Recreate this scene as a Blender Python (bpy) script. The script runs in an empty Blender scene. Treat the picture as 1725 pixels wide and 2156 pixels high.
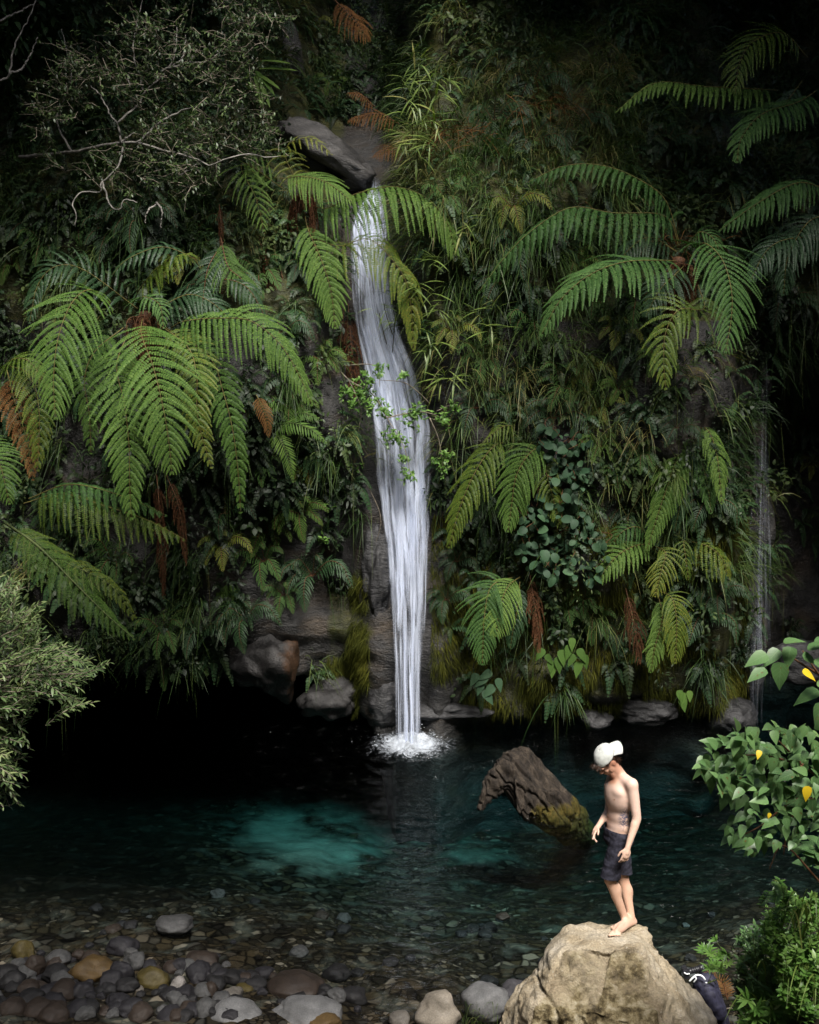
import bpy, bmesh, math, random
import numpy as np
from mathutils import Vector, Matrix
from mathutils.bvhtree import BVHTree

rng = np.random.default_rng(7)
random.seed(7)
S = bpy.context.scene
COL = S.collection

# ------------------------------------------------------------------ camera frame
H_CAM, PITCH, FV = 7.0, math.radians(9.0), 2527.0
CAM = np.array([0.0, 0.0, H_CAM])
FWD = np.array([0, math.cos(PITCH), -math.sin(PITCH)])
UPV = np.array([0, math.sin(PITCH), math.cos(PITCH)])
RGT = np.array([1.0, 0, 0])


def at(vx, vy, Y):
    """world point at distance Y (metres north of the camera) seen at photo position vx, vy"""
    d = FWD + RGT * (vx - 862.5) / FV - UPV * (vy - 1078.0) / FV
    return CAM + d * (Y / d[1])


def ray(vx, vy):
    d = FWD + RGT * (vx - 862.5) / FV - UPV * (vy - 1078.0) / FV
    return d / np.linalg.norm(d)


def on_z(vx, vy, z=0.0):
    d = ray(vx, vy)
    return CAM + d * ((z - H_CAM) / d[2])


def proj(p):
    q = np.asarray(p) - CAM
    w = q @ FWD
    return 862.5 + FV * (q @ RGT) / w, 1078.0 - FV * (q @ UPV) / w


def unit(v):
    v = np.asarray(v, float)
    return v / np.maximum(np.linalg.norm(v, axis=-1, keepdims=True), 1e-9)


# ------------------------------------------------------------------ numpy noise
def _hash(ix, iy, iz):
    h = (ix * 374761393 + iy * 668265263 + iz * 2147483647 + 1274126177) & 0xFFFFFFFF
    h = ((h ^ (h >> 13)) * 1274126177) & 0xFFFFFFFF
    h = ((h ^ (h >> 16)) * 2246822519) & 0xFFFFFFFF
    return ((h ^ (h >> 15)) & 0xFFFFFF) / float(0xFFFFFF)


def vnoise(p):
    p = np.asarray(p, float)
    i = np.floor(p).astype(np.int64)
    f = p - i
    f = f * f * (3 - 2 * f)
    r = 0
    for dx in (0, 1):
        for dy in (0, 1):
            for dz in (0, 1):
                w = (f[..., 0] if dx else 1 - f[..., 0]) * (f[..., 1] if dy else 1 - f[..., 1]) * (f[..., 2] if dz else 1 - f[..., 2])
                r = r + w * _hash(i[..., 0] + dx, i[..., 1] + dy, i[..., 2] + dz)
    return r * 2 - 1


def fbm(p, oct=4, gain=0.5):
    p = np.asarray(p, float)
    a, s, r = 1.0, 1.0, 0
    for k in range(oct):
        r = r + a * vnoise(p * s + 17.3 * k)
        a *= gain
        s *= 2.03
    return r


def sstep(x, a, b):
    t = np.clip((np.asarray(x, float) - a) / (b - a), 0, 1)
    return t * t * (3 - 2 * t)


# ------------------------------------------------------------------ mesh accumulator
class Acc:
    def __init__(self):
        self.v, self.q, self.t, self.tint, self.uv = [], [], [], [], []
        self.qm, self.tm = [], []
        self.n = 0

    def add(self, v, f, tint=0.5, mat=0, uv=None):
        v = np.asarray(v, float).reshape(-1, 3)
        f = np.asarray(f, np.int64)
        n = len(v)
        self.v.append(v)
        self.tint.append(np.broadcast_to(np.asarray(tint, float), (n,)))
        self.uv.append(np.zeros((n, 2)) if uv is None else np.asarray(uv, float))
        if f.shape[1] == 4:
            self.q.append(f + self.n); self.qm.append(np.full(len(f), mat))
        else:
            self.t.append(f + self.n); self.tm.append(np.full(len(f), mat))
        self.n += n
        return self

    def mesh(self, name, mats, smooth=True):
        me = bpy.data.meshes.new(name)
        if self.n == 0:
            return me
        v = np.concatenate(self.v)
        q = np.concatenate(self.q) if self.q else np.zeros((0, 4), np.int64)
        t = np.concatenate(self.t) if self.t else np.zeros((0, 3), np.int64)
        me.vertices.add(len(v))
        me.vertices.foreach_set('co', v.ravel().astype(np.float32))
        nl = len(q) * 4 + len(t) * 3
        me.loops.add(nl)
        li = np.concatenate([q.ravel(), t.ravel()]).astype(np.int32)
        me.loops.foreach_set('vertex_index', li)
        me.polygons.add(len(q) + len(t))
        st = np.concatenate([np.arange(len(q)) * 4, len(q) * 4 + np.arange(len(t)) * 3]).astype(np.int32)
        me.polygons.foreach_set('loop_start', st)
        mi = np.concatenate([np.concatenate(self.qm) if self.qm else np.zeros(0), np.concatenate(self.tm) if self.tm else np.zeros(0)]).astype(np.int32)
        for m in (mats if isinstance(mats, (list, tuple)) else [mats]):
            me.materials.append(m)
        me.polygons.foreach_set('material_index', mi)
        me.polygons.foreach_set('use_smooth', np.full(len(mi), smooth))
        a = me.attributes.new('tint', 'FLOAT', 'POINT')
        a.data.foreach_set('value', np.concatenate(self.tint).astype(np.float32))
        u = me.uv_layers.new(name='UVMap')
        u.data.foreach_set('uv', np.concatenate(self.uv)[li].ravel().astype(np.float32))
        me.update(calc_edges=True)
        return me

    def build(self, name, mats, parent=None, smooth=True):
        o = bpy.data.objects.new(name, self.mesh(name, mats, smooth))
        COL.objects.link(o)
        if parent is not None:
            o.parent = parent
            o.matrix_parent_inverse = Matrix.Translation(-parent.location)
        return o


def tag(o, label=None, cat=None, group=None, kind=None):
    if label: o['label'] = label
    if cat: o['category'] = cat
    if group: o['group'] = group
    if kind: o['kind'] = kind
    return o


def thing(name, loc, label, cat, group=None):
    o = bpy.data.objects.new(name, None)
    o.empty_display_size = 0.1
    COL.objects.link(o)
    o.location = Vector([float(c) for c in loc])
    return tag(o, label, cat, group)


def copy_tree(root, loc, rotz=0.0, scale=1.0, tilt=(0, 0)):
    """copy of a thing and its parts (and their sub-parts)"""
    r = root.copy(); COL.objects.link(r)
    r.location = Vector([float(c) for c in loc]); r.rotation_euler = (tilt[0], tilt[1], rotz); r.scale = (scale,) * 3
    for ch in root.children:
        c = ch.copy(); COL.objects.link(c); c.parent = r
        for g in ch.children:
            d = g.copy(); COL.objects.link(d); d.parent = c
    return r


# ------------------------------------------------------------------ geometry generators
def catmull(P, n):
    P = np.asarray(P, float)
    Q = np.vstack([2 * P[0] - P[1], P, 2 * P[-1] - P[-2]])
    seg = np.linalg.norm(np.diff(P, axis=0), axis=1)
    cum = np.concatenate([[0], np.cumsum(seg)]); tot = cum[-1]
    s = np.linspace(0, tot, n)
    k = np.clip(np.searchsorted(cum, s, side='right') - 1, 0, len(P) - 2)
    t = ((s - cum[k]) / np.maximum(seg[k], 1e-9))[:, None]
    p0, p1, p2, p3 = Q[k], Q[k + 1], Q[k + 2], Q[k + 3]
    return 0.5 * ((2 * p1) + (-p0 + p2) * t + (2 * p0 - 5 * p1 + 4 * p2 - p3) * t * t + (-p0 + 3 * p1 - 3 * p2 + p3) * t ** 3)


def tube(acc, P, R, ns=6, tint=0.5, mat=0, cap=True):
    P = np.asarray(P, float); n = len(P)
    R = np.broadcast_to(np.asarray(R, float), (n,))
    T = unit(np.gradient(P, axis=0))
    ref = np.array([0.13, 0.31, 0.94]) if abs(T[:, 2]).mean() < 0.8 else np.array([0.94, 0.31, 0.13])
    A = unit(np.cross(T, ref)); B = np.cross(T, A)
    a = np.linspace(0, 2 * np.pi, ns, endpoint=False)
    V = P[:, None] + R[:, None, None] * (np.cos(a)[None, :, None] * A[:, None] + np.sin(a)[None, :, None] * B[:, None])
    i, j = np.meshgrid(np.arange(n - 1), np.arange(ns), indexing='ij')
    F = np.stack([i * ns + j, i * ns + (j + 1) % ns, (i + 1) * ns + (j + 1) % ns, (i + 1) * ns + j], -1).reshape(-1, 4)
    uv = np.stack([np.broadcast_to(a / 6.283, (n, ns)), np.broadcast_to(np.linspace(0, 1, n)[:, None], (n, ns))], -1).reshape(-1, 2)
    V = V.reshape(-1, 3)
    if cap:
        V = np.vstack([V, P[0] - T[0] * R[0] * 0.4, P[-1] + T[-1] * R[-1] * 0.4])
        uv = np.vstack([uv, [0, 0], [0, 1]])
        j = np.arange(ns)
        c0 = np.stack([np.full(ns, n * ns), (j + 1) % ns, j, j], -1)[:, :3]
        c1 = np.stack([np.full(ns, n * ns + 1), (n - 1) * ns + j, (n - 1) * ns + (j + 1) % ns], -1)
        off = acc.n
        acc.add(V, F, tint, mat, uv)
        acc.t.append(np.vstack([c0, c1]) + off); acc.tm.append(np.full(2 * ns, mat))
    else:
        acc.add(V, F, tint, mat, uv)


def diamonds(acc, b, d, s, L, W, tint, mat=0, bend=None):
    """leaflets: base b, direction d, side s, length L, width W, one quad each"""
    n = len(b)
    L = np.broadcast_to(L, (n,))[:, None]; W = np.broadcast_to(W, (n,))[:, None]
    m = b + d * L * 0.42
    tip = b + d * L
    if bend is not None:
        tip = tip + bend
    V = np.stack([b, m - s * W * 0.5, tip, m + s * W * 0.5], 1).reshape(-1, 3)
    F = np.arange(n * 4).reshape(n, 4)
    acc.add(V, F, np.repeat(np.broadcast_to(tint, (n,)), 4), mat)


SHAPES = {
    'ovate': ([0, .12, .32, .58, .82, 1], [.05, .72, 1, .8, .38, 0]),
    'lance': ([0, .2, .4, .65, .85, 1], [.12, .7, 1, .8, .4, 0]),
    'round': ([0, .1, .35, .65, .9, 1], [.1, .62, 1, 1, .6, .12]),
    'heart': ([0, .08, .28, .55, .8, 1], [.3, .85, 1, .75, .33, 0]),
    'strap': ([0, .1, .35, .65, .88, 1], [.5, .85, 1, .9, .5, 0]),
}


def leaves(acc, b, d, up, L, W, tint, mat=0, shape='ovate', fold=0.15, droop=0.2):
    """n curved leaves, 3 verts across, 6 along"""
    b = np.asarray(b, float); n = len(b)
    d = unit(d); s = unit(np.cross(d, up)); u = np.cross(s, d)
    L = np.broadcast_to(L, (n,)).astype(float); W = np.broadcast_to(W, (n,)).astype(float)
    droop = np.broadcast_to(droop, (n,)).astype(float)
    ts, ws = map(np.array, SHAPES[shape])
    k = len(ts)
    c = b[:, None] + d[:, None] * (ts[None, :, None] * L[:, None, None]) - u[:, None] * (droop[:, None] * ts ** 2 * L[:, None])[..., None]
    hw = 0.5 * W[:, None] * ws
    lift = fold * hw
    l = c - s[:, None] * hw[..., None] + u[:, None] * lift[..., None]
    r = c + s[:, None] * hw[..., None] + u[:, None] * lift[..., None]
    V = np.stack([l, c, r], 2).reshape(-1, 3)
    i, j = np.meshgrid(np.arange(k - 1), np.arange(2), indexing='ij')
    f = np.stack([i * 3 + j, i * 3 + j + 1, (i + 1) * 3 + j + 1, (i + 1) * 3 + j], -1).reshape(-1, 4)
    F = (f[None] + (np.arange(n) * k * 3)[:, None, None]).reshape(-1, 4)
    uv = np.broadcast_to(np.stack(np.meshgrid(ts, [0, .5, 1], indexing='ij'), -1).reshape(1, -1, 2), (n, k * 3, 2)).reshape(-1, 2)
    acc.add(V, F, np.repeat(np.broadcast_to(tint, (n,)), k * 3), mat, uv)


def blades(acc, b, d, L, W, droop, tint, mat=0, seg=4, face=None):
    """grass blades bending over under their weight"""
    b = np.asarray(b, float); n = len(b); d = unit(d)
    L = np.broadcast_to(L, (n,)).astype(float); W = np.broadcast_to(W, (n,)).astype(float); droop = np.broadcast_to(droop, (n,)).astype(float)
    t = np.linspace(0, 1, seg + 1)
    c = b[:, None] + d[:, None] * (t[None, :] * L[:, None])[..., None]
    c[..., 2] -= droop[:, None] * L[:, None] * t ** 2
    ref = rng.normal(size=(n, 3)) if face is None else np.broadcast_to(face, (n, 3)) + rng.normal(size=(n, 3)) * .5
    s = unit(np.cross(d, ref))
    w = 0.5 * W[:, None] * np.minimum(1, 0.45 + 2.2 * t) * (1 - t) ** 0.6
    V = np.stack([c - s[:, None] * w[..., None], c + s[:, None] * w[..., None]], 2).reshape(-1, 3)
    i = np.arange(seg)
    f = np.stack([i * 2, i * 2 + 1, i * 2 + 3, i * 2 + 2], -1)
    F = (f[None] + (np.arange(n) * (seg + 1) * 2)[:, None, None]).reshape(-1, 4)
    acc.add(V, F, np.repeat(np.broadcast_to(tint, (n,)), (seg + 1) * 2), mat)


def frond(acc, P, hw, N=(0, -.6, .8), npair=26, npin=13, droop=0.25, sweep=0.38, start=0.12, tint=0.5, tvar=0.12,
          mleaf=0, mstem=1, rr=0.009, tipw=0.5, gap=1.0, lop=(1, 1), pw=1.0, curl=0.0, messy=0.0):
    """one fern frond: rachis tube, npair pairs of pinnae, each with two rows of pinnules"""
    n = 60; hw = hw * 1.55; npin = int(npin * 1.7); npair = int(npair * .86)
    C = catmull(P, n)
    T = unit(np.gradient(C, axis=0))
    N = np.asarray(N, float)
    Sd = unit(np.cross(T, N)); Nn = np.cross(Sd, T)
    tube(acc, C, np.linspace(rr, rr * .3, n), 5, 0.5, mstem)
    tt = np.linspace(start, .995, npair)
    idx = tt * (n - 1); i0 = np.clip(idx.astype(int), 0, n - 2); fr = (idx - i0)[:, None]
    base = C[i0] * (1 - fr) + C[i0 + 1] * fr
    tn, sd, nn = T[i0], Sd[i0], Nn[i0]
    u = (tt - start) / (1 - start)
    prof = np.minimum(1, 0.62 + u / 0.26 * 0.38) * np.maximum(1 - u, 0) ** (tipw + .12)
    prof = np.maximum(prof, .05)
    fj = rng.normal(0, .07)
    m = 9
    ps = np.linspace(0, 1, m)
    G = np.array([0, 0, -1.0])
    for side in (-1, 1):
        ln = hw * prof * (lop[0] if side < 0 else lop[1]) * (1 + rng.normal(0, .05, npair))
        sw = sweep + 0.5 * u ** 2 + rng.normal(0, .05, npair)
        d0 = unit(sd * side * np.cos(sw)[:, None] + tn * np.sin(sw)[:, None] + nn * (.12 + rng.normal(0, .08, npair))[:, None] + rng.normal(0, 1, (npair, 3)) * messy)
        # curved pinna midline
        dr = (droop * (1 + rng.normal(0, .2, npair)))[:, None]
        mid = [base]
        cur = base.copy(); dirn = d0.copy()
        for k in range(1, m):
            dirn = unit(dirn + G * dr * 2.2 / m + tn * curl / m + (tn * .35 / m))
            cur = cur + dirn * (ln / (m - 1))[:, None]
            mid.append(cur)
        mid = np.stack(mid, 1)                       # npair, m, 3
        md = unit(np.gradient(mid, axis=1))
        ms = unit(np.cross(md, nn[:, None] + 1e-4))
        mn = np.cross(ms, md)
        # pinnule stations
        js = (np.arange(npin) + .5) / npin
        ii = js * (m - 1); k0 = np.clip(ii.astype(int), 0, m - 2); f2 = (ii - k0)[None, :, None]
        pb = mid[:, k0] * (1 - f2) + mid[:, k0 + 1] * f2
        pd, psd, pn = md[:, k0], ms[:, k0], mn[:, k0]
        spacing = hw * (1 - start) * 0  # unused
        pitch = np.linalg.norm(C[-1] - C[0]) * (1 - start) / npair
        pl = pitch * .66 * pw * (1 - js ** 1.5 * .85)[None, :] * np.minimum(1, .6 + js * 2.5)[None, :] * np.minimum(1, .5 + prof[:, None])
        for s2 in (-1, 1):
            dd = unit(psd * s2 * .86 + pd * .5 - pn * .28 + rng.normal(0, .07 + messy, pb.shape))
            wv = unit(pd - dd * np.sum(pd * dd, -1, keepdims=True))
            L = (pl * (1 + rng.normal(0, .1, pl.shape))).ravel()
            W = np.repeat(ln / npin * 1.02 * gap, npin)
            tv = tint + fj + .16 * (u[:, None] - .4) + rng.normal(0, tvar * .4, (npair, 1)) + rng.normal(0, tvar, (npair, npin))
            diamonds(acc, pb.reshape(-1, 3), dd.reshape(-1, 3), wv.reshape(-1, 3), L, W, np.clip(tv, 0, 1).ravel(), mleaf)
        # pinna midribs as slim three-sided strips
        rib_w = 0.0025
        V = np.stack([mid - ms * rib_w + mn * .002, mid + ms * rib_w + mn * .002], 2).reshape(-1, 3)
        i = np.arange(m - 1)
        f = np.stack([i * 2, i * 2 + 1, i * 2 + 3, i * 2 + 2], -1)
        F = (f[None] + (np.arange(npair) * m * 2)[:, None, None]).reshape(-1, 4)
        acc.add(V, F, min(1, tint + .25), mleaf)


def simple_frond(acc, P, hw, N, npair=16, tint=.5, droop=.2, sweep=.45, mleaf=0, mstem=1, rr=.006, wfac=.9):
    """once-divided frond: leaflets straight off the rachis"""
    n = 24
    C = catmull(P, n); T = unit(np.gradient(C, axis=0))
    Sd = unit(np.cross(T, np.asarray(N, float))); Nn = np.cross(Sd, T)
    tube(acc, C, np.linspace(rr, rr * .3, n), 4, .5, mstem, cap=False)
    tt = np.linspace(.12, .99, npair); i0 = np.clip((tt * (n - 1)).astype(int), 0, n - 1)
    prof = np.minimum(1, .5 + tt * 1.6) * np.maximum(1 - tt, .03) ** .6
    pitch = np.linalg.norm(C[-1] - C[0]) / npair
    for side in (-1, 1):
        sw = sweep + .5 * tt ** 2
        d = unit(Sd[i0] * side * np.cos(sw)[:, None] + T[i0] * np.sin(sw)[:, None] + np.array([0, 0, -droop]) + rng.normal(0, .06, (npair, 3)))
        leaves(acc, C[i0], d, Nn[i0], hw * prof, pitch * wfac, np.clip(tint + rng.normal(0, .1, npair), 0, 1), mleaf, 'lance', .1, droop * .6)


def baked(V, F, voxel, smooth=2, fac=.5):
    """union of closed shells as one continuous skin"""
    me = bpy.data.meshes.new('tmp')
    me.from_pydata([tuple(v) for v in V], [], [tuple(f) for f in F])
    o = bpy.data.objects.new('tmp', me); COL.objects.link(o)
    r = o.modifiers.new('r', 'REMESH'); r.mode = 'VOXEL'; r.voxel_size = voxel
    if smooth:
        s = o.modifiers.new('s', 'SMOOTH'); s.iterations = smooth; s.factor = fac
    dg = bpy.context.evaluated_depsgraph_get()
    e = o.evaluated_get(dg).to_mesh()
    v = np.zeros(len(e.vertices) * 3, np.float32); e.vertices.foreach_get('co', v)
    f = np.array([tuple(p.vertices) for p in e.polygons if len(p.vertices) == 4], np.int64)
    nr = np.zeros(len(e.vertices) * 3, np.float32); e.vertices.foreach_get('normal', nr)
    o.evaluated_get(dg).to_mesh_clear()
    bpy.data.objects.remove(o); bpy.data.meshes.remove(me)
    return v.reshape(-1, 3).astype(float), f, nr.reshape(-1, 3).astype(float)


class Solid:
    """list of closed shells to be merged by baked()"""
    def __init__(self):
        self.V, self.F, self.n = [], [], 0

    def _put(self, V, F):
        self.V.extend(map(tuple, V)); self.F.extend([tuple(int(i) + self.n for i in f) for f in F]); self.n += len(V)

    def ball(self, c, ax, M=None, nu=16, nv=10):
        M = np.eye(3) if M is None else np.asarray(M)   # rows = axes
        th = np.linspace(0, np.pi, nv + 1)[1:-1]; ph = np.linspace(0, 2 * np.pi, nu, endpoint=False)
        P = [[math.sin(t) * math.cos(p), math.sin(t) * math.sin(p), math.cos(t)] for t in th for p in ph]
        P = np.array(P + [[0, 0, 1], [0, 0, -1]]) * np.asarray(ax)
        V = np.asarray(c) + P @ M
        k = nv - 1; F = []
        for i in range(k - 1):
            for j in range(nu):
                F.append((i * nu + j, (i + 1) * nu + j, (i + 1) * nu + (j + 1) % nu, i * nu + (j + 1) % nu))
        for j in range(nu):
            F.append((k * nu, j, (j + 1) % nu)); F.append((k * nu + 1, (k - 1) * nu + (j + 1) % nu, (k - 1) * nu + j))
        self._put(V, F)

    def cap(self, a, b, ra, rb, ns=14):
        a = np.asarray(a, float); b = np.asarray(b, float)
        T = unit(b - a); ref = np.array([.2, .9, .3]) if abs(T[2]) > .7 else np.array([.1, .2, .97])
        A = unit(np.cross(T, ref)); B = np.cross(T, A)
        rings = []
        for t in (-80, -45, -15):
            r = math.radians(t); rings.append((a + T * ra * math.sin(r), ra * math.cos(r)))
        for s in (.33, .66):
            rings.append((a + (b - a) * s, ra + (rb - ra) * s))
        for t in (15, 45, 80):
            r = math.radians(t); rings.append((b + T * rb * math.sin(r), rb * math.cos(r)))
        ph = np.linspace(0, 2 * np.pi, ns, endpoint=False)
        V = [c + r * (math.cos(p) * A + math.sin(p) * B) for c, r in rings for p in ph]
        k = len(rings); F = []
        for i in range(k - 1):
            for j in range(ns):
                F.append((i * ns + j, i * ns + (j + 1) % ns, (i + 1) * ns + (j + 1) % ns, (i + 1) * ns + j))
        F.append(tuple(range(ns - 1, -1, -1))); F.append(tuple((k - 1) * ns + j for j in range(ns)))
        self._put(V, F)

    def bake(self, voxel, smooth=2, fac=.5):
        return baked(self.V, self.F, voxel, smooth, fac)

# ------------------------------------------------------------------ materials
def new_mat(name):
    m = bpy.data.materials.new(name); m.use_nodes = True
    nt = m.node_tree; nt.nodes.clear()
    return m, nt


def nd(nt, typ, **kw):
    n = nt.nodes.new(typ)
    for k, v in kw.items():
        if k.startswith('i_'):
            key = k[2:]
            n.inputs[int(key) if key.isdigit() else key.replace('_', ' ')].default_value = v
        else:
            setattr(n, k, v)
    return n


def lk(nt, a, ao, b, bi):
    nt.links.new(a.outputs[ao], b.inputs[bi])


def ramp(nt, stops, interp='LINEAR'):
    r = nt.nodes.new('ShaderNodeValToRGB'); r.color_ramp.interpolation = interp
    el = r.color_ramp.elements
    while len(el) < len(stops): el.new(.5)
    for e, (p, c) in zip(el, stops):
        e.position = p; e.color = (*c, 1) if len(c) == 3 else c
    return r


def leaf_mat(name, stops, rough=.45, trans=.3, spec=.35, vary=.35, scale=3.0):
    """leaf colour from the per-leaf tint attribute, with slow patchy variation"""
    m, nt = new_mat(name)
    at_ = nd(nt, 'ShaderNodeAttribute', attribute_name='tint')
    tc = nd(nt, 'ShaderNodeTexCoord')
    no = nd(nt, 'ShaderNodeTexNoise', i_Scale=scale, i_Detail=3.0)
    lk(nt, tc, 'Object', no, 'Vector')
    ma = nd(nt, 'ShaderNodeMath', operation='MULTIPLY_ADD', i_1=vary); lk(nt, no, 'Fac', ma, 0)
    sb = nd(nt, 'ShaderNodeMath', operation='SUBTRACT', i_1=vary * .5); lk(nt, at_, 'Fac', sb, 0); lk(nt, sb, 0, ma, 2)
    r = ramp(nt, stops); lk(nt, ma, 0, r, 0)
    p = nd(nt, 'ShaderNodeBsdfPrincipled', i_Roughness=rough)
    p.inputs['Specular IOR Level'].default_value = spec
    lk(nt, r, 0, p, 'Base Color')
    t = nd(nt, 'ShaderNodeBsdfTranslucent')
    g = nd(nt, 'ShaderNodeHueSaturation', i_Saturation=1.15, i_Value=1.3); lk(nt, r, 0, g, 'Color'); lk(nt, g, 0, t, 0)
    mx = nd(nt, 'ShaderNodeMixShader', i_0=trans); lk(nt, p, 0, mx, 1); lk(nt, t, 0, mx, 2)
    o = nd(nt, 'ShaderNodeOutputMaterial'); lk(nt, mx, 0, o, 0)
    return m


def stem_mat(name, c1, c2, scale=20, rough=.7):
    m, nt = new_mat(name)
    tc = nd(nt, 'ShaderNodeTexCoord'); no = nd(nt, 'ShaderNodeTexNoise', i_Scale=scale, i_Detail=4.0); lk(nt, tc, 'Object', no, 'Vector')
    r = ramp(nt, [(.35, c1), (.65, c2)]); lk(nt, no, 'Fac', r, 0)
    p = nd(nt, 'ShaderNodeBsdfPrincipled', i_Roughness=rough); p.inputs['Specular IOR Level'].default_value = .25
    lk(nt, r, 0, p, 'Base Color')
    b = nd(nt, 'ShaderNodeBump', i_Strength=.4, i_Distance=.01); lk(nt, no, 'Fac', b, 'Height'); lk(nt, b, 0, p, 'Normal')
    o = nd(nt, 'ShaderNodeOutputMaterial'); lk(nt, p, 0, o, 0)
    return m


def rock_mat(name, stops, scale=2.0, rough=(.5, .9), bump=.5, bscale=9.0, speck=None, stretch=(1, 1, 1), attr=None, attr_stops=None, spec=.4, bdist=.03, crack=0.0):
    m, nt = new_mat(name)
    tc = nd(nt, 'ShaderNodeTexCoord'); mp = nd(nt, 'ShaderNodeMapping'); mp.inputs['Scale'].default_value = stretch
    lk(nt, tc, 'Object', mp, 'Vector')
    n1 = nd(nt, 'ShaderNodeTexNoise', i_Scale=scale, i_Detail=8.0, i_Roughness=.62, i_Distortion=.4); lk(nt, mp, 0, n1, 'Vector')
    r = ramp(nt, stops); lk(nt, n1, 'Fac', r, 0)
    col = (r, 0)
    n2 = nd(nt, 'ShaderNodeTexNoise', i_Scale=bscale, i_Detail=9.0, i_Roughness=.68); lk(nt, mp, 0, n2, 'Vector')
    h = (n2, 'Fac')
    if speck:
        v = nd(nt, 'ShaderNodeTexVoronoi', i_Scale=speck[0]); lk(nt, mp, 0, v, 'Vector')
        lt = ramp(nt, [(speck[2], (1, 1, 1)), (speck[2] + .12, (0, 0, 0))]); lk(nt, v, 'Distance', lt, 0)
        gate = ramp(nt, [(.45, (0, 0, 0)), (.6, (1, 1, 1))]); lk(nt, n2, 'Fac', gate, 0)
        mu = nd(nt, 'ShaderNodeMath', operation='MULTIPLY'); lk(nt, lt, 0, mu, 0); lk(nt, gate, 0, mu, 1)
        mc = nd(nt, 'ShaderNodeMix', data_type='RGBA'); lk(nt, mu, 0, mc, 0); lk(nt, *col, mc, 6); mc.inputs[7].default_value = (*speck[1], 1)
        col = (mc, 2)
    # fine grain tone
    n3 = nd(nt, 'ShaderNodeTexNoise', i_Scale=bscale * 6, i_Detail=4.0); lk(nt, mp, 0, n3, 'Vector')
    r3 = ramp(nt, [(.25, (.62, .62, .62)), (.75, (1.3, 1.3, 1.3))]); lk(nt, n3, 'Fac', r3, 0)
    mg = nd(nt, 'ShaderNodeMix', data_type='RGBA', blend_type='MULTIPLY'); mg.inputs[0].default_value = .85
    lk(nt, *col, mg, 6); lk(nt, r3, 0, mg, 7); col = (mg, 2)
    if attr:
        a = nd(nt, 'ShaderNodeAttribute', attribute_name=attr)
        ra = ramp(nt, attr_stops); lk(nt, n2, 'Fac', ra, 0)
        ad = nd(nt, 'ShaderNodeMath', operation='ADD'); sc = nd(nt, 'ShaderNodeMath', operation='MULTIPLY_ADD', i_1=1.4, i_2=-.7)
        lk(nt, n1, 'Fac', sc, 0); lk(nt, a, 'Fac', ad, 0); lk(nt, sc, 0, ad, 1)
        th = nd(nt, 'ShaderNodeMapRange', i_1=.35, i_2=.65); lk(nt, ad, 0, th, 0)
        mc = nd(nt, 'ShaderNodeMix', data_type='RGBA'); lk(nt, th, 0, mc, 0); lk(nt, *col, mc, 6); lk(nt, ra, 0, mc, 7)
        col = (mc, 2)
    p = nd(nt, 'ShaderNodeBsdfPrincipled'); p.inputs['Specular IOR Level'].default_value = spec
    lk(nt, *col, p, 'Base Color')
    mr = nd(nt, 'ShaderNodeMapRange', i_3=rough[0], i_4=rough[1]); lk(nt, n2, 'Fac', mr, 0); lk(nt, mr, 0, p, 'Roughness')
    b = nd(nt, 'ShaderNodeBump', i_Strength=bump, i_Distance=bdist); lk(nt, n2, 'Fac', b, 'Height')
    b2 = nd(nt, 'ShaderNodeBump', i_Strength=bump * .6, i_Distance=bdist * .3); lk(nt, n3, 'Fac', b2, 'Height'); lk(nt, b, 0, b2, 'Normal')
    lk(nt, b2, 0, p, 'Normal')
    o = nd(nt, 'ShaderNodeOutputMaterial'); lk(nt, p, 0, o, 0)
    return m


M = {}
M['fern'] = leaf_mat('fern_green', [(0, (.022, .048, .008)), (.5, (.055, .112, .021)), (1, (.115, .185, .04))], .6, .25, .13)
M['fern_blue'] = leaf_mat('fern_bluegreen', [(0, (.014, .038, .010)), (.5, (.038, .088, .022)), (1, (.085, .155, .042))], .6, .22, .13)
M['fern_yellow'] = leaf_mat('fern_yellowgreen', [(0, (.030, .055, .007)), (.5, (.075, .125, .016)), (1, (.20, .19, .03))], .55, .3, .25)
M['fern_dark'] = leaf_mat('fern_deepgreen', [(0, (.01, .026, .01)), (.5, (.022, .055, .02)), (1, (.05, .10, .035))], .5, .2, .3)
M['fern_dead'] = leaf_mat('fern_brown', [(0, (.014, .006, .003)), (.5, (.050, .021, .010)), (1, (.13, .062, .03))], .85, .1, .08, .6, 9)
M['rust'] = leaf_mat('dry_rust', [(0, (.035, .015, .006)), (.5, (.095, .042, .014)), (1, (.21, .11, .04))], .8, .2, .1)
M['shrub'] = leaf_mat('shrub_olive', [(0, (.011, .022, .007)), (.5, (.031, .055, .016)), (1, (.088, .13, .04))], .45, .2, .35)
M['under'] = leaf_mat('undergrowth_green', [(0, (.008, .018, .007)), (.5, (.024, .045, .014)), (1, (.07, .10, .028))], .5, .22, .3)
M['grass'] = leaf_mat('grass_olive', [(0, (.014, .033, .008)), (.45, (.042, .084, .018)), (.8, (.10, .13, .034)), (1, (.16, .14, .05))], .5, .25, .3)
M['reed'] = leaf_mat('reed_yellowgreen', [(0, (.05, .085, .016)), (.6, (.13, .19, .04)), (1, (.28, .27, .09))], .45, .3, .35)
M['willow'] = leaf_mat('bush_grey_green', [(0, (.030, .060, .020)), (.5, (.095, .15, .055)), (1, (.20, .24, .10))], .42, .25, .4)
M['broad'] = leaf_mat('broad_leaf', [(0, (.03, .07, .022)), (.5, (.075, .155, .05)), (1, (.14, .24, .08))], .42, .28, .4, .5, 8)
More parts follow.
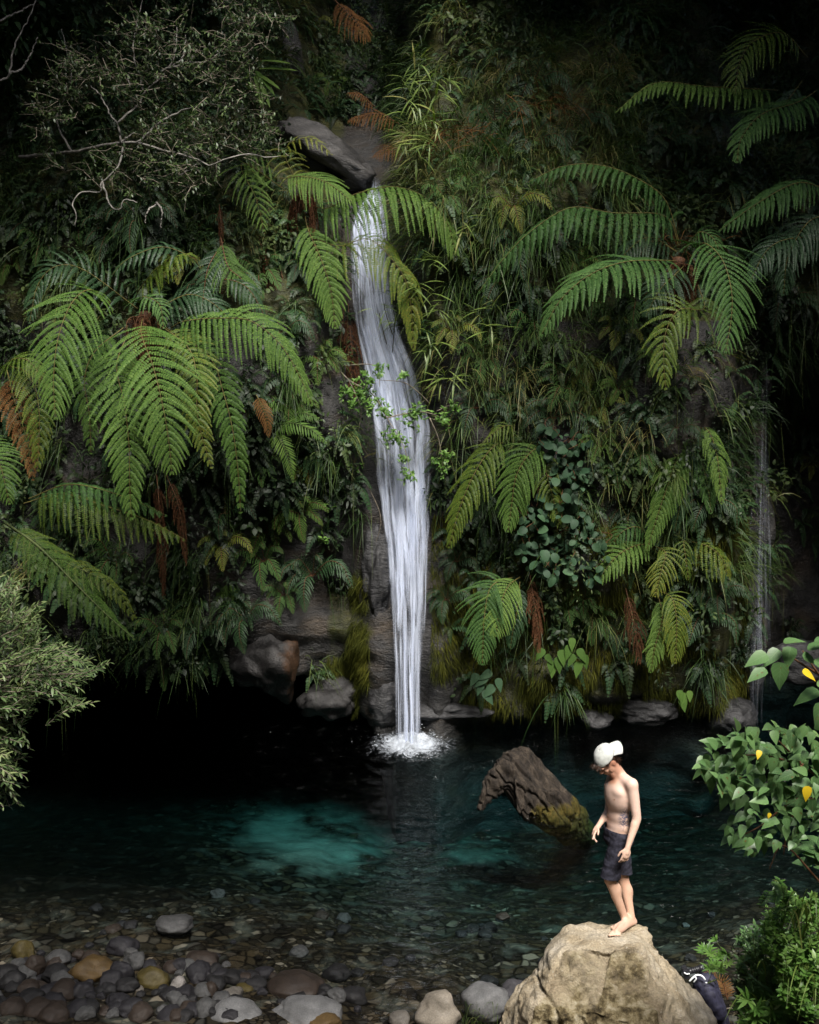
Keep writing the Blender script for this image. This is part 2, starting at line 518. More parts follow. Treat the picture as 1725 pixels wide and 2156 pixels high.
M['round'] = leaf_mat('round_leaf_bluegreen', [(0, (.010, .026, .013)), (.5, (.024, .056, .027)), (1, (.05, .10, .045))], .6, .15, .2)
M['vine'] = leaf_mat('vine_bright_green', [(0, (.03, .075, .015)), (.5, (.09, .19, .035)), (1, (.19, .3, .08))], .4, .3, .4)
M['yellow'] = leaf_mat('yellow_leaf', [(0, (.45, .28, .01)), (.6, (.62, .45, .02)), (1, (.7, .55, .06))], .5, .3, .3)
M['moss'] = leaf_mat('moss_fuzz', [(0, (.018, .024, .004)), (.5, (.05, .056, .008)), (1, (.11, .11, .016))], .8, .2, .1)
M['canopy'] = leaf_mat('canopy_leaf', [(0, (.010, .022, .008)), (.5, (.022, .048, .014)), (1, (.05, .085, .025))], .5, .15, .3)
M['stem_gold'] = stem_mat('stem_gold', (.055, .047, .014), (.125, .105, .028))
M['stem_brown'] = stem_mat('stem_brown', (.05, .024, .012), (.12, .055, .025))
M['stem_green'] = stem_mat('stem_green', (.04, .06, .02), (.09, .11, .035))
M['bark'] = stem_mat('bark_dark', (.018, .012, .008), (.06, .042, .028), 9)
M['bark_white'] = stem_mat('bark_pale', (.08, .076, .068), (.25, .235, .21), 12)
M['twig'] = stem_mat('twig_grey', (.10, .085, .06), (.22, .19, .15), 16)
M['fibre'] = stem_mat('fibre_brown', (.03, .014, .007), (.10, .045, .02), 30)

M['cliff'] = rock_mat('wet_cliff_rock', [(.25, (.006, .006, .006)), (.5, (.022, .021, .02)), (.68, (.05, .036, .022)), (.85, (.09, .085, .082))],
                      .9, (.25, .7), .9, 3.2, stretch=(1, 1, 2.2), attr='moss',
                      attr_stops=[(.3, (.010, .013, .003)), (.5, (.034, .038, .006)), (.75, (.085, .08, .011))], spec=.5, bdist=.12)
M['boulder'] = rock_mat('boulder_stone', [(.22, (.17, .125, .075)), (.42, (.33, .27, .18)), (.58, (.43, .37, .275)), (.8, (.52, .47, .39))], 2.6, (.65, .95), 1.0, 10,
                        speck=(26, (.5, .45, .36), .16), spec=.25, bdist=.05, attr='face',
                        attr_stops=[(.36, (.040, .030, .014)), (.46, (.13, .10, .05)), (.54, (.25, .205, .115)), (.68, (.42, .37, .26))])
M['bed'] = None


def stone_mat(name, c, k=.5):
    c = np.array(c)
    return rock_mat(name, [(.25, tuple(c * .5)), (.5, tuple(c)), (.8, tuple(np.minimum(c * 1.5, .8)))], 3.5, (.45, .85), .5, 14, spec=.35, bdist=.012)


M['stone_grey'] = stone_mat('stone_grey', (.055, .055, .0545))  # shore stone tones darkened to paint shade; brighter copies serve the lit ones
M['stone_grey_lit'] = stone_mat('stone_grey_lit', (.12, .12, .12))
M['stone_tan_lit'] = stone_mat('stone_tan_lit', (.20, .175, .14))
M['stone_slate_lit'] = stone_mat('stone_slate_lit', (.05, .048, .052))
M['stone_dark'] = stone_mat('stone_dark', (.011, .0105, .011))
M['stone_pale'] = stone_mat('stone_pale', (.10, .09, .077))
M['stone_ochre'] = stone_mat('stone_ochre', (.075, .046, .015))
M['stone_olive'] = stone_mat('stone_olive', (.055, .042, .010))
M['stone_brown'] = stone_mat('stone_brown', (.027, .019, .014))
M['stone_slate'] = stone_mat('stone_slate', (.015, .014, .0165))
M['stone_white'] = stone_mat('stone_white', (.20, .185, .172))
M['slab'] = rock_mat('wet_slab', [(.3, (.007, .007, .0075)), (.5, (.020, .020, .021)), (.8, (.075, .075, .078))], 1.6, (.25, .6), .8, 5, stretch=(1, 1, 3), spec=.5, bdist=.06)
M['slab_pale'] = rock_mat('pale_wet_slab', [(.3, (.03, .029, .028)), (.5, (.075, .072, .069)), (.8, (.18, .172, .165))], 2.0, (.3, .65), .9, 6, stretch=(1, 1, 3), spec=.5, bdist=.06)
M['rust_rock'] = rock_mat('rust_stained_rock', [(.3, (.006, .0055, .0055)), (.55, (.020, .019, .0185)), (.8, (.055, .052, .05))], 2.4, (.35, .8), .9, 6, attr='rust',
                          attr_stops=[(.3, (.014, .008, .004)), (.7, (.05, .022, .007))], spec=.4, bdist=.05)
M['wood'] = rock_mat('weathered_wood', [(.28, (.007, .0055, .0045)), (.5, (.030, .023, .017)), (.7, (.075, .058, .042)), (.9, (.17, .14, .11))], 3.0, (.6, .9), 1.0, 6, stretch=(4, 4, .55),
                     attr='moss', attr_stops=[(.3, (.020, .018, .003)), (.5, (.055, .046, .006)), (.7, (.11, .07, .014))], spec=.25, bdist=.05)


def bed_material():
    m, nt = new_mat('pool_bed_pebbles')
    tc = nd(nt, 'ShaderNodeTexCoord')
    base = None
    ds = nd(nt, 'ShaderNodeTexNoise', i_Scale=6.0, i_Detail=3.0); lk(nt, tc, 'Object', ds, 'Vector')
    dm = nd(nt, 'ShaderNodeMix', data_type='RGBA'); dm.inputs[0].default_value = .06
    lk(nt, tc, 'Object', dm, 6); lk(nt, ds, 'Color', dm, 7)
    cols = []
    for sc in (7.0, 15.0):
        v = nd(nt, 'ShaderNodeTexVoronoi', i_Scale=sc); lk(nt, dm, 2, v, 'Vector')
        sp = nd(nt, 'ShaderNodeSeparateColor'); lk(nt, v, 'Color', sp, 0)
        r = ramp(nt, [(0, (.007, .006, .005)), (.4, (.018, .0155, .010)), (.65, (.038, .029, .016)), (.8, (.026, .026, .023)), (.93, (.07, .058, .04)), (1, (.15, .13, .10))])
        lk(nt, sp, 0, r, 0)
        ve = nd(nt, 'ShaderNodeTexVoronoi', i_Scale=sc, feature='DISTANCE_TO_EDGE'); lk(nt, dm, 2, ve, 'Vector')
        e = nd(nt, 'ShaderNodeMapRange', interpolation_type='SMOOTHSTEP'); lk(nt, ve, 'Distance', e, 0)
        e.inputs[1].default_value = .01; e.inputs[2].default_value = .16; e.inputs[3].default_value = .15; e.inputs[4].default_value = 1.15
        mu = nd(nt, 'ShaderNodeMix', data_type='RGBA', blend_type='MULTIPLY'); mu.inputs[0].default_value = 1
        cmb = nd(nt, 'ShaderNodeCombineColor'); [lk(nt, e, 0, cmb, k) for k in range(3)]
        lk(nt, r, 0, mu, 6); lk(nt, cmb, 0, mu, 7); cols.append((mu, v))
    sel = nd(nt, 'ShaderNodeTexNoise', i_Scale=1.1, i_Detail=4.0); lk(nt, tc, 'Object', sel, 'Vector')
    sr = ramp(nt, [(.45, (0, 0, 0)), (.55, (1, 1, 1))]); lk(nt, sel, 'Fac', sr, 0)
    mx = nd(nt, 'ShaderNodeMix', data_type='RGBA'); lk(nt, sr, 0, mx, 0); lk(nt, cols[0][0], 2, mx, 6); lk(nt, cols[1][0], 2, mx, 7)
    a = nd(nt, 'ShaderNodeAttribute', attribute_name='sand')
    sn = nd(nt, 'ShaderNodeTexNoise', i_Scale=3.0, i_Detail=5.0); lk(nt, tc, 'Object', sn, 'Vector')
    sa = nd(nt, 'ShaderNodeMath', operation='MULTIPLY_ADD', i_1=1.2, i_2=-.6); lk(nt, sn, 'Fac', sa, 0)
    ad = nd(nt, 'ShaderNodeMath', operation='ADD'); lk(nt, a, 'Fac', ad, 0); lk(nt, sa, 0, ad, 1)
    th = nd(nt, 'ShaderNodeMapRange', i_1=.35, i_2=.62); lk(nt, ad, 0, th, 0)
    th.inputs[1].default_value = .05; th.inputs[2].default_value = 1.2
    m2 = nd(nt, 'ShaderNodeMix', data_type='RGBA'); lk(nt, th, 0, m2, 0); lk(nt, mx, 2, m2, 6); m2.inputs[7].default_value = (.25, .28, .235, 1)
    si = nd(nt, 'ShaderNodeAttribute', attribute_name='bed_shade'); m3 = nd(nt, 'ShaderNodeMix', data_type='RGBA'); lk(nt, si, 'Fac', m3, 0); lk(nt, m2, 2, m3, 6); m3.inputs[7].default_value = (.004, .004, .003, 1); m2 = m3  # near-black mix: painted shade on the bed at the pool sides
    p = nd(nt, 'ShaderNodeBsdfPrincipled', i_Roughness=.8); p.inputs['Specular IOR Level'].default_value = .06; lk(nt, m2, 2, p, 'Base Color')
    b = nd(nt, 'ShaderNodeBump', i_Strength=.6, i_Distance=.04, invert=False); lk(nt, mx, 2, b, 'Height'); lk(nt, b, 0, p, 'Normal')
    o = nd(nt, 'ShaderNodeOutputMaterial'); lk(nt, p, 0, o, 0)
    return m


M['bed'] = bed_material()
M['soil'] = rock_mat('damp_soil', [(.3, (.010, .008, .005)), (.6, (.03, .024, .014)), (.85, (.05, .05, .02))], 2, (.8, 1), .8, 6, spec=.15)


def water_material():
    m, nt = new_mat('pool_water')
    tc = nd(nt, 'ShaderNodeTexCoord')
    mp = nd(nt, 'ShaderNodeMapping'); mp.inputs['Scale'].default_value = (1, 1.7, 1); mp.inputs['Rotation'].default_value = (0, 0, .25); lk(nt, tc, 'Object', mp, 0)
    n1 = nd(nt, 'ShaderNodeTexNoise', i_Scale=2.6, i_Detail=3.0, i_Distortion=.6); lk(nt, mp, 0, n1, 0)
    n2 = nd(nt, 'ShaderNodeTexNoise', i_Scale=9.0, i_Detail=3.0, i_Distortion=.8); lk(nt, mp, 0, n2, 0)
    # calm / ruffled patches
    n3 = nd(nt, 'ShaderNodeTexNoise', i_Scale=.45, i_Detail=2.0); lk(nt, tc, 'Object', n3, 0)
    cr = ramp(nt, [(.4, (.25, .25, .25)), (.62, (1, 1, 1))]); lk(nt, n3, 'Fac', cr, 0)
    # the current leaves towards the right: the left arm of the pool lies still
    sx = nd(nt, 'ShaderNodeSeparateXYZ'); lk(nt, tc, 'Object', sx, 0)
    cx = nd(nt, 'ShaderNodeMapRange', interpolation_type='SMOOTHSTEP'); cx.inputs[1].default_value = -3.6; cx.inputs[2].default_value = .6; cx.inputs[3].default_value = .06; lk(nt, sx, 0, cx, 0)
    c2 = nd(nt, 'ShaderNodeMath', operation='MULTIPLY'); lk(nt, cr, 0, c2, 0); lk(nt, cx, 0, c2, 1)
    mm = nd(nt, 'ShaderNodeMath', operation='MULTIPLY'); lk(nt, n2, 'Fac', mm, 0); lk(nt, c2, 0, mm, 1)
    m1 = nd(nt, 'ShaderNodeMath', operation='MULTIPLY'); lk(nt, n1, 'Fac', m1, 0); lk(nt, cx, 0, m1, 1)
    # rings spreading from the plunge of the waterfall
    vd = nd(nt, 'ShaderNodeVectorMath', operation='DISTANCE'); lk(nt, tc, 'Object', vd, 0); vd.inputs[1].default_value = (.03, 19.3, 0)
    dw = nd(nt, 'ShaderNodeMath', operation='MULTIPLY_ADD', i_1=.5); lk(nt, n1, 'Fac', dw, 0); lk(nt, vd, 'Value', dw, 2)
    rs = nd(nt, 'ShaderNodeMath', operation='MULTIPLY', i_1=16.0); lk(nt, dw, 0, rs, 0)
    rw = nd(nt, 'ShaderNodeMath', operation='SINE'); lk(nt, rs, 0, rw, 0)
    rf = nd(nt, 'ShaderNodeMapRange', interpolation_type='SMOOTHSTEP'); rf.inputs[1].default_value = .4; rf.inputs[2].default_value = 5.5; rf.inputs[3].default_value = .32; rf.inputs[4].default_value = 0; lk(nt, vd, 'Value', rf, 0)
    rm = nd(nt, 'ShaderNodeMath', operation='MULTIPLY_ADD'); lk(nt, rw, 0, rm, 0); lk(nt, rf, 0, rm, 1); lk(nt, m1, 0, rm, 2); m1 = rm
    b1 = nd(nt, 'ShaderNodeBump', i_Strength=1.0, i_Distance=.16); lk(nt, m1, 0, b1, 'Height')
    b2 = nd(nt, 'ShaderNodeBump', i_Strength=1.0, i_Distance=.10); lk(nt, mm, 0, b2, 'Height'); lk(nt, b1, 0, b2, 'Normal')
    fr = nd(nt, 'ShaderNodeFresnel', i_IOR=1.27); lk(nt, b2, 0, fr, 'Normal')
    tr = nd(nt, 'ShaderNodeBsdfRefraction', i_IOR=1.0, i_Roughness=0.0)
    tp = nd(nt, 'ShaderNodeBsdfTransparent')
    gl = nd(nt, 'ShaderNodeBsdfGlossy', i_Roughness=.10); lk(nt, b2, 0, gl, 'Normal')
    fm = nd(nt, 'ShaderNodeMath', operation='MULTIPLY', i_1=.42); lk(nt, fr, 0, fm, 0)
    mx = nd(nt, 'ShaderNodeMixShader'); lk(nt, fm, 0, mx, 0); lk(nt, tp, 0, mx, 1); lk(nt, gl, 0, mx, 2)
    va = nd(nt, 'ShaderNodeVolumeAbsorption', i_Density=.42); va.inputs['Color'].default_value = (.05, .57, .61, 1)
    o = nd(nt, 'ShaderNodeOutputMaterial'); lk(nt, mx, 0, o, 'Surface'); lk(nt, va, 0, o, 'Volume')
    nt.nodes.remove(tr)
    return m


def fall_material(name, su, sv, lo, hi, edge=True, top=1.0):
    """silky falling water: white streaks along the flow (UV v), clear gaps between"""
    m, nt = new_mat(name)
    uv = nd(nt, 'ShaderNodeTexCoord')
    mp = nd(nt, 'ShaderNodeMapping'); mp.inputs['Scale'].default_value = (su, sv, 1); lk(nt, uv, 'UV', mp, 0)
    n1 = nd(nt, 'ShaderNodeTexNoise', i_Scale=1.0, i_Detail=6.0, i_Roughness=.66, i_Distortion=.7); lk(nt, mp, 0, n1, 0)
    mr = nd(nt, 'ShaderNodeMapRange', i_1=lo, i_2=hi, interpolation_type='SMOOTHSTEP'); lk(nt, n1, 'Fac', mr, 0)
    mr.inputs[1].default_value = lo; mr.inputs[2].default_value = hi
    sp = nd(nt, 'ShaderNodeSeparateXYZ'); lk(nt, uv, 'UV', sp, 0)
    a = nd(nt, 'ShaderNodeMath', operation='PINGPONG', i_1=.5); lk(nt, sp, 0, a, 0)
    er = nd(nt, 'ShaderNodeMapRange', interpolation_type='SMOOTHSTEP'); er.inputs[1].default_value = 0; er.inputs[2].default_value = .16 if edge else .5
    lk(nt, a, 0, er, 0)
    mu = nd(nt, 'ShaderNodeMath', operation='MULTIPLY'); lk(nt, mr, 0, mu, 0); lk(nt, er, 0, mu, 1)
    at_ = nd(nt, 'ShaderNodeAttribute', attribute_name='tint')
    mq = nd(nt, 'ShaderNodeMapping'); mq.inputs['Scale'].default_value = (su * .3, sv * .55, 1); mq.inputs['Location'].default_value = (3.7, 1.3, 0); lk(nt, uv, 'UV', mq, 0)
    nq = nd(nt, 'ShaderNodeTexNoise', i_Scale=1.0, i_Detail=3.0); lk(nt, mq, 0, nq, 0)
    gq = nd(nt, 'ShaderNodeMapRange', interpolation_type='SMOOTHSTEP'); gq.inputs[1].default_value = .40; gq.inputs[2].default_value = .60; gq.inputs[3].default_value = .05; lk(nt, nq, 'Fac', gq, 0)
    ml = nd(nt, 'ShaderNodeMath', operation='MULTIPLY'); lk(nt, mu, 0, ml, 0); lk(nt, gq, 0, ml, 1); mu = ml
    m2 = nd(nt, 'ShaderNodeMath', operation='MULTIPLY'); lk(nt, mu, 0, m2, 0); lk(nt, at_, 'Fac', m2, 1)
    m3 = nd(nt, 'ShaderNodeMath', operation='MULTIPLY', i_1=1.35, use_clamp=True); lk(nt, m2, 0, m3, 0)
    d = nd(nt, 'ShaderNodeBsdfDiffuse', i_0=(.70, .76, .89, 1))
    t = nd(nt, 'ShaderNodeBsdfTranslucent', i_0=(.64, .71, .87, 1))
    ws = nd(nt, 'ShaderNodeMixShader', i_0=.4); lk(nt, d, 0, ws, 1); lk(nt, t, 0, ws, 2)
    tp = nd(nt, 'ShaderNodeBsdfTransparent')
    mx = nd(nt, 'ShaderNodeMixShader'); lk(nt, m3, 0, mx, 0); lk(nt, tp, 0, mx, 1); lk(nt, ws, 0, mx, 2)
    o = nd(nt, 'ShaderNodeOutputMaterial'); lk(nt, mx, 0, o, 0)
    return m


def foam_material():
    m, nt = new_mat('foam')
    tc = nd(nt, 'ShaderNodeTexCoord')
    n1 = nd(nt, 'ShaderNodeTexNoise', i_Scale=8.0, i_Detail=7.0, i_Roughness=.72, i_Distortion=1.6); lk(nt, tc, 'Object', n1, 0)
    at_ = nd(nt, 'ShaderNodeAttribute', attribute_name='tint')
    ad = nd(nt, 'ShaderNodeMath', operation='MULTIPLY_ADD', i_1=1.5); lk(nt, n1, 'Fac', ad, 0)
    sb = nd(nt, 'ShaderNodeMath', operation='ADD', i_1=-1.0); lk(nt, at_, 'Fac', sb, 0); lk(nt, sb, 0, ad, 2)
    mr = nd(nt, 'ShaderNodeMapRange', interpolation_type='SMOOTHSTEP'); mr.inputs[1].default_value = .28; mr.inputs[2].default_value = .8
    lk(nt, ad, 0, mr, 0)
    bp = nd(nt, 'ShaderNodeBump', i_Strength=1.0, i_Distance=.12); lk(nt, n1, 'Fac', bp, 'Height')
    d = nd(nt, 'ShaderNodeBsdfDiffuse', i_0=(.58, .63, .70, 1)); lk(nt, bp, 0, d, 'Normal'); tp = nd(nt, 'ShaderNodeBsdfTransparent')
    mx = nd(nt, 'ShaderNodeMixShader'); lk(nt, mr, 0, mx, 0); lk(nt, tp, 0, mx, 1); lk(nt, d, 0, mx, 2)
    o = nd(nt, 'ShaderNodeOutputMaterial'); lk(nt, mx, 0, o, 0)
    return m


def plain(name, col, rough=.6, spec=.4, metal=0.0, noise=None):
    m, nt = new_mat(name)
    p = nd(nt, 'ShaderNodeBsdfPrincipled', i_Roughness=rough, i_Metallic=metal); p.inputs['Specular IOR Level'].default_value = spec
    p.inputs['Base Color'].default_value = (*col, 1)
    if noise:
        tc = nd(nt, 'ShaderNodeTexCoord'); n = nd(nt, 'ShaderNodeTexNoise', i_Scale=noise[0], i_Detail=4.0); lk(nt, tc, 'Object', n, 0)
        r = ramp(nt, [(.3, tuple(np.array(col) * noise[1])), (.7, tuple(np.array(col) * noise[2]))]); lk(nt, n, 'Fac', r, 0); lk(nt, r, 0, p, 'Base Color')
        b = nd(nt, 'ShaderNodeBump', i_Strength=noise[3], i_Distance=.01); lk(nt, n, 'Fac', b, 'Height'); lk(nt, b, 0, p, 'Normal')
    o = nd(nt, 'ShaderNodeOutputMaterial'); lk(nt, p, 0, o, 0)
    return m


def skin_material():
    m, nt = new_mat('skin')
    a = nd(nt, 'ShaderNodeAttribute', attribute_name='tan')
    tc = nd(nt, 'ShaderNodeTexCoord')
    n = nd(nt, 'ShaderNodeTexNoise', i_Scale=14.0, i_Detail=4.0); lk(nt, tc, 'Object', n, 0)
    ad = nd(nt, 'ShaderNodeMath', operation='MULTIPLY_ADD', i_1=.3); lk(nt, n, 'Fac', ad, 0)
    sb = nd(nt, 'ShaderNodeMath', operation='ADD', i_1=-.15); lk(nt, a, 'Fac', sb, 0); lk(nt, sb, 0, ad, 2)
    r = ramp(nt, [(0, (.66, .47, .385)), (.5, (.52, .33, .235)), (1, (.38, .18, .115))]); lk(nt, ad, 0, r, 0)
    t = nd(nt, 'ShaderNodeAttribute', attribute_name='tattoo')
    n2 = nd(nt, 'ShaderNodeTexNoise', i_Scale=42.0, i_Detail=3.0, i_Distortion=1.5); lk(nt, tc, 'Object', n2, 0)
    tr = ramp(nt, [(.38, (0, 0, 0)), (.52, (1, 1, 1))]); lk(nt, n2, 'Fac', tr, 0)
    mu = nd(nt, 'ShaderNodeMath', operation='MULTIPLY'); lk(nt, tr, 0, mu, 0); lk(nt, t, 'Fac', mu, 1)
    mc = nd(nt, 'ShaderNodeMix', data_type='RGBA'); lk(nt, mu, 0, mc, 0); lk(nt, r, 0, mc, 6); mc.inputs[7].default_value = (.085, .085, .13, 1)
    p = nd(nt, 'ShaderNodeBsdfPrincipled', i_Roughness=.5); lk(nt, mc, 2, p, 'Base Color')
    p.inputs['Subsurface Weight'].default_value = .08; p.inputs['Subsurface Radius'].default_value = (.012, .005, .003); p.inputs['Subsurface Scale'].default_value = 1.0
    p.inputs['Specular IOR Level'].default_value = .35
    b = nd(nt, 'ShaderNodeBump', i_Strength=.12, i_Distance=.004); lk(nt, n2, 'Fac', b, 'Height'); lk(nt, b, 0, p, 'Normal')
    o = nd(nt, 'ShaderNodeOutputMaterial'); lk(nt, p, 0, o, 0)
    return m


# veins and blemishes on the broad leaves
nt = M['broad'].node_tree
P_ = next(n for n in nt.nodes if n.type == 'BSDF_PRINCIPLED'); R_ = next(n for n in nt.nodes if n.type == 'VALTORGB')
tc = nd(nt, 'ShaderNodeTexCoord'); sp = nd(nt, 'ShaderNodeSeparateXYZ'); lk(nt, tc, 'UV', sp, 0)
ab = nd(nt, 'ShaderNodeMath', operation='SUBTRACT', i_1=.5); lk(nt, sp, 1, ab, 0); a2 = nd(nt, 'ShaderNodeMath', operation='ABSOLUTE'); lk(nt, ab, 0, a2, 0)
ph = nd(nt, 'ShaderNodeMath', operation='MULTIPLY_ADD', i_1=-.55); lk(nt, a2, 0, ph, 0); lk(nt, sp, 0, ph, 2)
fr = nd(nt, 'ShaderNodeMath', operation='PINGPONG', i_1=.075); lk(nt, ph, 0, fr, 0)
v1 = nd(nt, 'ShaderNodeMapRange'); v1.inputs[1].default_value = 0; v1.inputs[2].default_value = .02; v1.inputs[3].default_value = .55; v1.inputs[4].default_value = 0; lk(nt, fr, 0, v1, 0)
v2 = nd(nt, 'ShaderNodeMapRange'); v2.inputs[1].default_value = 0; v2.inputs[2].default_value = .035; v2.inputs[3].default_value = 1; v2.inputs[4].default_value = 0; lk(nt, a2, 0, v2, 0)
vm = nd(nt, 'ShaderNodeMath', operation='MAXIMUM'); lk(nt, v1, 0, vm, 0); lk(nt, v2, 0, vm, 1)
vx_ = nd(nt, 'ShaderNodeMix', data_type='RGBA'); lk(nt, vm, 0, vx_, 0); lk(nt, R_, 0, vx_, 6); vx_.inputs[7].default_value = (.13, .22, .09, 1)
sn = nd(nt, 'ShaderNodeTexNoise', i_Scale=38.0, i_Detail=3.0); lk(nt, tc, 'Object', sn, 0); sr = ramp(nt, [(.66, (0, 0, 0)), (.70, (1, 1, 1))]); lk(nt, sn, 'Fac', sr, 0)
sx_ = nd(nt, 'ShaderNodeMix', data_type='RGBA'); lk(nt, sr, 0, sx_, 0); lk(nt, vx_, 2, sx_, 6); sx_.inputs[7].default_value = (.10, .075, .02, 1)
lk(nt, sx_, 2, P_, 'Base Color')

M['skin'] = skin_material()
M['shorts'] = plain('shorts_cloth', (.022, .022, .032), .8, .2, noise=(30, .6, 1.6, .6))
M['cap'] = plain('cap_cloth', (.53, .55, .52), .85, .2, noise=(40, .88, 1.06, .3))
M['hair'] = plain('hair_brown', (.028, .014, .008), .5, .4, noise=(60, .5, 1.8, .5))
M['eye'] = plain('eye_dark', (.03, .02, .015), .2, .5)
M['navy'] = plain('pack_navy', (.016, .016, .03), .7, .3, noise=(25, .6, 1.7, .5))
M['black'] = plain('camera_black', (.02, .02, .023), .35, .5)
M['glass'] = plain('lens_front', (.16, .17, .19), .12, .6)
M['strap'] = plain('strap_white', (.75, .78, .78), .6, .3)
M['water'] = water_material()

# ------------------------------------------------------------------ the setting: ground, cliff, water
FALL = np.array([  # photo y, left, right, distance
    (372, 783, 797, 22.6), (400, 776, 806, 22.5), (440, 750, 812, 22.2), (480, 738, 815, 21.9), (520, 738, 815, 21.7), (560, 740, 817, 21.5),
    (640, 745, 828, 21.2), (720, 757, 852, 20.95), (800, 772, 885, 20.7), (900, 785, 905, 20.45), (1000, 795, 907, 20.25), (1100, 808, 905, 20.1),
    (1200, 818, 900, 19.95), (1300, 824, 896, 19.8), (1400, 830, 890, 19.6), (1500, 834, 888, 19.45), (1562, 834, 888, 19.36)], float)
_fl = np.array([at(a[1], a[0], a[3]) for a in FALL]); _fr = np.array([at(a[2], a[0], a[3]) for a in FALL])
_fz = (_fl[:, 2] + _fr[:, 2])[::-1] / 2
FX = lambda z: np.interp(z, _fz, ((_fl[:, 0] + _fr[:, 0]) / 2)[::-1])
FY = lambda z: np.interp(z, _fz, FALL[::-1, 3])
ZLIP = _fz[-1]


def cave_roof(x):
    vx = 862.5 + x * FV / 20.5
    return np.interp(vx, [-400, 0, 250, 480, 560, 640, 700, 770, 835, 860], [1.1, .95, .95, .85, .6, .7, .5, .25, -.2, -2])


def cliff_y(x, z):
    x = np.asarray(x, float); z = np.asarray(z, float)
    P = np.stack([x, z * 0 + 3.1, z], -1)
    y = 20.25 + .03 * z + np.maximum(z - 9.0, 0) * .6
    y = y + fbm(P * [.45, 1, .35], 3) * .55 + fbm(P * [1.7, 1, 1.2] + 9, 4) * .22
    y = y - .5 * np.exp(-((x - 3) / 2.2) ** 2 - ((z - 4.5) / 3) ** 2) - .4 * np.exp(-((x + 3.5) / 2.2) ** 2 - ((z - 5.5) / 2.5) ** 2)
    # layered ledges near the water
    y = y + .10 * np.abs(((z + .12 * fbm(P * 1.3, 2)) * 2.6) % 1 - .5) * sstep(2.2 - z, 0, 1.5)
    # gully the water runs down
    d = np.abs(x - FX(z)) * np.where(x < FX(z), 1 - .58 * sstep(z, 9.0, 9.9), 1); w = 1 - sstep(d, .38, 1.15)
    gy = FY(z) + .12 + np.maximum(z - ZLIP, 0) * 1.0 + .05 * fbm(P * [3, 1, 1.5], 3) - sstep(d, .34, .6) * (.16 * np.abs(fbm(P * [1.6, 1, 2.6] + 5, 4)) + .07 * fbm(P * [4, 1, 7], 3))
    y = y * (1 - w) + gy * w
    # undercut behind the falling foot and the cave on the left
    y = y + .55 * np.exp(-((x - FX(z)) / .5) ** 2) * sstep(1.6 - z, 0, 1.2)
    rz = cave_roof(x) + .18 * fbm(np.stack([x * 1.6, x * 0, x * 0], -1), 3)
    y = y + 4.5 * sstep(rz - z, 0, .32) * sstep(-.2 - x, 0, .5)
    # dark recess on the right
    y = y + 1.0 * sstep(x, 5.3, 6.1) + 3.0 * sstep(x, 6.35, 7.2) * sstep(7.5 - z, 0, 2.5)
    # right foot: slight undercut at the waterline
    y = y + .5 * sstep(.35 - z, 0, .35) * sstep(x, .8, 1.6)
    return y


def cliff_pt(x, z):
    return np.stack([x, cliff_y(x, z), z], -1)


def cliff_n(x, z, e=.15):
    dx = (cliff_y(x + e, z) - cliff_y(x - e, z)) / (2 * e); dz = (cliff_y(x, z + e) - cliff_y(x, z - e)) / (2 * e)
    return unit(np.stack([dx, -np.ones_like(dx), dz], -1))


def inpoly(vx, vy, poly):
    poly = np.asarray(poly, float); r = np.zeros(np.shape(vx), bool); j = len(poly) - 1
    for i in range(len(poly)):
        xi, yi = poly[i]; xj, yj = poly[j]
        c = ((yi > vy) != (yj > vy)) & (vx < (xj - xi) * (vy - yi) / (yj - yi + 1e-12) + xi)
        r ^= c; j = i
    return r


def add_attr(o, name, val):
    a = o.data.attributes.new(name, 'FLOAT', 'POINT'); a.data.foreach_set('value', np.asarray(val, np.float32))


def grid_faces(ni, nj):
    i, j = np.meshgrid(np.arange(ni - 1), np.arange(nj - 1), indexing='ij')
    return np.stack([i * nj + j, (i + 1) * nj + j, (i + 1) * nj + j + 1, i * nj + j + 1], -1).reshape(-1, 4)


xs = np.linspace(-16, 16, 340); zs = np.linspace(-3.2, 19, 250)
X, Z = np.meshgrid(xs, zs, indexing='ij')
Yc = cliff_y(X, Z)
V = np.stack([X, Yc, Z], -1).reshape(-1, 3)
pvx, pvy = proj(V)
mo = np.full(len(V), .12)
mo = np.where((pvx > 905) & (pvx < 1575) & (pvy > 1100) & (pvy < 1500), .55, mo)
mo = np.where((pvx > 690) & (pvx < 790) & (pvy > 1200) & (pvy < 1480), .5, mo)
mo = np.where(V[:, 2] > 7, .7, mo)
mo = mo * sstep(np.abs(V[:, 0] - FX(V[:, 2])), .4, .8) * sstep(V[:, 2], .15, .7)
o = Acc().add(V, grid_faces(340, 250)).build('cliff', M['cliff']); add_attr(o, 'moss', mo); tag(o, kind='structure')


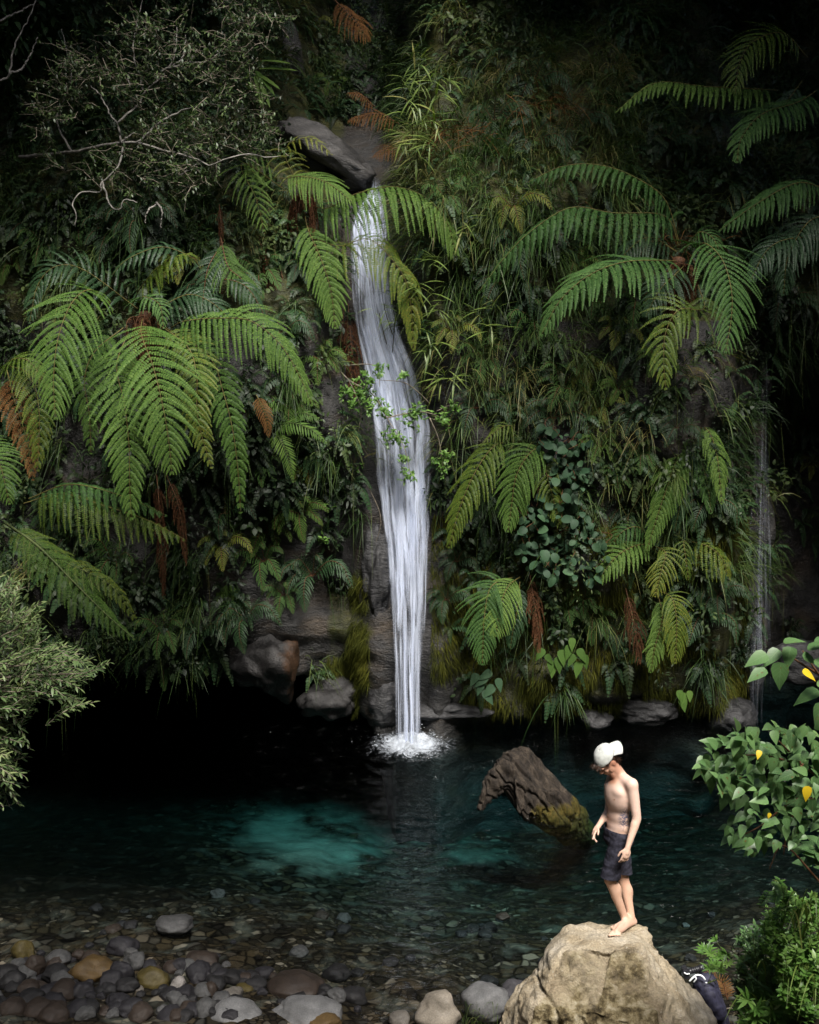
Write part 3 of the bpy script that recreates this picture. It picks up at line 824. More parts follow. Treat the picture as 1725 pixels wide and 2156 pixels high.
def ground_h(x, y):
    x = np.asarray(x, float); y = np.asarray(y, float)
    ys = np.interp(x, [-6, -3, -1.6, -.6, .3, 1.2, 2.2, 3.5, 5], [12.4, 12.2, 11.9, 11.2, 10.9, 10.8, 10.7, 11.2, 12.0])
    d = y - ys + .25 * fbm(np.stack([x * .9, y * .9, x * 0], -1), 3)
    h = np.where(d > 0, -.11 * np.minimum(d, 4) - 1.7 * sstep(d, .6, 10.5), -.13 * d)
    h = h + .5 * np.maximum(0, 10.3 - y)
    h = h + sstep(x, 2.3, 3.6) * sstep(10.9 - y, 0, 2.2) * .75 + sstep(-x, 4.6, 6.2) * sstep(11.6 - y, 0, 2.6) * 2.6
    h = h + 1.3 * np.maximum(0, np.abs(x) - 9.0) * sstep(y, -30, 5) + 1.7 * np.maximum(0, -1.5 - y)  # side slopes and rear hill, out of view, shaped to cut sky light
    h = np.minimum(h, 24)
    return h + .05 * fbm(np.stack([x * 2.5, y * 2.5, x * 0 + 4], -1), 3)


gx = np.concatenate([np.linspace(-34, -9, 40)[:-1], np.linspace(-9, 9, 240), np.linspace(9, 34, 40)[1:]])
gy = np.concatenate([np.linspace(-26, 8, 70)[:-1], np.linspace(8, 20, 190), np.linspace(20, 27, 30)[1:]])
X, Y = np.meshgrid(gx, gy, indexing='ij')
V = np.stack([X, Y, ground_h(X, Y)], -1).reshape(-1, 3)
pvx, pvy = proj(V)
sand = np.zeros(len(V))
for (cx, cy, rx, ry, k) in [(560, 1752, 80, 40, .9), (650, 1785, 90, 30, 1.0), (735, 1800, 70, 26, 1), (590, 1720, 60, 26, .8), (880, 1752, 60, 24, .9), (950, 1740, 40, 20, .7),
                            (800, 1760, 60, 25, .55), (780, 1690, 160, 45, .75), (930, 1650, 160, 45, .6), (660, 1830, 40, 14, .6), (1000, 1800, 70, 22, .45), (560, 1820, 40, 14, .5)]:
    wb = .5 * fbm(V * [1.6, 1.6, 0], 3)
    sand = np.maximum(sand, k * np.exp(-(((pvx - cx) / rx + wb) ** 2 + ((pvy - cy) / ry + wb * 1.2) ** 2) ** 1.2))
wide = .15 * np.exp(-(((pvx - 720) / 330) ** 2 + ((pvy - 1735) / 105) ** 2) ** 1.3) * (1 + .5 * wb)
sand = np.maximum(sand, wide)
sand[V[:, 1] < 13] = 0
o = Acc().add(V, grid_faces(len(gx), len(gy))).build('ground', [M['bed'], M['soil']]); add_attr(o, 'sand', sand); add_attr(o, 'bed_shade', .8 * sstep(V[:, 1] + .5 * wb, 13.0, 15.0) * np.maximum(sstep(-V[:, 0] + .8 * wb, 1.7, 4.2), .75 * sstep(V[:, 0] + .8 * wb, 1.0, 3.2)))  # second mask puts shade into the bed colour left and right
fy = V[:, 2].reshape(len(gx), len(gy)); fz = (fy[:-1, :-1] + fy[1:, 1:]) / 2
o.data.polygons.foreach_set('material_index', (fz > .45).astype(np.int32).ravel()); tag(o, kind='structure')

a = Acc(); bx = [(-12, 8), (12, 8), (12, 27), (-12, 27)]
wx = np.linspace(-12, 12, 2); wy = np.linspace(8, 27, 2)
a.add([(x, y, z) for z in (0, -5) for x, y in bx], [(0, 1, 2, 3), (7, 6, 5, 4), (0, 4, 5, 1), (1, 5, 6, 2), (2, 6, 7, 3), (3, 7, 4, 0)])
tag(a.build('pool_water', M['water'], smooth=False), kind='structure')

# ------------------------------------------------------------------ main waterfall
M['fall_sheet'] = fall_material('fall_sheet', 9, 8.0, .34, .58)
M['fall_stream'] = fall_material('fall_stream', 4, 1.3, .34, .62, False)
M['fall_thin'] = fall_material('fall_thin', 4, 1.2, .38, .72, False)
M['foam'] = foam_material()


def fall_at(u, t):
    """u 0..1 across, t photo y"""
    L = np.interp(t, FALL[:, 0], FALL[:, 1]); R = np.interp(t, FALL[:, 0], FALL[:, 2]); Y = np.interp(t, FALL[:, 0], FALL[:, 3])
    vx = L + (R - L) * u
    d = FWD[None] + RGT[None] * ((vx - 862.5) / FV)[:, None] - UPV[None] * ((t - 1078) / FV)[:, None]
    return CAM + d * (Y / d[:, 1])[:, None]


fall = thing('waterfall', (0, 19.36, 0), 'tall white silky waterfall dropping down the mossy cliff into the pool', 'waterfall')
for lay in range(2):
    a = Acc(); nu, nv = 26, 150
    tv = np.linspace(374, 1562, nv); uu = np.linspace(0, 1, nu)
    U, T = np.meshgrid(uu, tv, indexing='ij')
    p = fall_at(U.ravel(), T.ravel())
    p[:, 1] -= (.10 + .08 * lay) * np.sqrt(np.maximum(0, 1 - (2 * U.ravel() - 1) ** 2)) * (1 if lay else .5) + .03 * fbm(np.stack([U.ravel() * 9, T.ravel() * .006, U.ravel() * 0 + lay], -1), 3)
    den = np.interp(T.ravel(), [378, 415, 700, 850, 1000, 1250, 1400, 1562], [.0, 1.3, 1.35, 1.2, 1.0, .8, .3, .05])
    den = den * (1 - .55 * np.exp(-((U.ravel() - .70) / .07) ** 2) * sstep(T.ravel(), 800, 900) * (1 - sstep(T.ravel(), 1180, 1300)))
    a.add(p, grid_faces(nu, nv), den * (1 if lay else .9), 0, np.stack([U.ravel() + lay * .37, (T.ravel() - 374) / 1190], -1) if False else np.stack([U.ravel(), (T.ravel() - 374) / 1190 + lay * .31], -1))
    a.build('water_sheet', M['fall_sheet'], fall)
a = Acc()
for k in range(150):
    u0 = rng.random(); c = rng.random()
    t0 = 390 + rng.random() ** .8 * 760; t1 = min(1560, t0 + rng.uniform(90, 300))
    if k < 26: t0 = rng.uniform(1180, 1330); t1 = 1562; u0 = np.clip(rng.choice([.35, .63, .2, .85], p=[.4, .35, .13, .12]) + rng.normal(0, .05), .05, .95)
    tv = np.linspace(t0, t1, 26); w = rng.uniform(.02, .10)
    uc = u0 + (rng.normal(0, .05)) * np.linspace(0, 1, 26) + .035 * fbm(np.stack([tv * .012, np.full(26, k * 3.3), np.zeros(26)], -1), 2)
    uc = np.clip(uc, .03, .97)
    wv = w * (1 + .6 * fbm(np.stack([tv * .02, np.full(26, k * 1.7), np.ones(26)], -1), 2))
    pl = fall_at(np.clip(uc - wv, -.02, 1.02), tv); pr = fall_at(np.clip(uc + wv, -.02, 1.02), tv)
    off = .12 + .16 * rng.random()
    pl[:, 1] -= off; pr[:, 1] -= off
    s = np.linspace(0, 1, 26)
    den = np.minimum(1, np.minimum(s * 5, 1 if t1 > 1555 else (1 - s) * 5)) * rng.uniform(.3, .95)
    den = np.broadcast_to(den, (26,))
    r = rng.random() * 50
    a.add(np.stack([pl, pr], 1).reshape(-1, 3), np.stack([np.arange(25) * 2, np.arange(25) * 2 + 1, np.arange(25) * 2 + 3, np.arange(25) * 2 + 2], -1), np.repeat(den, 2), 0,
          np.stack([np.tile([0, 1], 26), np.repeat(s * (t1 - t0) / 260 + r, 2)], -1))
# the two main columns at the foot
for (uc0, uc1, w, d) in [(.33, .37, .085, 1.1), (.38, .40, .05, .9), (.63, .62, .055, 1.0), (.66, .64, .03, .9), (.05, .10, .022, .55), (.85, .93, .07, .22), (.75, .82, .08, .25)]:
    tv = np.linspace(1200, 1562, 26); s = np.linspace(0, 1, 26); uc = uc0 + (uc1 - uc0) * s
    pl = fall_at(uc - w, tv); pr = fall_at(uc + w, tv); pl[:, 1] -= .22; pr[:, 1] -= .22
    a.add(np.stack([pl, pr], 1).reshape(-1, 3), np.stack([np.arange(25) * 2, np.arange(25) * 2 + 1, np.arange(25) * 2 + 3, np.arange(25) * 2 + 2], -1), np.repeat(np.minimum(1, s * 3) * d, 2), 0,
          np.stack([np.tile([0, 1], 26), np.repeat(s * 1.2 + uc0 * 9, 2)], -1))
a.build('falling_streams', M['fall_stream'], fall)
for P_ in ([(779, 348, 22.7), (783, 362, 22.65), (787, 378, 22.55), (789, 400, 22.45), (783, 430, 22.2)], [(810, 362, 22.7), (803, 374, 22.65), (795, 388, 22.5), (786, 420, 22.3), (772, 455, 22.0)]):
    q_ = catmull([at(*e_) for e_ in P_], 26); w_ = np.linspace(.02, .06, 26)[:, None] * [1, 0, 0]; q_ = q_ - [0, .1, 0]
    a.add(np.stack([q_ - w_, q_ + w_], 1).reshape(-1, 3), np.stack([np.arange(25) * 2, np.arange(25) * 2 + 1, np.arange(25) * 2 + 3, np.arange(25) * 2 + 2], -1), np.repeat(np.sin(np.linspace(.4, 3, 26)) * 1.1, 2), 0,
          np.stack([np.tile([0, 1], 26), np.repeat(np.linspace(0, .5, 26), 2)], -1))
# plunge foam: ragged mound on the water
nr, na = 40, 96
rr, aa = np.meshgrid(np.linspace(0.001, 1, nr), np.linspace(0, 2 * np.pi, na + 1), indexing='ij')
c = on_z(866, 1570)
px = c[0] + rr * np.cos(aa) * 1.05; py = c[1] + rr * np.sin(aa) * 1.15
hz = .006 + .2 * np.exp(-(rr / .33) ** 2) * (1 + .8 * fbm(np.stack([px * 6, py * 6, px * 0], -1), 3)) + .05 * np.exp(-((rr - .55) / .2) ** 2) * np.maximum(0, fbm(np.stack([px * 5, py * 5, px * 0 + 8], -1), 3))
hz = np.maximum(hz, .006)
dn = np.interp(rr, [0, .3, .48, .7, .88, 1], [1.35, .98, .68, .50, .30, 0])
Acc().add(np.stack([px, py, hz], -1).reshape(-1, 3), grid_faces(nr, na + 1), dn.ravel()).build('plunge_foam', M['foam'], fall)
a = Acc()
ico = bmesh.new(); bmesh.ops.create_icosphere(ico, subdivisions=1, radius=1)
IV1 = np.array([v.co for v in ico.verts]); IF1 = np.array([[v.index for v in f.verts] for f in ico.faces]); ico.free()
for k in range(80):
    r = abs(rng.normal(0, .3)) + .1; an = rng.random() * 6.28
    p = c + np.array([r * math.cos(an), r * math.sin(an), .03 + abs(rng.normal(0, .13)) * max(.1, 1 - r)])
    a.add(p + IV1 * rng.uniform(.003, .007) * [1, 1, 1.3], IF1, 2)
M['drop'] = plain('droplet_white', (.8, .84, .88), .3, .5)
a.build('splash_drops', M['drop'], fall)

# thin trickle on the right
th = thing('waterfall', at(1600, 1535, 20.9) * [1, 1, 0], 'thin faint trickle of water falling at the right in deep shade', 'waterfall')
a = Acc()
for k in range(34):
    u = rng.normal(0, 1); t0 = rng.uniform(735, 1150); t1 = min(1540, t0 + rng.uniform(250, 700)); tv = np.linspace(t0, t1, 30); s = np.linspace(0, 1, 30)
    vx = 1606 - (tv - 740) * .012 + u * np.interp(tv, [740, 1000, 1540], [5, 7, 13]); w = rng.uniform(1.0, 4.5); vx = vx + 3 * fbm(np.stack([tv * .01, np.full(30, k * 2.1), np.zeros(30)], -1), 2)
    Yd = np.interp(tv, [740, 1540], [20.9, 20.5]) - .1 * rng.random()
    f = lambda vv: CAM + (FWD + RGT * ((vv - 862.5) / FV)[:, None] - UPV * ((tv - 1078) / FV)[:, None]) * (Yd / (FWD[1] - UPV[1] * (tv - 1078) / FV))[:, None]
    pl, pr = f(vx - w), f(vx + w)
    a.add(np.stack([pl, pr], 1).reshape(-1, 3), np.stack([np.arange(29) * 2, np.arange(29) * 2 + 1, np.arange(29) * 2 + 3, np.arange(29) * 2 + 2], -1),
          np.repeat(np.minimum(1, np.minimum(s * 4, (1 - s) * 4)) * rng.uniform(.10, .34), 2), 0, np.stack([np.tile([0, 1], 30), np.repeat(s * 3 + k, 2)], -1))
a.build('falling_streams', M['fall_thin'], th)

# ------------------------------------------------------------------ rocks
bm = bmesh.new(); bmesh.ops.create_icosphere(bm, subdivisions=4, radius=1)
IV = np.array([v.co for v in bm.verts]); IF = np.array([[v.index for v in f.verts] for f in bm.faces]); bm.free()


def rock_verts(c, ax, seed, rough=.12, cuts=5, rot=0.0, dip=0.0):
    r = np.random.default_rng(seed)
    d = IV.copy(); R = np.ones(len(d))
    for k in range(cuts):
        n = unit(r.normal(size=3) * [1, 1, .8]); h = r.uniform(.68, .95); q = d @ n
        R = np.minimum(R, np.where(q > .05, h / np.maximum(q, .05), 9))
    R = R * (1 + rough * fbm(d * 1.4 + seed * 3.1, 4) + rough * .25 * fbm(d * 6 + seed, 3))
    p = d * R[:, None] * np.asarray(ax)
    cd, sd_ = math.cos(dip), math.sin(dip)
    p = np.stack([p[:, 0] * cd + p[:, 2] * sd_, p[:, 1], -p[:, 0] * sd_ + p[:, 2] * cd], -1)
    cr, sr = math.cos(rot), math.sin(rot)
    p = np.stack([p[:, 0] * cr - p[:, 1] * sr, p[:, 0] * sr + p[:, 1] * cr, p[:, 2]], -1)
    return np.asarray(c) + p


def rock(name, c, ax, mat, seed, label, cat='stone', group=None, attr=None, **k):
    o = Acc().add(rock_verts(np.zeros(3), ax, seed, **k), IF).build(name, mat)
    o.location = [float(q) for q in c]
    if attr: add_attr(o, attr[0], attr[1](np.array([v.co for v in o.data.vertices])))
    return tag(o, label, cat, group)


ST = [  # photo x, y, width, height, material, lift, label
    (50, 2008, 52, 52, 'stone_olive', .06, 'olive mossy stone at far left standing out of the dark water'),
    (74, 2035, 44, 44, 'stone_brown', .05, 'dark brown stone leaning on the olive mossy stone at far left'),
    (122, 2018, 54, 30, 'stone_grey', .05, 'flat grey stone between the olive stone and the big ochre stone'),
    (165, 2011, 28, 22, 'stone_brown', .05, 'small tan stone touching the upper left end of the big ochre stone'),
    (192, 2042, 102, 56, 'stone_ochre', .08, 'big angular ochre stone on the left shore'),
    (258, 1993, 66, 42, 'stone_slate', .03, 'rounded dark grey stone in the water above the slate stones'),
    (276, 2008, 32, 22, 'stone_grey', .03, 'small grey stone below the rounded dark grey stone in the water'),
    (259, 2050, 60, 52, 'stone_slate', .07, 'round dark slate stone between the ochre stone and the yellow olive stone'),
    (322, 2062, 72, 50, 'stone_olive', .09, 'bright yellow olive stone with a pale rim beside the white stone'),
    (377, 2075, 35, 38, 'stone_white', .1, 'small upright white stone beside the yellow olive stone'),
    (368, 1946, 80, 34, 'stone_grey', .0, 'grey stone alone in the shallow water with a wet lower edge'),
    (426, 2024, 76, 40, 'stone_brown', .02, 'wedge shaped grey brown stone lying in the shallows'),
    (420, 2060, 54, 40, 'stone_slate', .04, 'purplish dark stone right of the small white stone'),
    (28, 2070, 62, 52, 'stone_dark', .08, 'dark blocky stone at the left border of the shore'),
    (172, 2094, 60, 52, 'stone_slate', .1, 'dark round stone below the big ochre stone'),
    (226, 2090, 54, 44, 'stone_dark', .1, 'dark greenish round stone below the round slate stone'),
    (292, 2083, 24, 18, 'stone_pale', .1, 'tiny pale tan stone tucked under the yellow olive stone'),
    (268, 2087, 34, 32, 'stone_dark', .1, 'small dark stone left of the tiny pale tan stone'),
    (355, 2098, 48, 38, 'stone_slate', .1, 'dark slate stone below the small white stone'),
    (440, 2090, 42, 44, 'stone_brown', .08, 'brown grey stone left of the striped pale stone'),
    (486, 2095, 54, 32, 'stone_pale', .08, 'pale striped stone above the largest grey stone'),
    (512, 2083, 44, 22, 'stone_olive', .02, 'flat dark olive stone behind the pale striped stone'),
    (488, 2139, 118, 64, 'stone_grey_lit', .13, 'large smooth light grey stone at the bottom of the shore'),
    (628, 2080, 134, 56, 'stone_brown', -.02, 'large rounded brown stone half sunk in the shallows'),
    (645, 2140, 150, 48, 'stone_grey_lit', .1, 'long flat grey stone at the lower border behind a golden stone'),
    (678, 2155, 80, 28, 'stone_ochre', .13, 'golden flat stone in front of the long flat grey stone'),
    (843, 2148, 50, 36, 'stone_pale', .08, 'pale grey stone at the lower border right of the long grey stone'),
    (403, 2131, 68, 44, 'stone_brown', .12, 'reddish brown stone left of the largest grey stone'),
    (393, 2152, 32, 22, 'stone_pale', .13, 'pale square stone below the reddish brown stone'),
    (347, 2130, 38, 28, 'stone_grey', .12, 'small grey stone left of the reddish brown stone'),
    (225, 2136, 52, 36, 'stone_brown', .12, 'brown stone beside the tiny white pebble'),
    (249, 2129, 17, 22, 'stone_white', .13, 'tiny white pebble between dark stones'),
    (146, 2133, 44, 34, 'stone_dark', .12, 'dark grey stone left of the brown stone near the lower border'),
    (925, 2128, 94, 84, 'stone_tan_lit', .2, 'tan grey rounded stone left of the big boulder, first of three'),
    (1024, 2108, 104, 76, 'stone_grey_lit', .2, 'two tone grey rounded stone in the middle of three beside the boulder'),
    (1084, 2092, 64, 52, 'stone_slate_lit', .18, 'dark grey stone touching the left foot of the big boulder'),
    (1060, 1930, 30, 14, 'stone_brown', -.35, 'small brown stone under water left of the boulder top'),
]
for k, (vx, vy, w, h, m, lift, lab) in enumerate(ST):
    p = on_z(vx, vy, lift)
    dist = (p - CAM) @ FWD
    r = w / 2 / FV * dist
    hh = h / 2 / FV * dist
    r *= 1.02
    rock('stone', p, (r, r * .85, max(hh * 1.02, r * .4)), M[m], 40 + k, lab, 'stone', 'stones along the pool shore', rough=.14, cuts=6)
st0 = {}
fill = []
for k in range(230):
    vx = rng.uniform(-20, 760); vy = rng.uniform(2015, 2170)
    if vx > 480 and rng.random() < .6: continue
    p = on_z(vx, vy, .05)
    gh = float(ground_h(p[0], p[1]))
    r = .05 + .12 * rng.random() ** 2
    fill.append((p[0], p[1], gh + r * .25, r))
protos = []
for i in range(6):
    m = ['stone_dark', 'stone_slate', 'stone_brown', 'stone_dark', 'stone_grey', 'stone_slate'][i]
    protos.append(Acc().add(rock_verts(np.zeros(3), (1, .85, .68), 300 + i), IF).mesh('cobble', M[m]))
for (x, y, z, r) in fill:
    o = bpy.data.objects.new('cobble', random.choice(protos)); COL.objects.link(o)
    o.location = (float(x), float(y), float(z)); o.scale = (r, r, r * rng.uniform(.8, 1.1)); o.rotation_euler = (rng.uniform(-.3, .3), rng.uniform(-.3, .3), rng.uniform(0, 6.3))
    tag(o, 'small dark cobble among the bigger stones on the shore', 'stone', 'small cobbles on the shore')
for k in range(60):   # cobbles under water on the shallow bed
    vx = rng.uniform(60, 1640); vy = rng.uniform(1840, 2080)
    p = on_z(vx, vy, -.3); gh = float(ground_h(p[0], p[1])); r = rng.uniform(.04, .12)
    if gh > -.05: continue
    o = bpy.data.objects.new('cobble', random.choice(protos)); COL.objects.link(o)
    o.location = (float(p[0]), float(p[1]), gh + r * .2); o.scale = (r, r, r * .8); o.rotation_euler = (0, 0, rng.uniform(0, 6.3))
    tag(o, 'cobble lying under the clear shallow water on the pool bed', 'stone', 'cobbles under the shallow water')

# rocks in the cliff foot
def rust_attr(v): return sstep(v[:, 0], .0, .5) * .9
rock('rock', at(575, 1408, 20.25), (.6, .6, .62), M['rust_rock'], 5, 'big grey rock with a rusty right side hanging over the dark cave', 'rock', attr=('rust', rust_attr), rough=.26, cuts=10)
rock('rock', at(700, 1470, 20.35), (.55, .5, .38), M['rust_rock'], 6, 'dark rock above the cave right of the rust stained rock', 'rock', attr=('rust', lambda v: v[:, 0] * 0), rough=.35, cuts=10)
rock('rock', at(690, 1080, 21.0), (.95, .8, 1.7), M['rust_rock'], 9, 'tall brown cliff block left of the waterfall with rusty streaks', 'rock', attr=('rust', lambda v: .35 + .4 * vnoise(v * 2.2)), rough=.3, cuts=9)
rock('rock', at(792, 1215, 20.12), (.3, .28, .85), M['slab'], 11, 'wet grey slab against the left side of the waterfall', 'rock', rough=.4, cuts=10)
rock('rock', at(810, 1480, 19.95), (.3, .3, .42), M['slab'], 12, 'dark wet rock beside the foot of the waterfall', 'rock', rough=.2, cuts=7)
rock('rock', at(925, 1492, 20.1), (.85, .4, .17), M['slab'], 13, 'low wet ledge running right from the foot of the waterfall', 'rock', rough=.2, cuts=7, rot=-.1)
rock('rock', at(1255, 1508, 20.42), (.34, .4, .2), M['slab'], 14, 'wet pale block at the waterline under the mossy wall', 'rock', rough=.16, cuts=8)
rock('rock', at(1360, 1494, 20.5), (.62, .5, .26), M['slab'], 15, 'wet bluish ledge block right of the pale waterline block', 'rock', rough=.2, cuts=8)
rock('rock', at(1535, 1502, 20.7), (.5, .5, .34), M['slab'], 16, 'wet streaked rock at the foot of the thin trickle', 'rock', rough=.2, cuts=8)
rock('rock', at(1690, 1400, 21.3), (.8, .5, .5), M['slab'], 17, 'black wet ledge deep in the right hand recess', 'rock', rough=.2, cuts=8)
rock('rock', at(692, 322, 22.45), (1.15, .5, .34), M['slab_pale'], 18, 'grey sloping rock slab left of the top of the waterfall', 'rock', rough=.22, cuts=9, dip=.55)
rock('rock', at(752, 368, 22.55), (.34, .3, .26), M['slab_pale'], 19, 'dark rock at the lip of the waterfall', 'rock', rough=.2, cuts=8)
rock('rock', at(608, 170, 24.3), (.28, .3, 1.2), M['slab_pale'], 20, 'pale upright rock rib high above the grey slab', 'rock', rough=.25, cuts=8)

# ------------------------------------------------------------------ the sunken log
sd = Solid()
lp = [at(1085, 1600, 16.95), at(1120, 1650, 16.85), at(1165, 1705, 16.7), at(1205, 1745, 16.5), at(1245, 1790, 16.2)]
sd.cap(at(1080, 1618, 16.9), at(1135, 1688, 16.75), .30, .38)
sd.cap(at(1095, 1600, 17.0), at(1150, 1680, 16.9), .22, .32)
sd.cap(at(1118, 1615, 17.0), at(1160, 1690, 16.85), .19, .26)
sd.cap(lp[2], on_z(1196, 1728, -.4), .36, .28); sd.cap(on_z(1196, 1728, -.4), on_z(1226, 1764, -1.75), .28, .22)
sd.cap(at(1066, 1622, 16.8), at(1032, 1662, 16.7), .24, .15)
sd.cap(at(1036, 1650, 16.7), at(1014, 1700, 16.6), .14, .07)
sd.cap(at(1040, 1650, 16.75), at(1032, 1692, 16.62), .07, .035)
for q in range(6):
    sd.cap(at(1088 + q * 15, 1650 + q * 5, 16.5), at(1095 + q * 15, 1708 + q * 5 + 10 * (q % 2), 16.38), .085, .035)
v, f, nr_ = sd.bake(.018, 3)
axis = unit(lp[3] - lp[0]); q = v - lp[0]; al = q @ axis; rad = q - al[:, None] * axis
g = fbm(np.stack([rad[:, 0] * 9, rad[:, 1] * 9, rad[:, 2] * 9 + al * .8], -1), 4)
cr_ = np.abs(vnoise(np.stack([rad[:, 0] * 13, rad[:, 1] * 13, rad[:, 2] * 13 + al * 1.1], -1)))
v = v + nr_ * (g * .035 + fbm(v * 2.6, 3) * .035 - .06 * (1 - sstep(cr_, 0, .22)))[:, None]
o = Acc().add(v, f).build('tree_stump_log', M['wood'])
vx, vy = proj(v)
moss = np.maximum(sstep(.30 - v[:, 2], 0, .3) * .95 * sstep(vx, 1085, 1140), .6 * np.exp(-((vx - 1072) / 26) ** 2 - ((vy - 1670) / 14) ** 2))
add_attr(o, 'moss', moss - .2)
tag(o, 'weathered brown log end with root flare leaning out of the pool, mossy below water', 'log')

# ------------------------------------------------------------------ the boulder
bp = [at(1183, 1966, 10.3), at(1205, 1945, 10.4), at(1240, 1934, 10.45), at(1302, 1938, 10.4), at(1366, 1945, 10.35), at(1404, 2000, 10.3), at(1432, 2056, 10.25), at(1480, 2112, 10.1), at(1545, 2192, 9.95),
      at(1125, 2030, 10.15), at(1092, 2078, 10.05), at(1028, 2150, 9.95), at(980, 2230, 9.8),
      at(1186, 1992, 9.72), at(1290, 1990, 9.62), at(1345, 1995, 9.68), at(1412, 2080, 9.5),
      at(1130, 2120, 9.35), at(1260, 2130, 9.15), at(1400, 2180, 9.1), at(1500, 2240, 9.3),
      (.4, 9.0, -.5), (1.2, 8.6, -.5), (2.2, 8.7, -.5), (2.9, 9.4, -.5), (2.8, 10.4, -.5), (1.6, 11.0, -.5), (.7, 10.6, -.5)]
bm = bmesh.new()
for p in bp: bm.verts.new([float(c) for c in p])
bmesh.ops.convex_hull(bm, input=bm.verts)
bmesh.ops.delete(bm, geom=[v_ for v_ in bm.verts if not v_.link_faces], context='VERTS')
bm.verts.index_update()
hv = [tuple(v_.co) for v_ in bm.verts]; hf = [tuple(x.index for x in f_.verts) for f_ in bm.faces]; bm.free()
v, f, n = baked(hv, hf, .018, 3)
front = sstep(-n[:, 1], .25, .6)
dsp = .06 * fbm(v * 1.6, 4) + .018 * fbm(v * 9, 4) + front * (.045 * fbm(v * [5, 5, 5] + 3, 4) - .05 * np.abs(fbm(v * 3.1 + 11, 3)))
tq = fbm(v * [1.3, 1.3, 2.2] + 7, 3) * 3.5; tq = (np.floor(tq) + sstep(tq - np.floor(tq), .35, .65)) / 3.5
crk = np.abs(vnoise(v * [1.1, 1.1, 1.6] + 4.2))
dsp = dsp + .085 * tq - .06 * (1 - sstep(crk, 0, .05)) + .014 * fbm(v * 22, 2) * front
v = v + n * dsp[:, None] - n * .02
vx, vy = proj(v)
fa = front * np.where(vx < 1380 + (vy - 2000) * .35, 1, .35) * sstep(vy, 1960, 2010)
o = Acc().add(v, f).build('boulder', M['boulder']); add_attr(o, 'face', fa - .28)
tag(o, 'large tan boulder the shirtless person stands on', 'boulder')
BV = BVHTree.FromPolygons([tuple(p) for p in v], [tuple(int(i) for i in q) for q in f])


def hit(vx, vy):
    d = ray(vx, vy)
    r = BV.ray_cast(Vector(CAM), Vector(d))
    return np.array(r[0]) if r[0] is not None else on_z(vx, vy, 1.7)


def down(p):
    r = BV.ray_cast(Vector((p[0], p[1], 6)), Vector((0, 0, -1)))
    return np.array(r[0]) if r[0] is not None else np.array(p)

# ------------------------------------------------------------------ the person on the boulder
YM = float(np.mean([hit(1316, 1952)[1], hit(1300, 1944)[1]]))
YM = 10.0 if not 9 < YM < 11 else YM
pm = lambda vx, vy, dy=0.0: at(vx, vy, YM + dy)
FW = unit(np.array([-.84, -.54, 0])); LF = np.array([-FW[1], FW[0], 0]) * 1.0
LF = np.array([.54, -.84, 0]); ZZ = np.array([0, 0, 1.0])
TM = np.stack([FW, LF, ZZ])             # torso axes: forward, left, up
heelL, ballL, toeL = hit(1324, 1953), hit(1298, 1968), hit(1288, 1979)
heelR, ballR, toeR = hit(1329, 1945), hit(1297, 1941), hit(1283, 1940)
heelR, toeR = hit(1338, 1951) + [0, .03, 0], hit(1281, 1945); ballR = heelR * .3 + toeR * .7
for q in (toeR, ballR): q[2] = down(q)[2]
base = (heelL + heelR) / 2
person = thing('person', base, 'shirtless barefoot person in backwards white cap and dark shorts standing on the boulder', 'person')
sd = Solid(); J = {}
tanpts = []                              # (point, radius of influence, tan)


def limb(a, b, ra, rb, t=0):
    sd.cap(a, b, ra, rb)
    for s in np.linspace(0, 1, 5): tanpts.append((*(a + (b - a) * s), t))


def blob(c, ax, Mx=None, t=0):
    sd.ball(c, ax, TM if Mx is None else Mx); tanpts.append((*c, t))


shL, elL, wrL = pm(1331, 1653, -.13), pm(1341, 1724, -.17), pm(1322, 1784, -.27)
shR, elR, wrR = pm(1289, 1640, .13), pm(1281, 1708, .17), pm(1259, 1741, -.02)
hpL, hpR = pm(1309, 1768, -.07), pm(1299, 1763, .08)
knL, knR = pm(1284, 1850, -.10), pm(1314, 1856, .08)
anL = heelL + np.array([-.035, 0, .085]); anR = heelR + np.array([-.035, -.01, .085])
# torso
blob(pm(1304, 1674, .0), (.118, .160, .19))
blob(pm(1309, 1648, .02), (.088, .185, .078))
blob(pm(1293, 1664, -.03) + LF * .045 + FW * .004, (.048, .085, .06))
blob(pm(1289, 1658, .05) - LF * .02 + FW * .004, (.05, .078, .058))
blob(pm(1303, 1716, .0), (.086, .128, .12))
blob(pm(1303, 1738, .0), (.090, .133, .10))
blob(pm(1302, 1758, .0), (.108, .150, .10))
limb(pm(1306, 1634, .01), shL + [0, 0, .0], .055, .058); limb(pm(1302, 1630, .04), shR, .055, .055)
blob(shL, (.062, .062, .068)); blob(shR, (.058, .058, .062))
# neck
limb(pm(1307, 1636, .02), pm(1290, 1610, .0), .066, .056, .75)
limb(pm(1296, 1634, .0), pm(1283, 1616, -.01), .045, .045, .9)
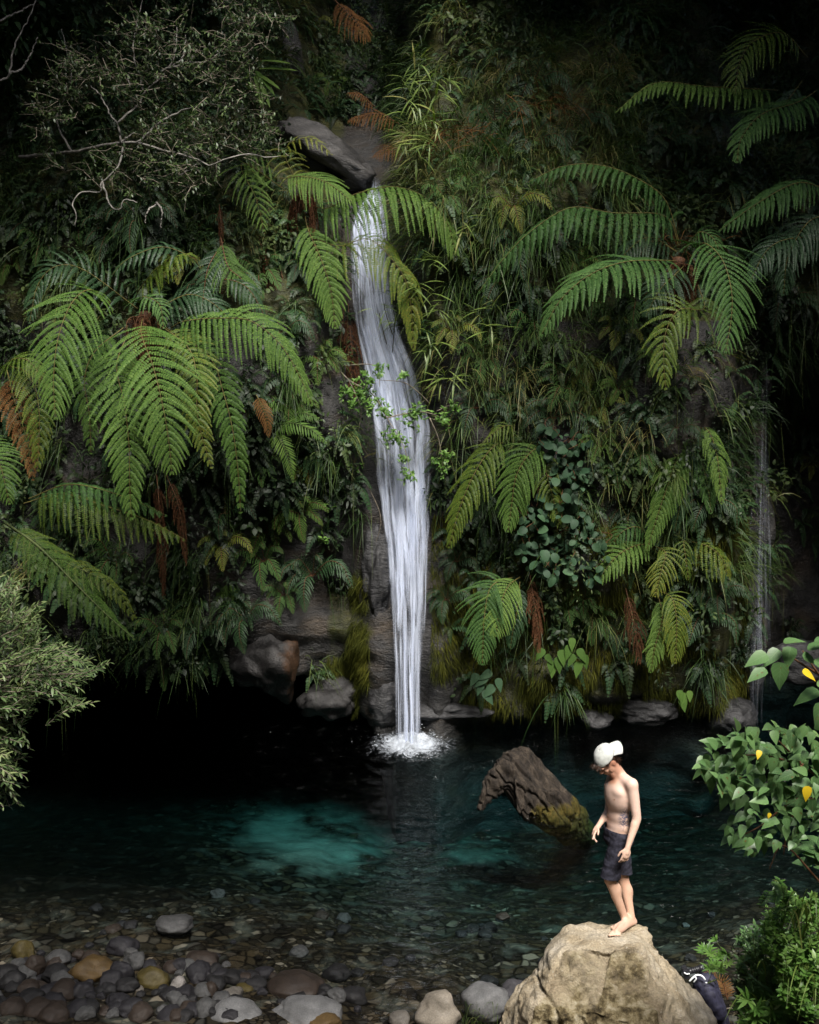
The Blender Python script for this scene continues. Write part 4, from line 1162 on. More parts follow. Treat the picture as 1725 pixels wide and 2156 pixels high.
# head
HC = pm(1276.5, 1601, -.01)
hf_ = unit(FW * math.cos(math.radians(42)) - ZZ * math.sin(math.radians(42)))
hl_ = unit(np.array([.54, -.84, 0])); hu_ = unit(np.cross(hf_, hl_))
HM = np.stack([hf_, hl_, hu_])
hp = lambda f, l, u: HC + hf_ * f + hl_ * l + hu_ * u
sd.ball(HC, (.100, .078, .105), HM); tanpts.append((*HC, .6))
for (p_, ax_) in [((.035, 0, -.065), (.062, .056, .062)), ((.055, 0, -.108), (.032, .030, .022)), ((.088, 0, .012), (.018, .055, .016)), ((.02, .058, -.06), (.04, .018, .05)), ((.02, -.058, -.06), (.04, .018, .05)),
                  ((.072, .038, -.035), (.022, .024, .02)), ((.072, -.038, -.035), (.022, .024, .02)), ((.088, 0, -.072), (.013, .026, .008)), ((.086, 0, -.084), (.013, .022, .008))]:
    c_ = hp(*p_); sd.ball(c_, ax_, HM); tanpts.append((*c_, .7))
sd.cap(hp(.094, 0, .004), hp(.115, 0, -.040), .010, .0135); tanpts.append((*hp(.115, 0, -.03), 1.1))
sd.ball(hp(.106, .011, -.045), (.011, .009, .009), HM); sd.ball(hp(.106, -.011, -.045), (.011, .009, .009), HM)
for s_ in (1, -1):
    sd.ball(hp(-.012, s_ * .080, -.018), (.021, .011, .036), HM); tanpts.append((*hp(-.012, s_ * .08, -.018), 1.2))
# arms
limb(shL, elL, .058, .045); limb(elL, wrL, .047, .029, .3); sd.ball(elL * .75 + wrL * .25, (.044, .042, .06))
limb(shR, elR, .047, .038); limb(elR, wrR, .041, .026, .25)
sd.ball((shL * .55 + elL * .45), (.053, .05, .08))


def hand(w, fd, pn, thumb_side, curl, t, spread=1.0, length=1.0):
    """w wrist, fd along the palm, pn out of the back of the hand; fingers 4 + thumb"""
    fd = unit(fd); sdv = unit(np.cross(fd, pn)) * thumb_side; pn = unit(np.cross(sdv, fd)) * thumb_side
    c = w + fd * .05
    sd.ball(c, (.056, .042, .017), np.stack([fd, sdv, pn])); tanpts.append((*c, t))
    sd.cap(w, c, .025, .026)
    for k, (off, ln) in enumerate([(.030, .072), (.010, .080), (-.010, .074), (-.029, .058)]):
        b = w + fd * .085 + sdv * off * spread; d = unit(fd + sdv * off * 3.0 * spread)
        cu = curl[k]
        d1 = unit(d * math.cos(cu) - pn * math.sin(cu)); d2 = unit(d * math.cos(cu * 2.1) - pn * math.sin(cu * 2.1))
        m1 = b + d1 * ln * length * .52; m2 = m1 + d2 * ln * length * .5
        sd.cap(b - d * .02, m1, .0095, .0085); sd.cap(m1, m2, .0085, .0068); tanpts.append((*m1, t)); tanpts.append((*m2, t))
    b = w + fd * .03 + sdv * .028; d = unit(fd * .7 + sdv * .62 - pn * .35)
    m1 = b + d * .042; m2 = m1 + unit(fd * .95 + sdv * .15 - pn * .3) * .036
    sd.cap(b, m1, .0135, .0105); sd.cap(m1, m2, .0105, .0085); tanpts.append((*m2, t))


hand(wrL, pm(1314, 1822, -.31) - wrL, LF * .8 + ZZ * .1 + FW * .25, -1 if np.dot(np.cross(unit(pm(1314, 1822, -.31) - wrL), LF), FW) < 0 else 1, (.35, .45, .5, .55), .35)
hand(wrR, pm(1249, 1757, -.08) - wrR, -LF * .5 + FW * .5 + ZZ * .5, 1 if np.dot(np.cross(unit(pm(1249, 1757, -.08) - wrR), -LF), FW) > 0 else -1, (.1, .55, .75, .85), .3, 1.25)
# legs
limb(hpL, knL, .082, .056, .45); limb(hpR, knR, .082, .055, .45)
sd.ball(knL + FW * .008, (.055, .05, .06), TM); sd.ball(knR + FW * .008, (.053, .048, .06), TM)
tanpts.append((*knL, 1.0)); tanpts.append((*knR, 1.0))
for kn, an in ((knL, anL), (knR, anR)):
    limb(kn, an, .057, .037, .5)
    cm = kn * .66 + an * .34 - FW * .014; sd.ball(cm, (.058, .052, .10), TM); tanpts.append((*cm, .5))
    sd.ball(an, (.034, .036, .04), TM)
for an, he, ba, to in ((anL, heelL, ballL, toeL), (anR, heelR, ballR, toeR)):
    lift = np.array([0, 0, .022])
    sd.cap(an - [0, 0, .02], ba + lift + [0, 0, .006], .034, .026); sd.cap(he + lift + [0, 0, .008], ba + lift, .031, .03)
    sd.cap(an, he + lift + [0, 0, .01], .031, .031)
    fd = unit(to - ba); sv = unit(np.cross(fd, ZZ)); L_ = .062
    inner = sv if np.dot(sv, LF) < 0 and an is anL else (sv if np.dot(sv, LF) > 0 and an is anR else -sv)
    for k in range(5):
        b = ba + lift + inner * (.030 - .0155 * k) + fd * (.012 - .004 * k)
        e = b + fd * (L_ - .009 * k) + inner * (.004 - .003 * k) - [0, 0, .006]
        gz = down(e)[2] + .010; e[2] = max(e[2], gz)
        sd.cap(b, e, .0155 if k == 0 else .0115, .0125 if k == 0 else .0088)
        tanpts.append((*e, .35))
    tanpts.append((*((ba + an) / 2), .3)); tanpts.append((*he, .3))
bv, bf, bn = sd.bake(.0048, 3, .5)
# relax trunk and limbs so the muscles flow together; hands, feet and face stay crisp
keep = np.array([wrL + (pm(1314, 1822, -.31) - wrL) * .8, wrR + (pm(1249, 1757, -.08) - wrR) * 1.2, ballL, ballR, toeL, toeR, hp(.08, 0, -.05)])
wk = np.min(np.linalg.norm(bv[:, None] - keep[None], axis=2), axis=1)
wk = sstep(wk, .09, .16)[:, None]
eg = np.concatenate([bf[:, [0, 1]], bf[:, [1, 2]], bf[:, [2, 3]], bf[:, [3, 0]]])
cnt = np.bincount(eg[:, 0], minlength=len(bv)) + np.bincount(eg[:, 1], minlength=len(bv))
for _ in range(60):
    av = np.stack([np.bincount(eg[:, 0], bv[eg[:, 1], k], len(bv)) + np.bincount(eg[:, 1], bv[eg[:, 0], k], len(bv)) for k in range(3)], -1) / np.maximum(cnt, 1)[:, None]
    bv = bv + wk * .6 * (av - bv)
ob = Acc().add(bv, bf).build('body', M['skin'], person)
tp = np.array(tanpts); D = np.full((len(bv), len(tp)), 0.0)
for k in range(0, len(bv), 20000):
    D[k:k + 20000] = np.linalg.norm(bv[k:k + 20000, None] - tp[None, :, :3], axis=2)
W = np.exp(-(D / .045) ** 2) + 1e-9 * np.exp(-D)
tan = (W @ tp[:, 3]) / W.sum(1)
# reddened throat, bare pale chest
vx, vy = proj(bv)
facing = (bn @ FW > .1)
for (cx_, cy_, r_, k_) in [(1293.5, 1684, 1.7, 1.1), (1277, 1676, 1.4, 1.0), (1287, 1641, 7, .45)]:
    tan = tan + k_ * np.exp(-((vx - cx_) ** 2 + (vy - cy_) ** 2) / r_ ** 2) * facing
add_attr(ob, 'tan', tan)
td = np.exp(-(((vx - 1316) / 13) ** 2 + ((vy - 1725) / 23) ** 2) ** 2) * (bn[:, 1] < .2) * (np.linalg.norm(bv - (elL * .5 + wrL * .5), axis=1) > .12)
arm_d = np.min(np.linalg.norm(bv[:, None] - np.stack([shL + (elL - shL) * s for s in np.linspace(0, 1, 12)] + [elL + (wrL - elL) * s for s in np.linspace(0, 1, 10)])[None], axis=2), axis=1)
td = td * (arm_d > .062) + .5 * np.exp(-((vx - 1280) / 4) ** 2 - ((vy - 1647) / 7) ** 2)
add_attr(ob, 'tattoo', np.clip(td, 0, 1))

# eyes and brows
a = Acc()
for s_ in (1, -1):
    c_ = hp(.083, s_ * .032, -.012)
    a.add(c_ + (IV1 * [.010, .014, .006]) @ HM, IF1, .5)
    a.add(hp(.096, s_ * .032, .008) + (IV1 * [.006, .022, .004]) @ HM, IF1, .5)
a.build('eyes_and_brows', M['hair'], person)

# hair: fringe below the cap front, sides and nape
def strands(n, f0, f1, l0, l1, u0, u1, dvec, L, W=.010):
    a = Acc(); b = np.stack([hp(rng.uniform(f0, f1), rng.uniform(l0, l1), rng.uniform(u0, u1)) for _ in range(n)])
    d = unit(dvec) + rng.normal(0, .3, (n, 3))
    blades(a, b, d, L * rng.uniform(.6, 1.2, n), W, .35, .5, 0, 4)
    a.build('hair', M['hair'], person)
strands(120, .085, .108, -.05, .05, .045, .065, hf_ * 1.0 - hu_ * .1, .038)
strands(30, .08, .10, -.04, .05, .04, .06, hf_ * .6 - hu_ * .5, .035)
strands(40, .0, .05, .070, .080, .03, .055, -hu_ + hf_ * .3 + hl_ * .2, .025)
strands(160, -.095, -.06, -.06, .07, -.06, .02, -hu_ - hf_ * .1, .05)
strands(120, -.075, -.045, .05, .074, -.04, .03, -hu_ - hf_ * .2, .04)
v_ = hp(-.030, 0, .010) + (IV * (1 + .035 * fbm(IV * 6, 2))[:, None] * [.082, .079, .072]) @ HM; f_ = IF
Acc().add(v_, f_).build('hair', M['hair'], person)

# backwards cap: crown, opening over the forehead, brim over the nape
cu = unit(hu_ + hf_ * .16); cf = unit(np.cross(hl_, cu)); cf = cf * np.sign(np.dot(cf, hf_))
CC = hp(-.014, 0, .050)
nu, nv = 48, 16
th = np.linspace(0, 2 * np.pi, nu, endpoint=False)
rows = []
for j in range(nv):
    e = j / (nv - 1) * math.pi / 2
    r = math.cos(e) ** .82
    # puffed crown; gap of the strap over the forehead
    lift = np.where(j == 0, 0, 0) + (0 if j > 3 else (3 - j) / 3 * .028) * np.exp(-((np.angle(np.exp(1j * th))) / .42) ** 2)
    c_ = CC[None] + cf[None] * (np.cos(th) * .113 * r)[:, None] + hl_[None] * (np.sin(th) * .092 * r)[:, None] + cu[None] * (math.sin(e) * .097 - .008 + lift)[:, None]
    c_ = c_ - cf[None] * .012 * math.sin(e)
    rows.append(c_)
V_ = np.concatenate(rows); n0 = len(V_)
V_ = V_ + unit(V_ - CC) * (.0028 * fbm(V_ * 22, 2))[:, None] * np.repeat(sstep(np.arange(nv)[::-1], 1, 5), nu)[:, None]
i, j = np.meshgrid(np.arange(nv - 1), np.arange(nu), indexing='ij')
F_ = np.stack([i * nu + j, i * nu + (j + 1) % nu, (i + 1) * nu + (j + 1) % nu, (i + 1) * nu + j], -1).reshape(-1, 4)
ca = Acc().add(V_, F_)
o = ca.build('cap', M['cap'], person)
m_ = o.modifiers.new('thick', 'SOLIDIFY'); m_.thickness = .004; m_.offset = 1
# brim: a curved plate leaving the back of the crown
ns, nt_ = 15, 9
vs = []
for i in range(ns):
    an = (i / (ns - 1) - .5) * 2.5
    for j in range(nt_):
        t = j / (nt_ - 1)
        ext = .080 * math.cos(an * .55) ** .8 * t
        r0 = np.array([math.cos(an) * .110, math.sin(an) * .088])
        p = CC - cf * (r0[0] + ext) + hl_ * (r0[1] * (1 + .05 * t)) + cu * (.004 - .050 * t - .020 * t * t - .022 * math.sin(an) ** 2 * (1 + .6 * t))
        vs.append(p)
b_ = Acc().add(vs, grid_faces(ns, nt_)).build('brim', M['cap'], o)
b_.parent = o; b_.matrix_parent_inverse = Matrix.Identity(4)
m_ = b_.modifiers.new('thick', 'SOLIDIFY'); m_.thickness = .007; m_.offset = 0
sb = b_.modifiers.new('s', 'SUBSURF'); sb.levels = 1; sb.render_levels = 1

# knee length shorts: one cloth shell, open at waist and hems
so = Solid()
wc = pm(1301.5, 1750, .0)
so.ball(wc, (.119, .154, .095), TM)
so.ball(pm(1302, 1764, .0), (.124, .164, .11), TM)
hemL = hpL + (knL - hpL) * .84; hemR = hpR + (knR - hpR) * .9
so.cap(hpL + [0, 0, .02], hpL + (knL - hpL) * 1.12, .100, .090); so.cap(hpR + [0, 0, .02], hpR + (knR - hpR) * 1.12, .100, .088)
sv_, sf_, sn_ = so.bake(.009, 4)
fold = fbm(np.stack([(sv_ @ LF) * 5, (sv_ @ FW) * 5, sv_[:, 2] * 30 + (sv_ @ FW) * 12], -1), 3)
sv_ = sv_ + sn_ * (.0045 * fold + .003 * np.abs(fbm(sv_ * 13, 2)))[:, None]
me_ = bpy.data.meshes.new('shorts'); me_.from_pydata([tuple(p) for p in sv_], [], [tuple(int(k) for k in q) for q in sf_])
bm = bmesh.new(); bm.from_mesh(me_)
wn = unit(ZZ + FW * -.10)
g = bm.verts[:] + bm.edges[:] + bm.faces[:]
bmesh.ops.bisect_plane(bm, geom=g, plane_co=Vector(wc + ZZ * .028), plane_no=Vector(wn), clear_outer=True)
g = bm.verts[:] + bm.edges[:] + bm.faces[:]
hc = (hemL + hemR) / 2
bmesh.ops.bisect_plane(bm, geom=g, plane_co=Vector(hc), plane_no=Vector(unit((knL - hpL) * .5 + (knR - hpR) * .5 + FW * .04)), clear_outer=True)
for f_ in bm.faces: f_.smooth = True
bm.to_mesh(me_); bm.free()
me_.materials.append(M['shorts'])
so_ = bpy.data.objects.new('shorts', me_); COL.objects.link(so_); so_.parent = person; so_.matrix_parent_inverse = Matrix.Translation(-person.location)
m_ = so_.modifiers.new('thick', 'SOLIDIFY'); m_.thickness = .006; m_.offset = -1

# ------------------------------------------------------------------ pack and camera behind the boulder
YB = 10.55
pk = thing('backpack', at(1495, 2118, YB) - [0, 0, .25], 'dark navy backpack with a white strap tucked behind the right side of the boulder', 'backpack')
s1 = Solid()
c0, c1 = at(1480, 2070, YB), at(1508, 2125, YB)
s1.cap(c0, c1 - [0, 0, .2], .10, .15); s1.cap(c0 + [.05, .0, .01], c1 + [.03, 0, -.2], .09, .13); s1.cap(at(1470, 2064, YB), at(1490, 2064, YB), .05, .055)
s1.cap(at(1495, 2095, YB - .1), at(1512, 2130, YB - .1), .07, .09)
v_, f_, n_ = s1.bake(.012, 3); v_ = v_ + n_ * (.008 * fbm(v_ * 14, 3))[:, None]
Acc().add(v_, f_).build('pack_body', M['navy'], pk)
a = Acc(); P_ = [at(1452, 2066, YB - .12), at(1460, 2058, YB - .12), at(1468, 2053, YB - .1), at(1478, 2055, YB - .1), at(1485, 2063, YB - .1)]
tube(a, catmull(P_, 20), .009, 6); tube(a, catmull([at(1461, 2068, YB - .12), at(1466, 2061, YB - .13), at(1463, 2056, YB - .12)], 10), .007, 6)
a.build('strap', M['strap'], pk)
a = Acc(); tube(a, [at(1486, 2069, YB - .12), at(1489, 2069.5, YB - .12)], .006, 6); a.build('buckle', M['strap'], pk)
a = Acc(); tube(a, catmull([at(1492, 2064, YB - .1), at(1502, 2065, YB - .11), at(1508, 2072, YB - .11)], 10), .008, 6); a.build('flap', M['black'], pk)
cm = thing('camera', at(1455, 2056, YB), 'black camera with a ribbed lens resting on top of the navy backpack', 'camera')
a = Acc(); A_, B_ = at(1450, 2046, YB), at(1480, 2037, YB); dd = B_ - A_
for (s0, s1_, r) in [(0, .22, .026), (.24, .36, .029), (.38, .5, .026), (.52, .64, .029), (.66, .74, .026), (.76, 1.0, .032)]:
    tube(a, [A_ + dd * s0, A_ + dd * s1_], r, 16)
a.build('lens', M['black'], cm)
a = Acc(); tube(a, [A_ + dd * 1.0, A_ + dd * 1.03], .027, 16); a.build('front_glass', M['glass'], cm)
bm = bmesh.new(); bmesh.ops.create_cube(bm, size=1); bmesh.ops.bevel(bm, geom=bm.edges[:], offset=.12, segments=2, affect='EDGES')
cv = np.array([q.co for q in bm.verts]); cfaces = [[q.index for q in f_.verts] for f_ in bm.faces]; bm.free()
ax = unit(dd); bx_ = unit(np.cross(ax, ZZ)); cz = np.cross(bx_, ax); R3 = np.stack([ax, bx_, cz])
me_ = bpy.data.meshes.new('camera_body'); me_.from_pydata([tuple(A_ - ax * .03 + (q * [.055, .12, .085]) @ R3) for q in cv] + [tuple(A_ - ax * .03 + cz * .05 + (q * [.05, .05, .035]) @ R3) for q in cv], [],
    cfaces + [[k + len(cv) for k in q] for q in cfaces])
me_.materials.append(M['black']); oc = bpy.data.objects.new('camera_body', me_); COL.objects.link(oc); oc.parent = cm; oc.matrix_parent_inverse = Matrix.Translation(-cm.location)
a = Acc(); tube(a, catmull([at(1441, 2048, YB - .05), at(1446, 2051, YB - .07), at(1452, 2050, YB - .07)], 8), .007, 6); a.build('neck_strap', M['strap'], cm)

# ------------------------------------------------------------------ ferns traced plant by plant
def fern(label, crown, fronds, mat='fern', stem='stem_gold', trunk=None, cat='fern', name='fern', skirt=0, group=None):
    cp = at(*crown)
    t = thing(name, cp, label, cat, group)
    if trunk:
        a = Acc(); P = np.array([at(*q) for q in trunk]); n = 30; C = catmull(P, n)
        tube(a, C, np.linspace(.13, .09, n) * (1 + .12 * rng.normal(size=n)), 10, .5, 0)
        # fibres and old leaf bases on the trunk
        k = 260; i = rng.integers(0, n, k); dirs = unit(rng.normal(size=(k, 3)) * [1, 1, .3])
        blades(a, C[i] + dirs * .08, dirs * .5 + [0, 0, -1], rng.uniform(.15, .4, k), .012, .1, .5, 0, 3)
        a.build('trunk', M['fibre'], t)
    for s in fronds:
        P = np.array([at(*q) for q in s['P']])
        d = float((P.mean(0) - CAM) @ FWD)
        kw = {k: v for k, v in s.items() if k not in ('P', 'hw', 'mat', 'stem', 'label')}
        kw.setdefault('N', (0, -.62, .78))
        a = Acc(); frond(a, P, s['hw'] / FV * d, **kw)
        o = a.build('frond', [M[s.get('mat', mat)], M[s.get('stem', stem)]], t)
        if s.get('label'): o['label'] = s['label']
    if skirt:
        a = Acc()
        for k in range(skirt):
            an = rng.uniform(0, 6.28); r = rng.uniform(.1, .28)
            p0 = cp + [0, 0, -.1]; p1 = cp + [math.cos(an) * r, math.sin(an) * r - .1, -.25]; p2 = p1 + [rng.normal(0, .08), rng.normal(0, .08), -rng.uniform(.5, 1.1)]
            frond(a, [p0, p1, p2], .12, N=(math.cos(an), math.sin(an), .3), npair=14, npin=6, droop=1.2, rr=.007, messy=.25)
        a.build('dead_fronds', [M['fern_dead'], M['stem_brown']], t)
    return t


# 1  the big tree fern on the left
fern('large tree fern with broad bright fronds hanging at the left of the photo', (305, 650, 18.9), [
    dict(P=[(235, 640, 18.8), (190, 610, 18.3), (150, 640, 17.9), (122, 715, 17.6), (113, 800, 17.4), (117, 880, 17.3)], hw=112, npair=30, npin=15, droop=.35, tint=.52, lop=(1, .8), N=(-.1, -.75, .65)),
    dict(P=[(300, 670, 18.7), (298, 705, 18.1), (322, 770, 17.7), (342, 850, 17.4), (355, 925, 17.3), (362, 995, 17.25)], hw=112, npair=32, npin=15, droop=.35, tint=.58, N=(0, -.8, .6)),
    dict(P=[(270, 700, 18.7), (246, 770, 18.2), (262, 850, 17.8), (272, 940, 17.6), (273, 1015, 17.5), (277, 1092, 17.45)], hw=78, npair=30, npin=12, droop=.3, tint=.48, N=(0, -.8, .6)),
    dict(P=[(330, 680, 18.7), (395, 730, 18.2), (414, 790, 17.9), (415, 865, 17.75), (427, 925, 17.7), (446, 985, 17.65)], hw=56, npair=28, npin=10, droop=.3, tint=.55, mat='fern_yellow', N=(0, -.8, .6)),
    dict(P=[(350, 690, 18.8), (440, 750, 18.4), (470, 825, 18.1), (491, 910, 17.95), (502, 1000, 17.9), (507, 1080, 17.85)], hw=48, npair=28, npin=9, droop=.35, tint=.34, N=(0, -.8, .6)),
    dict(P=[(360, 690, 18.8), (390, 676, 18.5), (460, 670, 18.2), (528, 676, 18.0), (588, 722, 17.85), (630, 790, 17.75), (657, 852, 17.7)], hw=82, npair=34, npin=12, droop=.9, tint=.45, N=(.1, -.75, .65), mat='fern'),
    dict(P=[(260, 690, 18.9), (200, 740, 18.5), (178, 800, 18.3), (188, 870, 18.2), (192, 955, 18.15)], hw=45, npair=24, npin=9, droop=.3, tint=.4, N=(0, -.8, .6)),
    dict(P=[(290, 650, 19.0), (180, 570, 18.7), (120, 560, 18.5), (80, 600, 18.4), (62, 680, 18.3)], hw=60, npair=24, npin=9, droop=.5, tint=.25, mat='fern_dark'),
    dict(P=[(330, 655, 19.1), (350, 640, 18.8), (400, 620, 18.7), (450, 640, 18.6), (500, 690, 18.6)], hw=60, npair=24, npin=9, droop=.7, tint=.4, mat='fern_dark'),
    dict(P=[(315, 655, 19.1), (300, 625, 18.7), (335, 640, 18.4), (345, 690, 18.3)], hw=40, npair=18, npin=8, droop=.5, tint=.6, mat='fern_blue'),
], trunk=[(330, 1010, 20.3), (322, 850, 19.8), (310, 740, 19.3), (306, 660, 18.95)], name='tree_fern', skirt=16)
fern('yellowing brown tipped fern at the left border', (30, 770, 18.8), [
    dict(P=[(20, 770, 18.8), (60, 790, 18.4), (82, 860, 18.2), (80, 990, 18.1)], hw=55, npair=20, npin=9, droop=.5, tint=.45, mat='fern_yellow', gap=.8),
    dict(P=[(15, 780, 18.8), (30, 840, 18.5), (55, 920, 18.4), (70, 1010, 18.4)], hw=45, npair=18, npin=8, droop=.5, tint=.6, mat='rust', gap=.7),
    dict(P=[(10, 790, 18.8), (20, 760, 18.4), (60, 760, 18.2), (105, 820, 18.1)], hw=45, npair=20, npin=8, droop=.6, tint=.3, mat='fern_yellow'),
], mat='fern_yellow')
fern('fern cut by the left border below the yellowing fern', (-40, 950, 17.5), [
    dict(P=[(-60, 930, 17.5), (-30, 940, 17.3), (0, 980, 17.1), (20, 1060, 17.0)], hw=55, npair=22, npin=10, droop=.4, tint=.5),
])
fern('dim fern with a thin arching golden stem above the big left tree fern', (276, 640, 19.4), [
    dict(P=[(276, 648, 19.4), (300, 600, 19.1), (345, 552, 18.9), (400, 532, 18.7)], hw=62, npair=14, npin=12, droop=1.0, tint=.45, mat='fern_yellow', start=.35, tipw=.4, N=(0, -.5, .86)),
    dict(P=[(420, 560, 19.2), (400, 540, 19.0), (340, 520, 18.8), (270, 545, 18.7), (235, 580, 18.7)], hw=42, npair=18, npin=9, droop=.8, tint=.4, mat='fern_dark'),
])
fern('fern with red brown bare stems in shade right of the dim golden fern', (480, 520, 19.6), [
    dict(P=[(400, 600, 19.5), (470, 588, 19.2), (520, 605, 19.0), (556, 660, 18.9)], hw=40, npair=12, npin=9, droop=1.0, tint=.3, mat='fern_dark', stem='stem_brown', start=.5),
    dict(P=[(465, 500, 19.6), (480, 560, 19.3), (510, 590, 19.2), (530, 640, 19.1)], hw=55, npair=20, npin=9, droop=.6, tint=.4, mat='fern', stem='stem_brown'),
    dict(P=[(470, 510, 19.6), (440, 560, 19.3), (430, 610, 19.2), (425, 660, 19.1)], hw=50, npair=20, npin=9, droop=.6, tint=.3, mat='fern_dark', stem='stem_brown'),
])
fern('dark serrated fern drooping in front of the cave mouth on the left', (60, 1040, 18.4), [
    dict(P=[(50, 1060, 18.4), (130, 1040, 18.1), (220, 1065, 17.9), (310, 1095, 17.8), (388, 1135, 17.7)], hw=78, npair=26, npin=12, droop=1.3, tint=.35, mat='fern_yellow', gap=.6, lop=(.6, 1), N=(0, -.5, .86)),
    dict(P=[(60, 1050, 18.4), (150, 1020, 18.1), (260, 1045, 17.9), (350, 1085, 17.8)], hw=50, npair=22, npin=10, droop=1.2, tint=.4, mat='fern_blue', N=(0, -.5, .86)),
])
fern('fern with a straight green midrib slanting down to the cave on the left', (10, 1100, 17.6), [
    dict(P=[(10, 1100, 17.6), (80, 1150, 17.3), (155, 1225, 17.1), (220, 1290, 17.0), (282, 1345, 16.9)], hw=66, npair=28, npin=12, droop=.7, tint=.5, mat='fern', stem='stem_green', gap=.6, rr=.022, N=(0, -.5, .86)),
    dict(P=[(0, 1110, 17.7), (60, 1130, 17.4), (130, 1180, 17.3), (230, 1230, 17.2), (290, 1310, 17.2)], hw=45, npair=26, npin=10, droop=.5, tint=.4, mat='fern_yellow', gap=.5, N=(0, -.5, .86)),
], stem='stem_green')
# 2  the tree fern over the waterfall
fern('tree fern arching across the top of the waterfall', (640, 395, 20.4), [
    dict(P=[(600, 400, 20.4), (520, 345, 20.1), (510, 360, 19.9), (538, 415, 19.7), (556, 485, 19.6)], hw=66, npair=22, npin=12, droop=.4, tint=.75, N=(-.1, -.7, .7)),
    dict(P=[(590, 376, 20.4), (640, 372, 20.2), (690, 385, 20.0), (742, 425, 19.9)], hw=66, npair=26, npin=12, droop=.6, tint=.68, N=(0, -.6, .8)),
    dict(P=[(650, 430, 20.5), (690, 438, 20.3), (750, 408, 20.1), (830, 393, 19.9), (895, 415, 19.8), (940, 465, 19.7), (960, 530, 19.65)], hw=104, npair=34, npin=16, droop=1.3, tint=.68, tipw=.4, N=(.05, -.35, .93), pw=1.05, gap=1.1),
    dict(P=[(640, 430, 20.5), (648, 480, 20.1), (676, 545, 19.9), (697, 612, 19.8), (706, 690, 19.75)], hw=62, npair=24, npin=12, droop=.5, tint=.62, start=.25, N=(0, -.8, .6)),
    dict(P=[(660, 500, 20.4), (715, 518, 20.1), (775, 503, 19.95), (825, 545, 19.8), (860, 610, 19.7), (872, 735, 19.65)], hw=78, npair=26, npin=14, droop=1.1, tint=.5, mat='fern_yellow', N=(-.1, -.6, .78), gap=.9),
    dict(P=[(640, 410, 20.5), (600, 320, 20.5), (650, 290, 20.3), (700, 325, 20.2)], hw=40, npair=18, npin=9, droop=.8, tint=.6, mat='fern_yellow'),
    dict(P=[(640, 440, 20.6), (620, 490, 20.4), (640, 520, 20.3), (660, 470, 20.2)], hw=50, npair=18, npin=9, droop=.7, tint=.4),
], trunk=[(600, 900, 21.0), (610, 700, 20.9), (625, 520, 20.8), (640, 400, 20.5)], name='tree_fern', skirt=10)
t = fern('dead brown shaggy frond hanging beside the upper waterfall', (735, 650, 20.6), [
    dict(P=[(733, 640, 20.7), (738, 700, 20.5), (742, 770, 20.4), (735, 850, 20.35)], hw=48, npair=30, npin=14, droop=2.2, messy=.28, tint=.5, mat='fern_dead', stem='stem_brown', tipw=.35, gap=.7, N=(0, -1, .1)),
    dict(P=[(725, 650, 20.8), (720, 720, 20.6), (728, 800, 20.55), (725, 880, 20.5)], hw=38, npair=26, npin=12, droop=2.2, messy=.28, tint=.35, mat='fern_dead', stem='stem_brown', tipw=.35, gap=.7, N=(0, -1, .1)),
    dict(P=[(660, 640, 20.9), (655, 720, 20.8), (660, 800, 20.8)], hw=30, npair=22, npin=10, droop=2.2, messy=.28, tint=.3, mat='fern_dead', stem='stem_brown', gap=.7, N=(0, -1, .1)),
], mat='fern_dead', cat='dead frond', name='dead_frond')
# 3  the right tree fern
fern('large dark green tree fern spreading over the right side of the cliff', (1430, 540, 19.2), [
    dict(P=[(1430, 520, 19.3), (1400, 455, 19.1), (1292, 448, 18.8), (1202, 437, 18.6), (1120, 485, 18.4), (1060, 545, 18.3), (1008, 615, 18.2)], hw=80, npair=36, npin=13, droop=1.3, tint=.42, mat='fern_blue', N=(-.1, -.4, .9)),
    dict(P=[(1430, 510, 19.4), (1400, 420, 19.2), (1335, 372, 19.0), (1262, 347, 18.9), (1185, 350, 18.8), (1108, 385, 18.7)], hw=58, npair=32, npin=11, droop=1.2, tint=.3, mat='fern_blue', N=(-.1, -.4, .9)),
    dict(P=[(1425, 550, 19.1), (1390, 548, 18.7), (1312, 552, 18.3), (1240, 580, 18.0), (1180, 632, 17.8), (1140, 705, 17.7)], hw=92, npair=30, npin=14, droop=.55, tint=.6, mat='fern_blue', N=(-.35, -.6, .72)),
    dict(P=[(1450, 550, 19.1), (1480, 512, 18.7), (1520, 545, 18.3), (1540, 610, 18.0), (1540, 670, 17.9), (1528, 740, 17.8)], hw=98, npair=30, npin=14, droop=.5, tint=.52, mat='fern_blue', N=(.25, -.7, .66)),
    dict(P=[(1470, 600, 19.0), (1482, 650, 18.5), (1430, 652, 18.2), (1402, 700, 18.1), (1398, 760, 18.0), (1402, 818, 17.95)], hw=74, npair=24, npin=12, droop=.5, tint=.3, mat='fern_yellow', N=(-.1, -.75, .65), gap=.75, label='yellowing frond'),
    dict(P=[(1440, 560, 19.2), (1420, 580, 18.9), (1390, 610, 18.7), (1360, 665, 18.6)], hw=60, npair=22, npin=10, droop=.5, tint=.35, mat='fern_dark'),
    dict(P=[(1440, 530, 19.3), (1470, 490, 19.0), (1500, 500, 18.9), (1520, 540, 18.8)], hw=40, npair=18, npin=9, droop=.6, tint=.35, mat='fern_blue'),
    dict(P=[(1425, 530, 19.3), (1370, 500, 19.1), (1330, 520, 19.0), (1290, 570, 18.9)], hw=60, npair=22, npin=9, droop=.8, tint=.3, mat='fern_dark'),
], trunk=[(1395, 980, 20.4), (1400, 800, 20.0), (1415, 650, 19.6), (1430, 545, 19.25)], name='tree_fern', skirt=10)
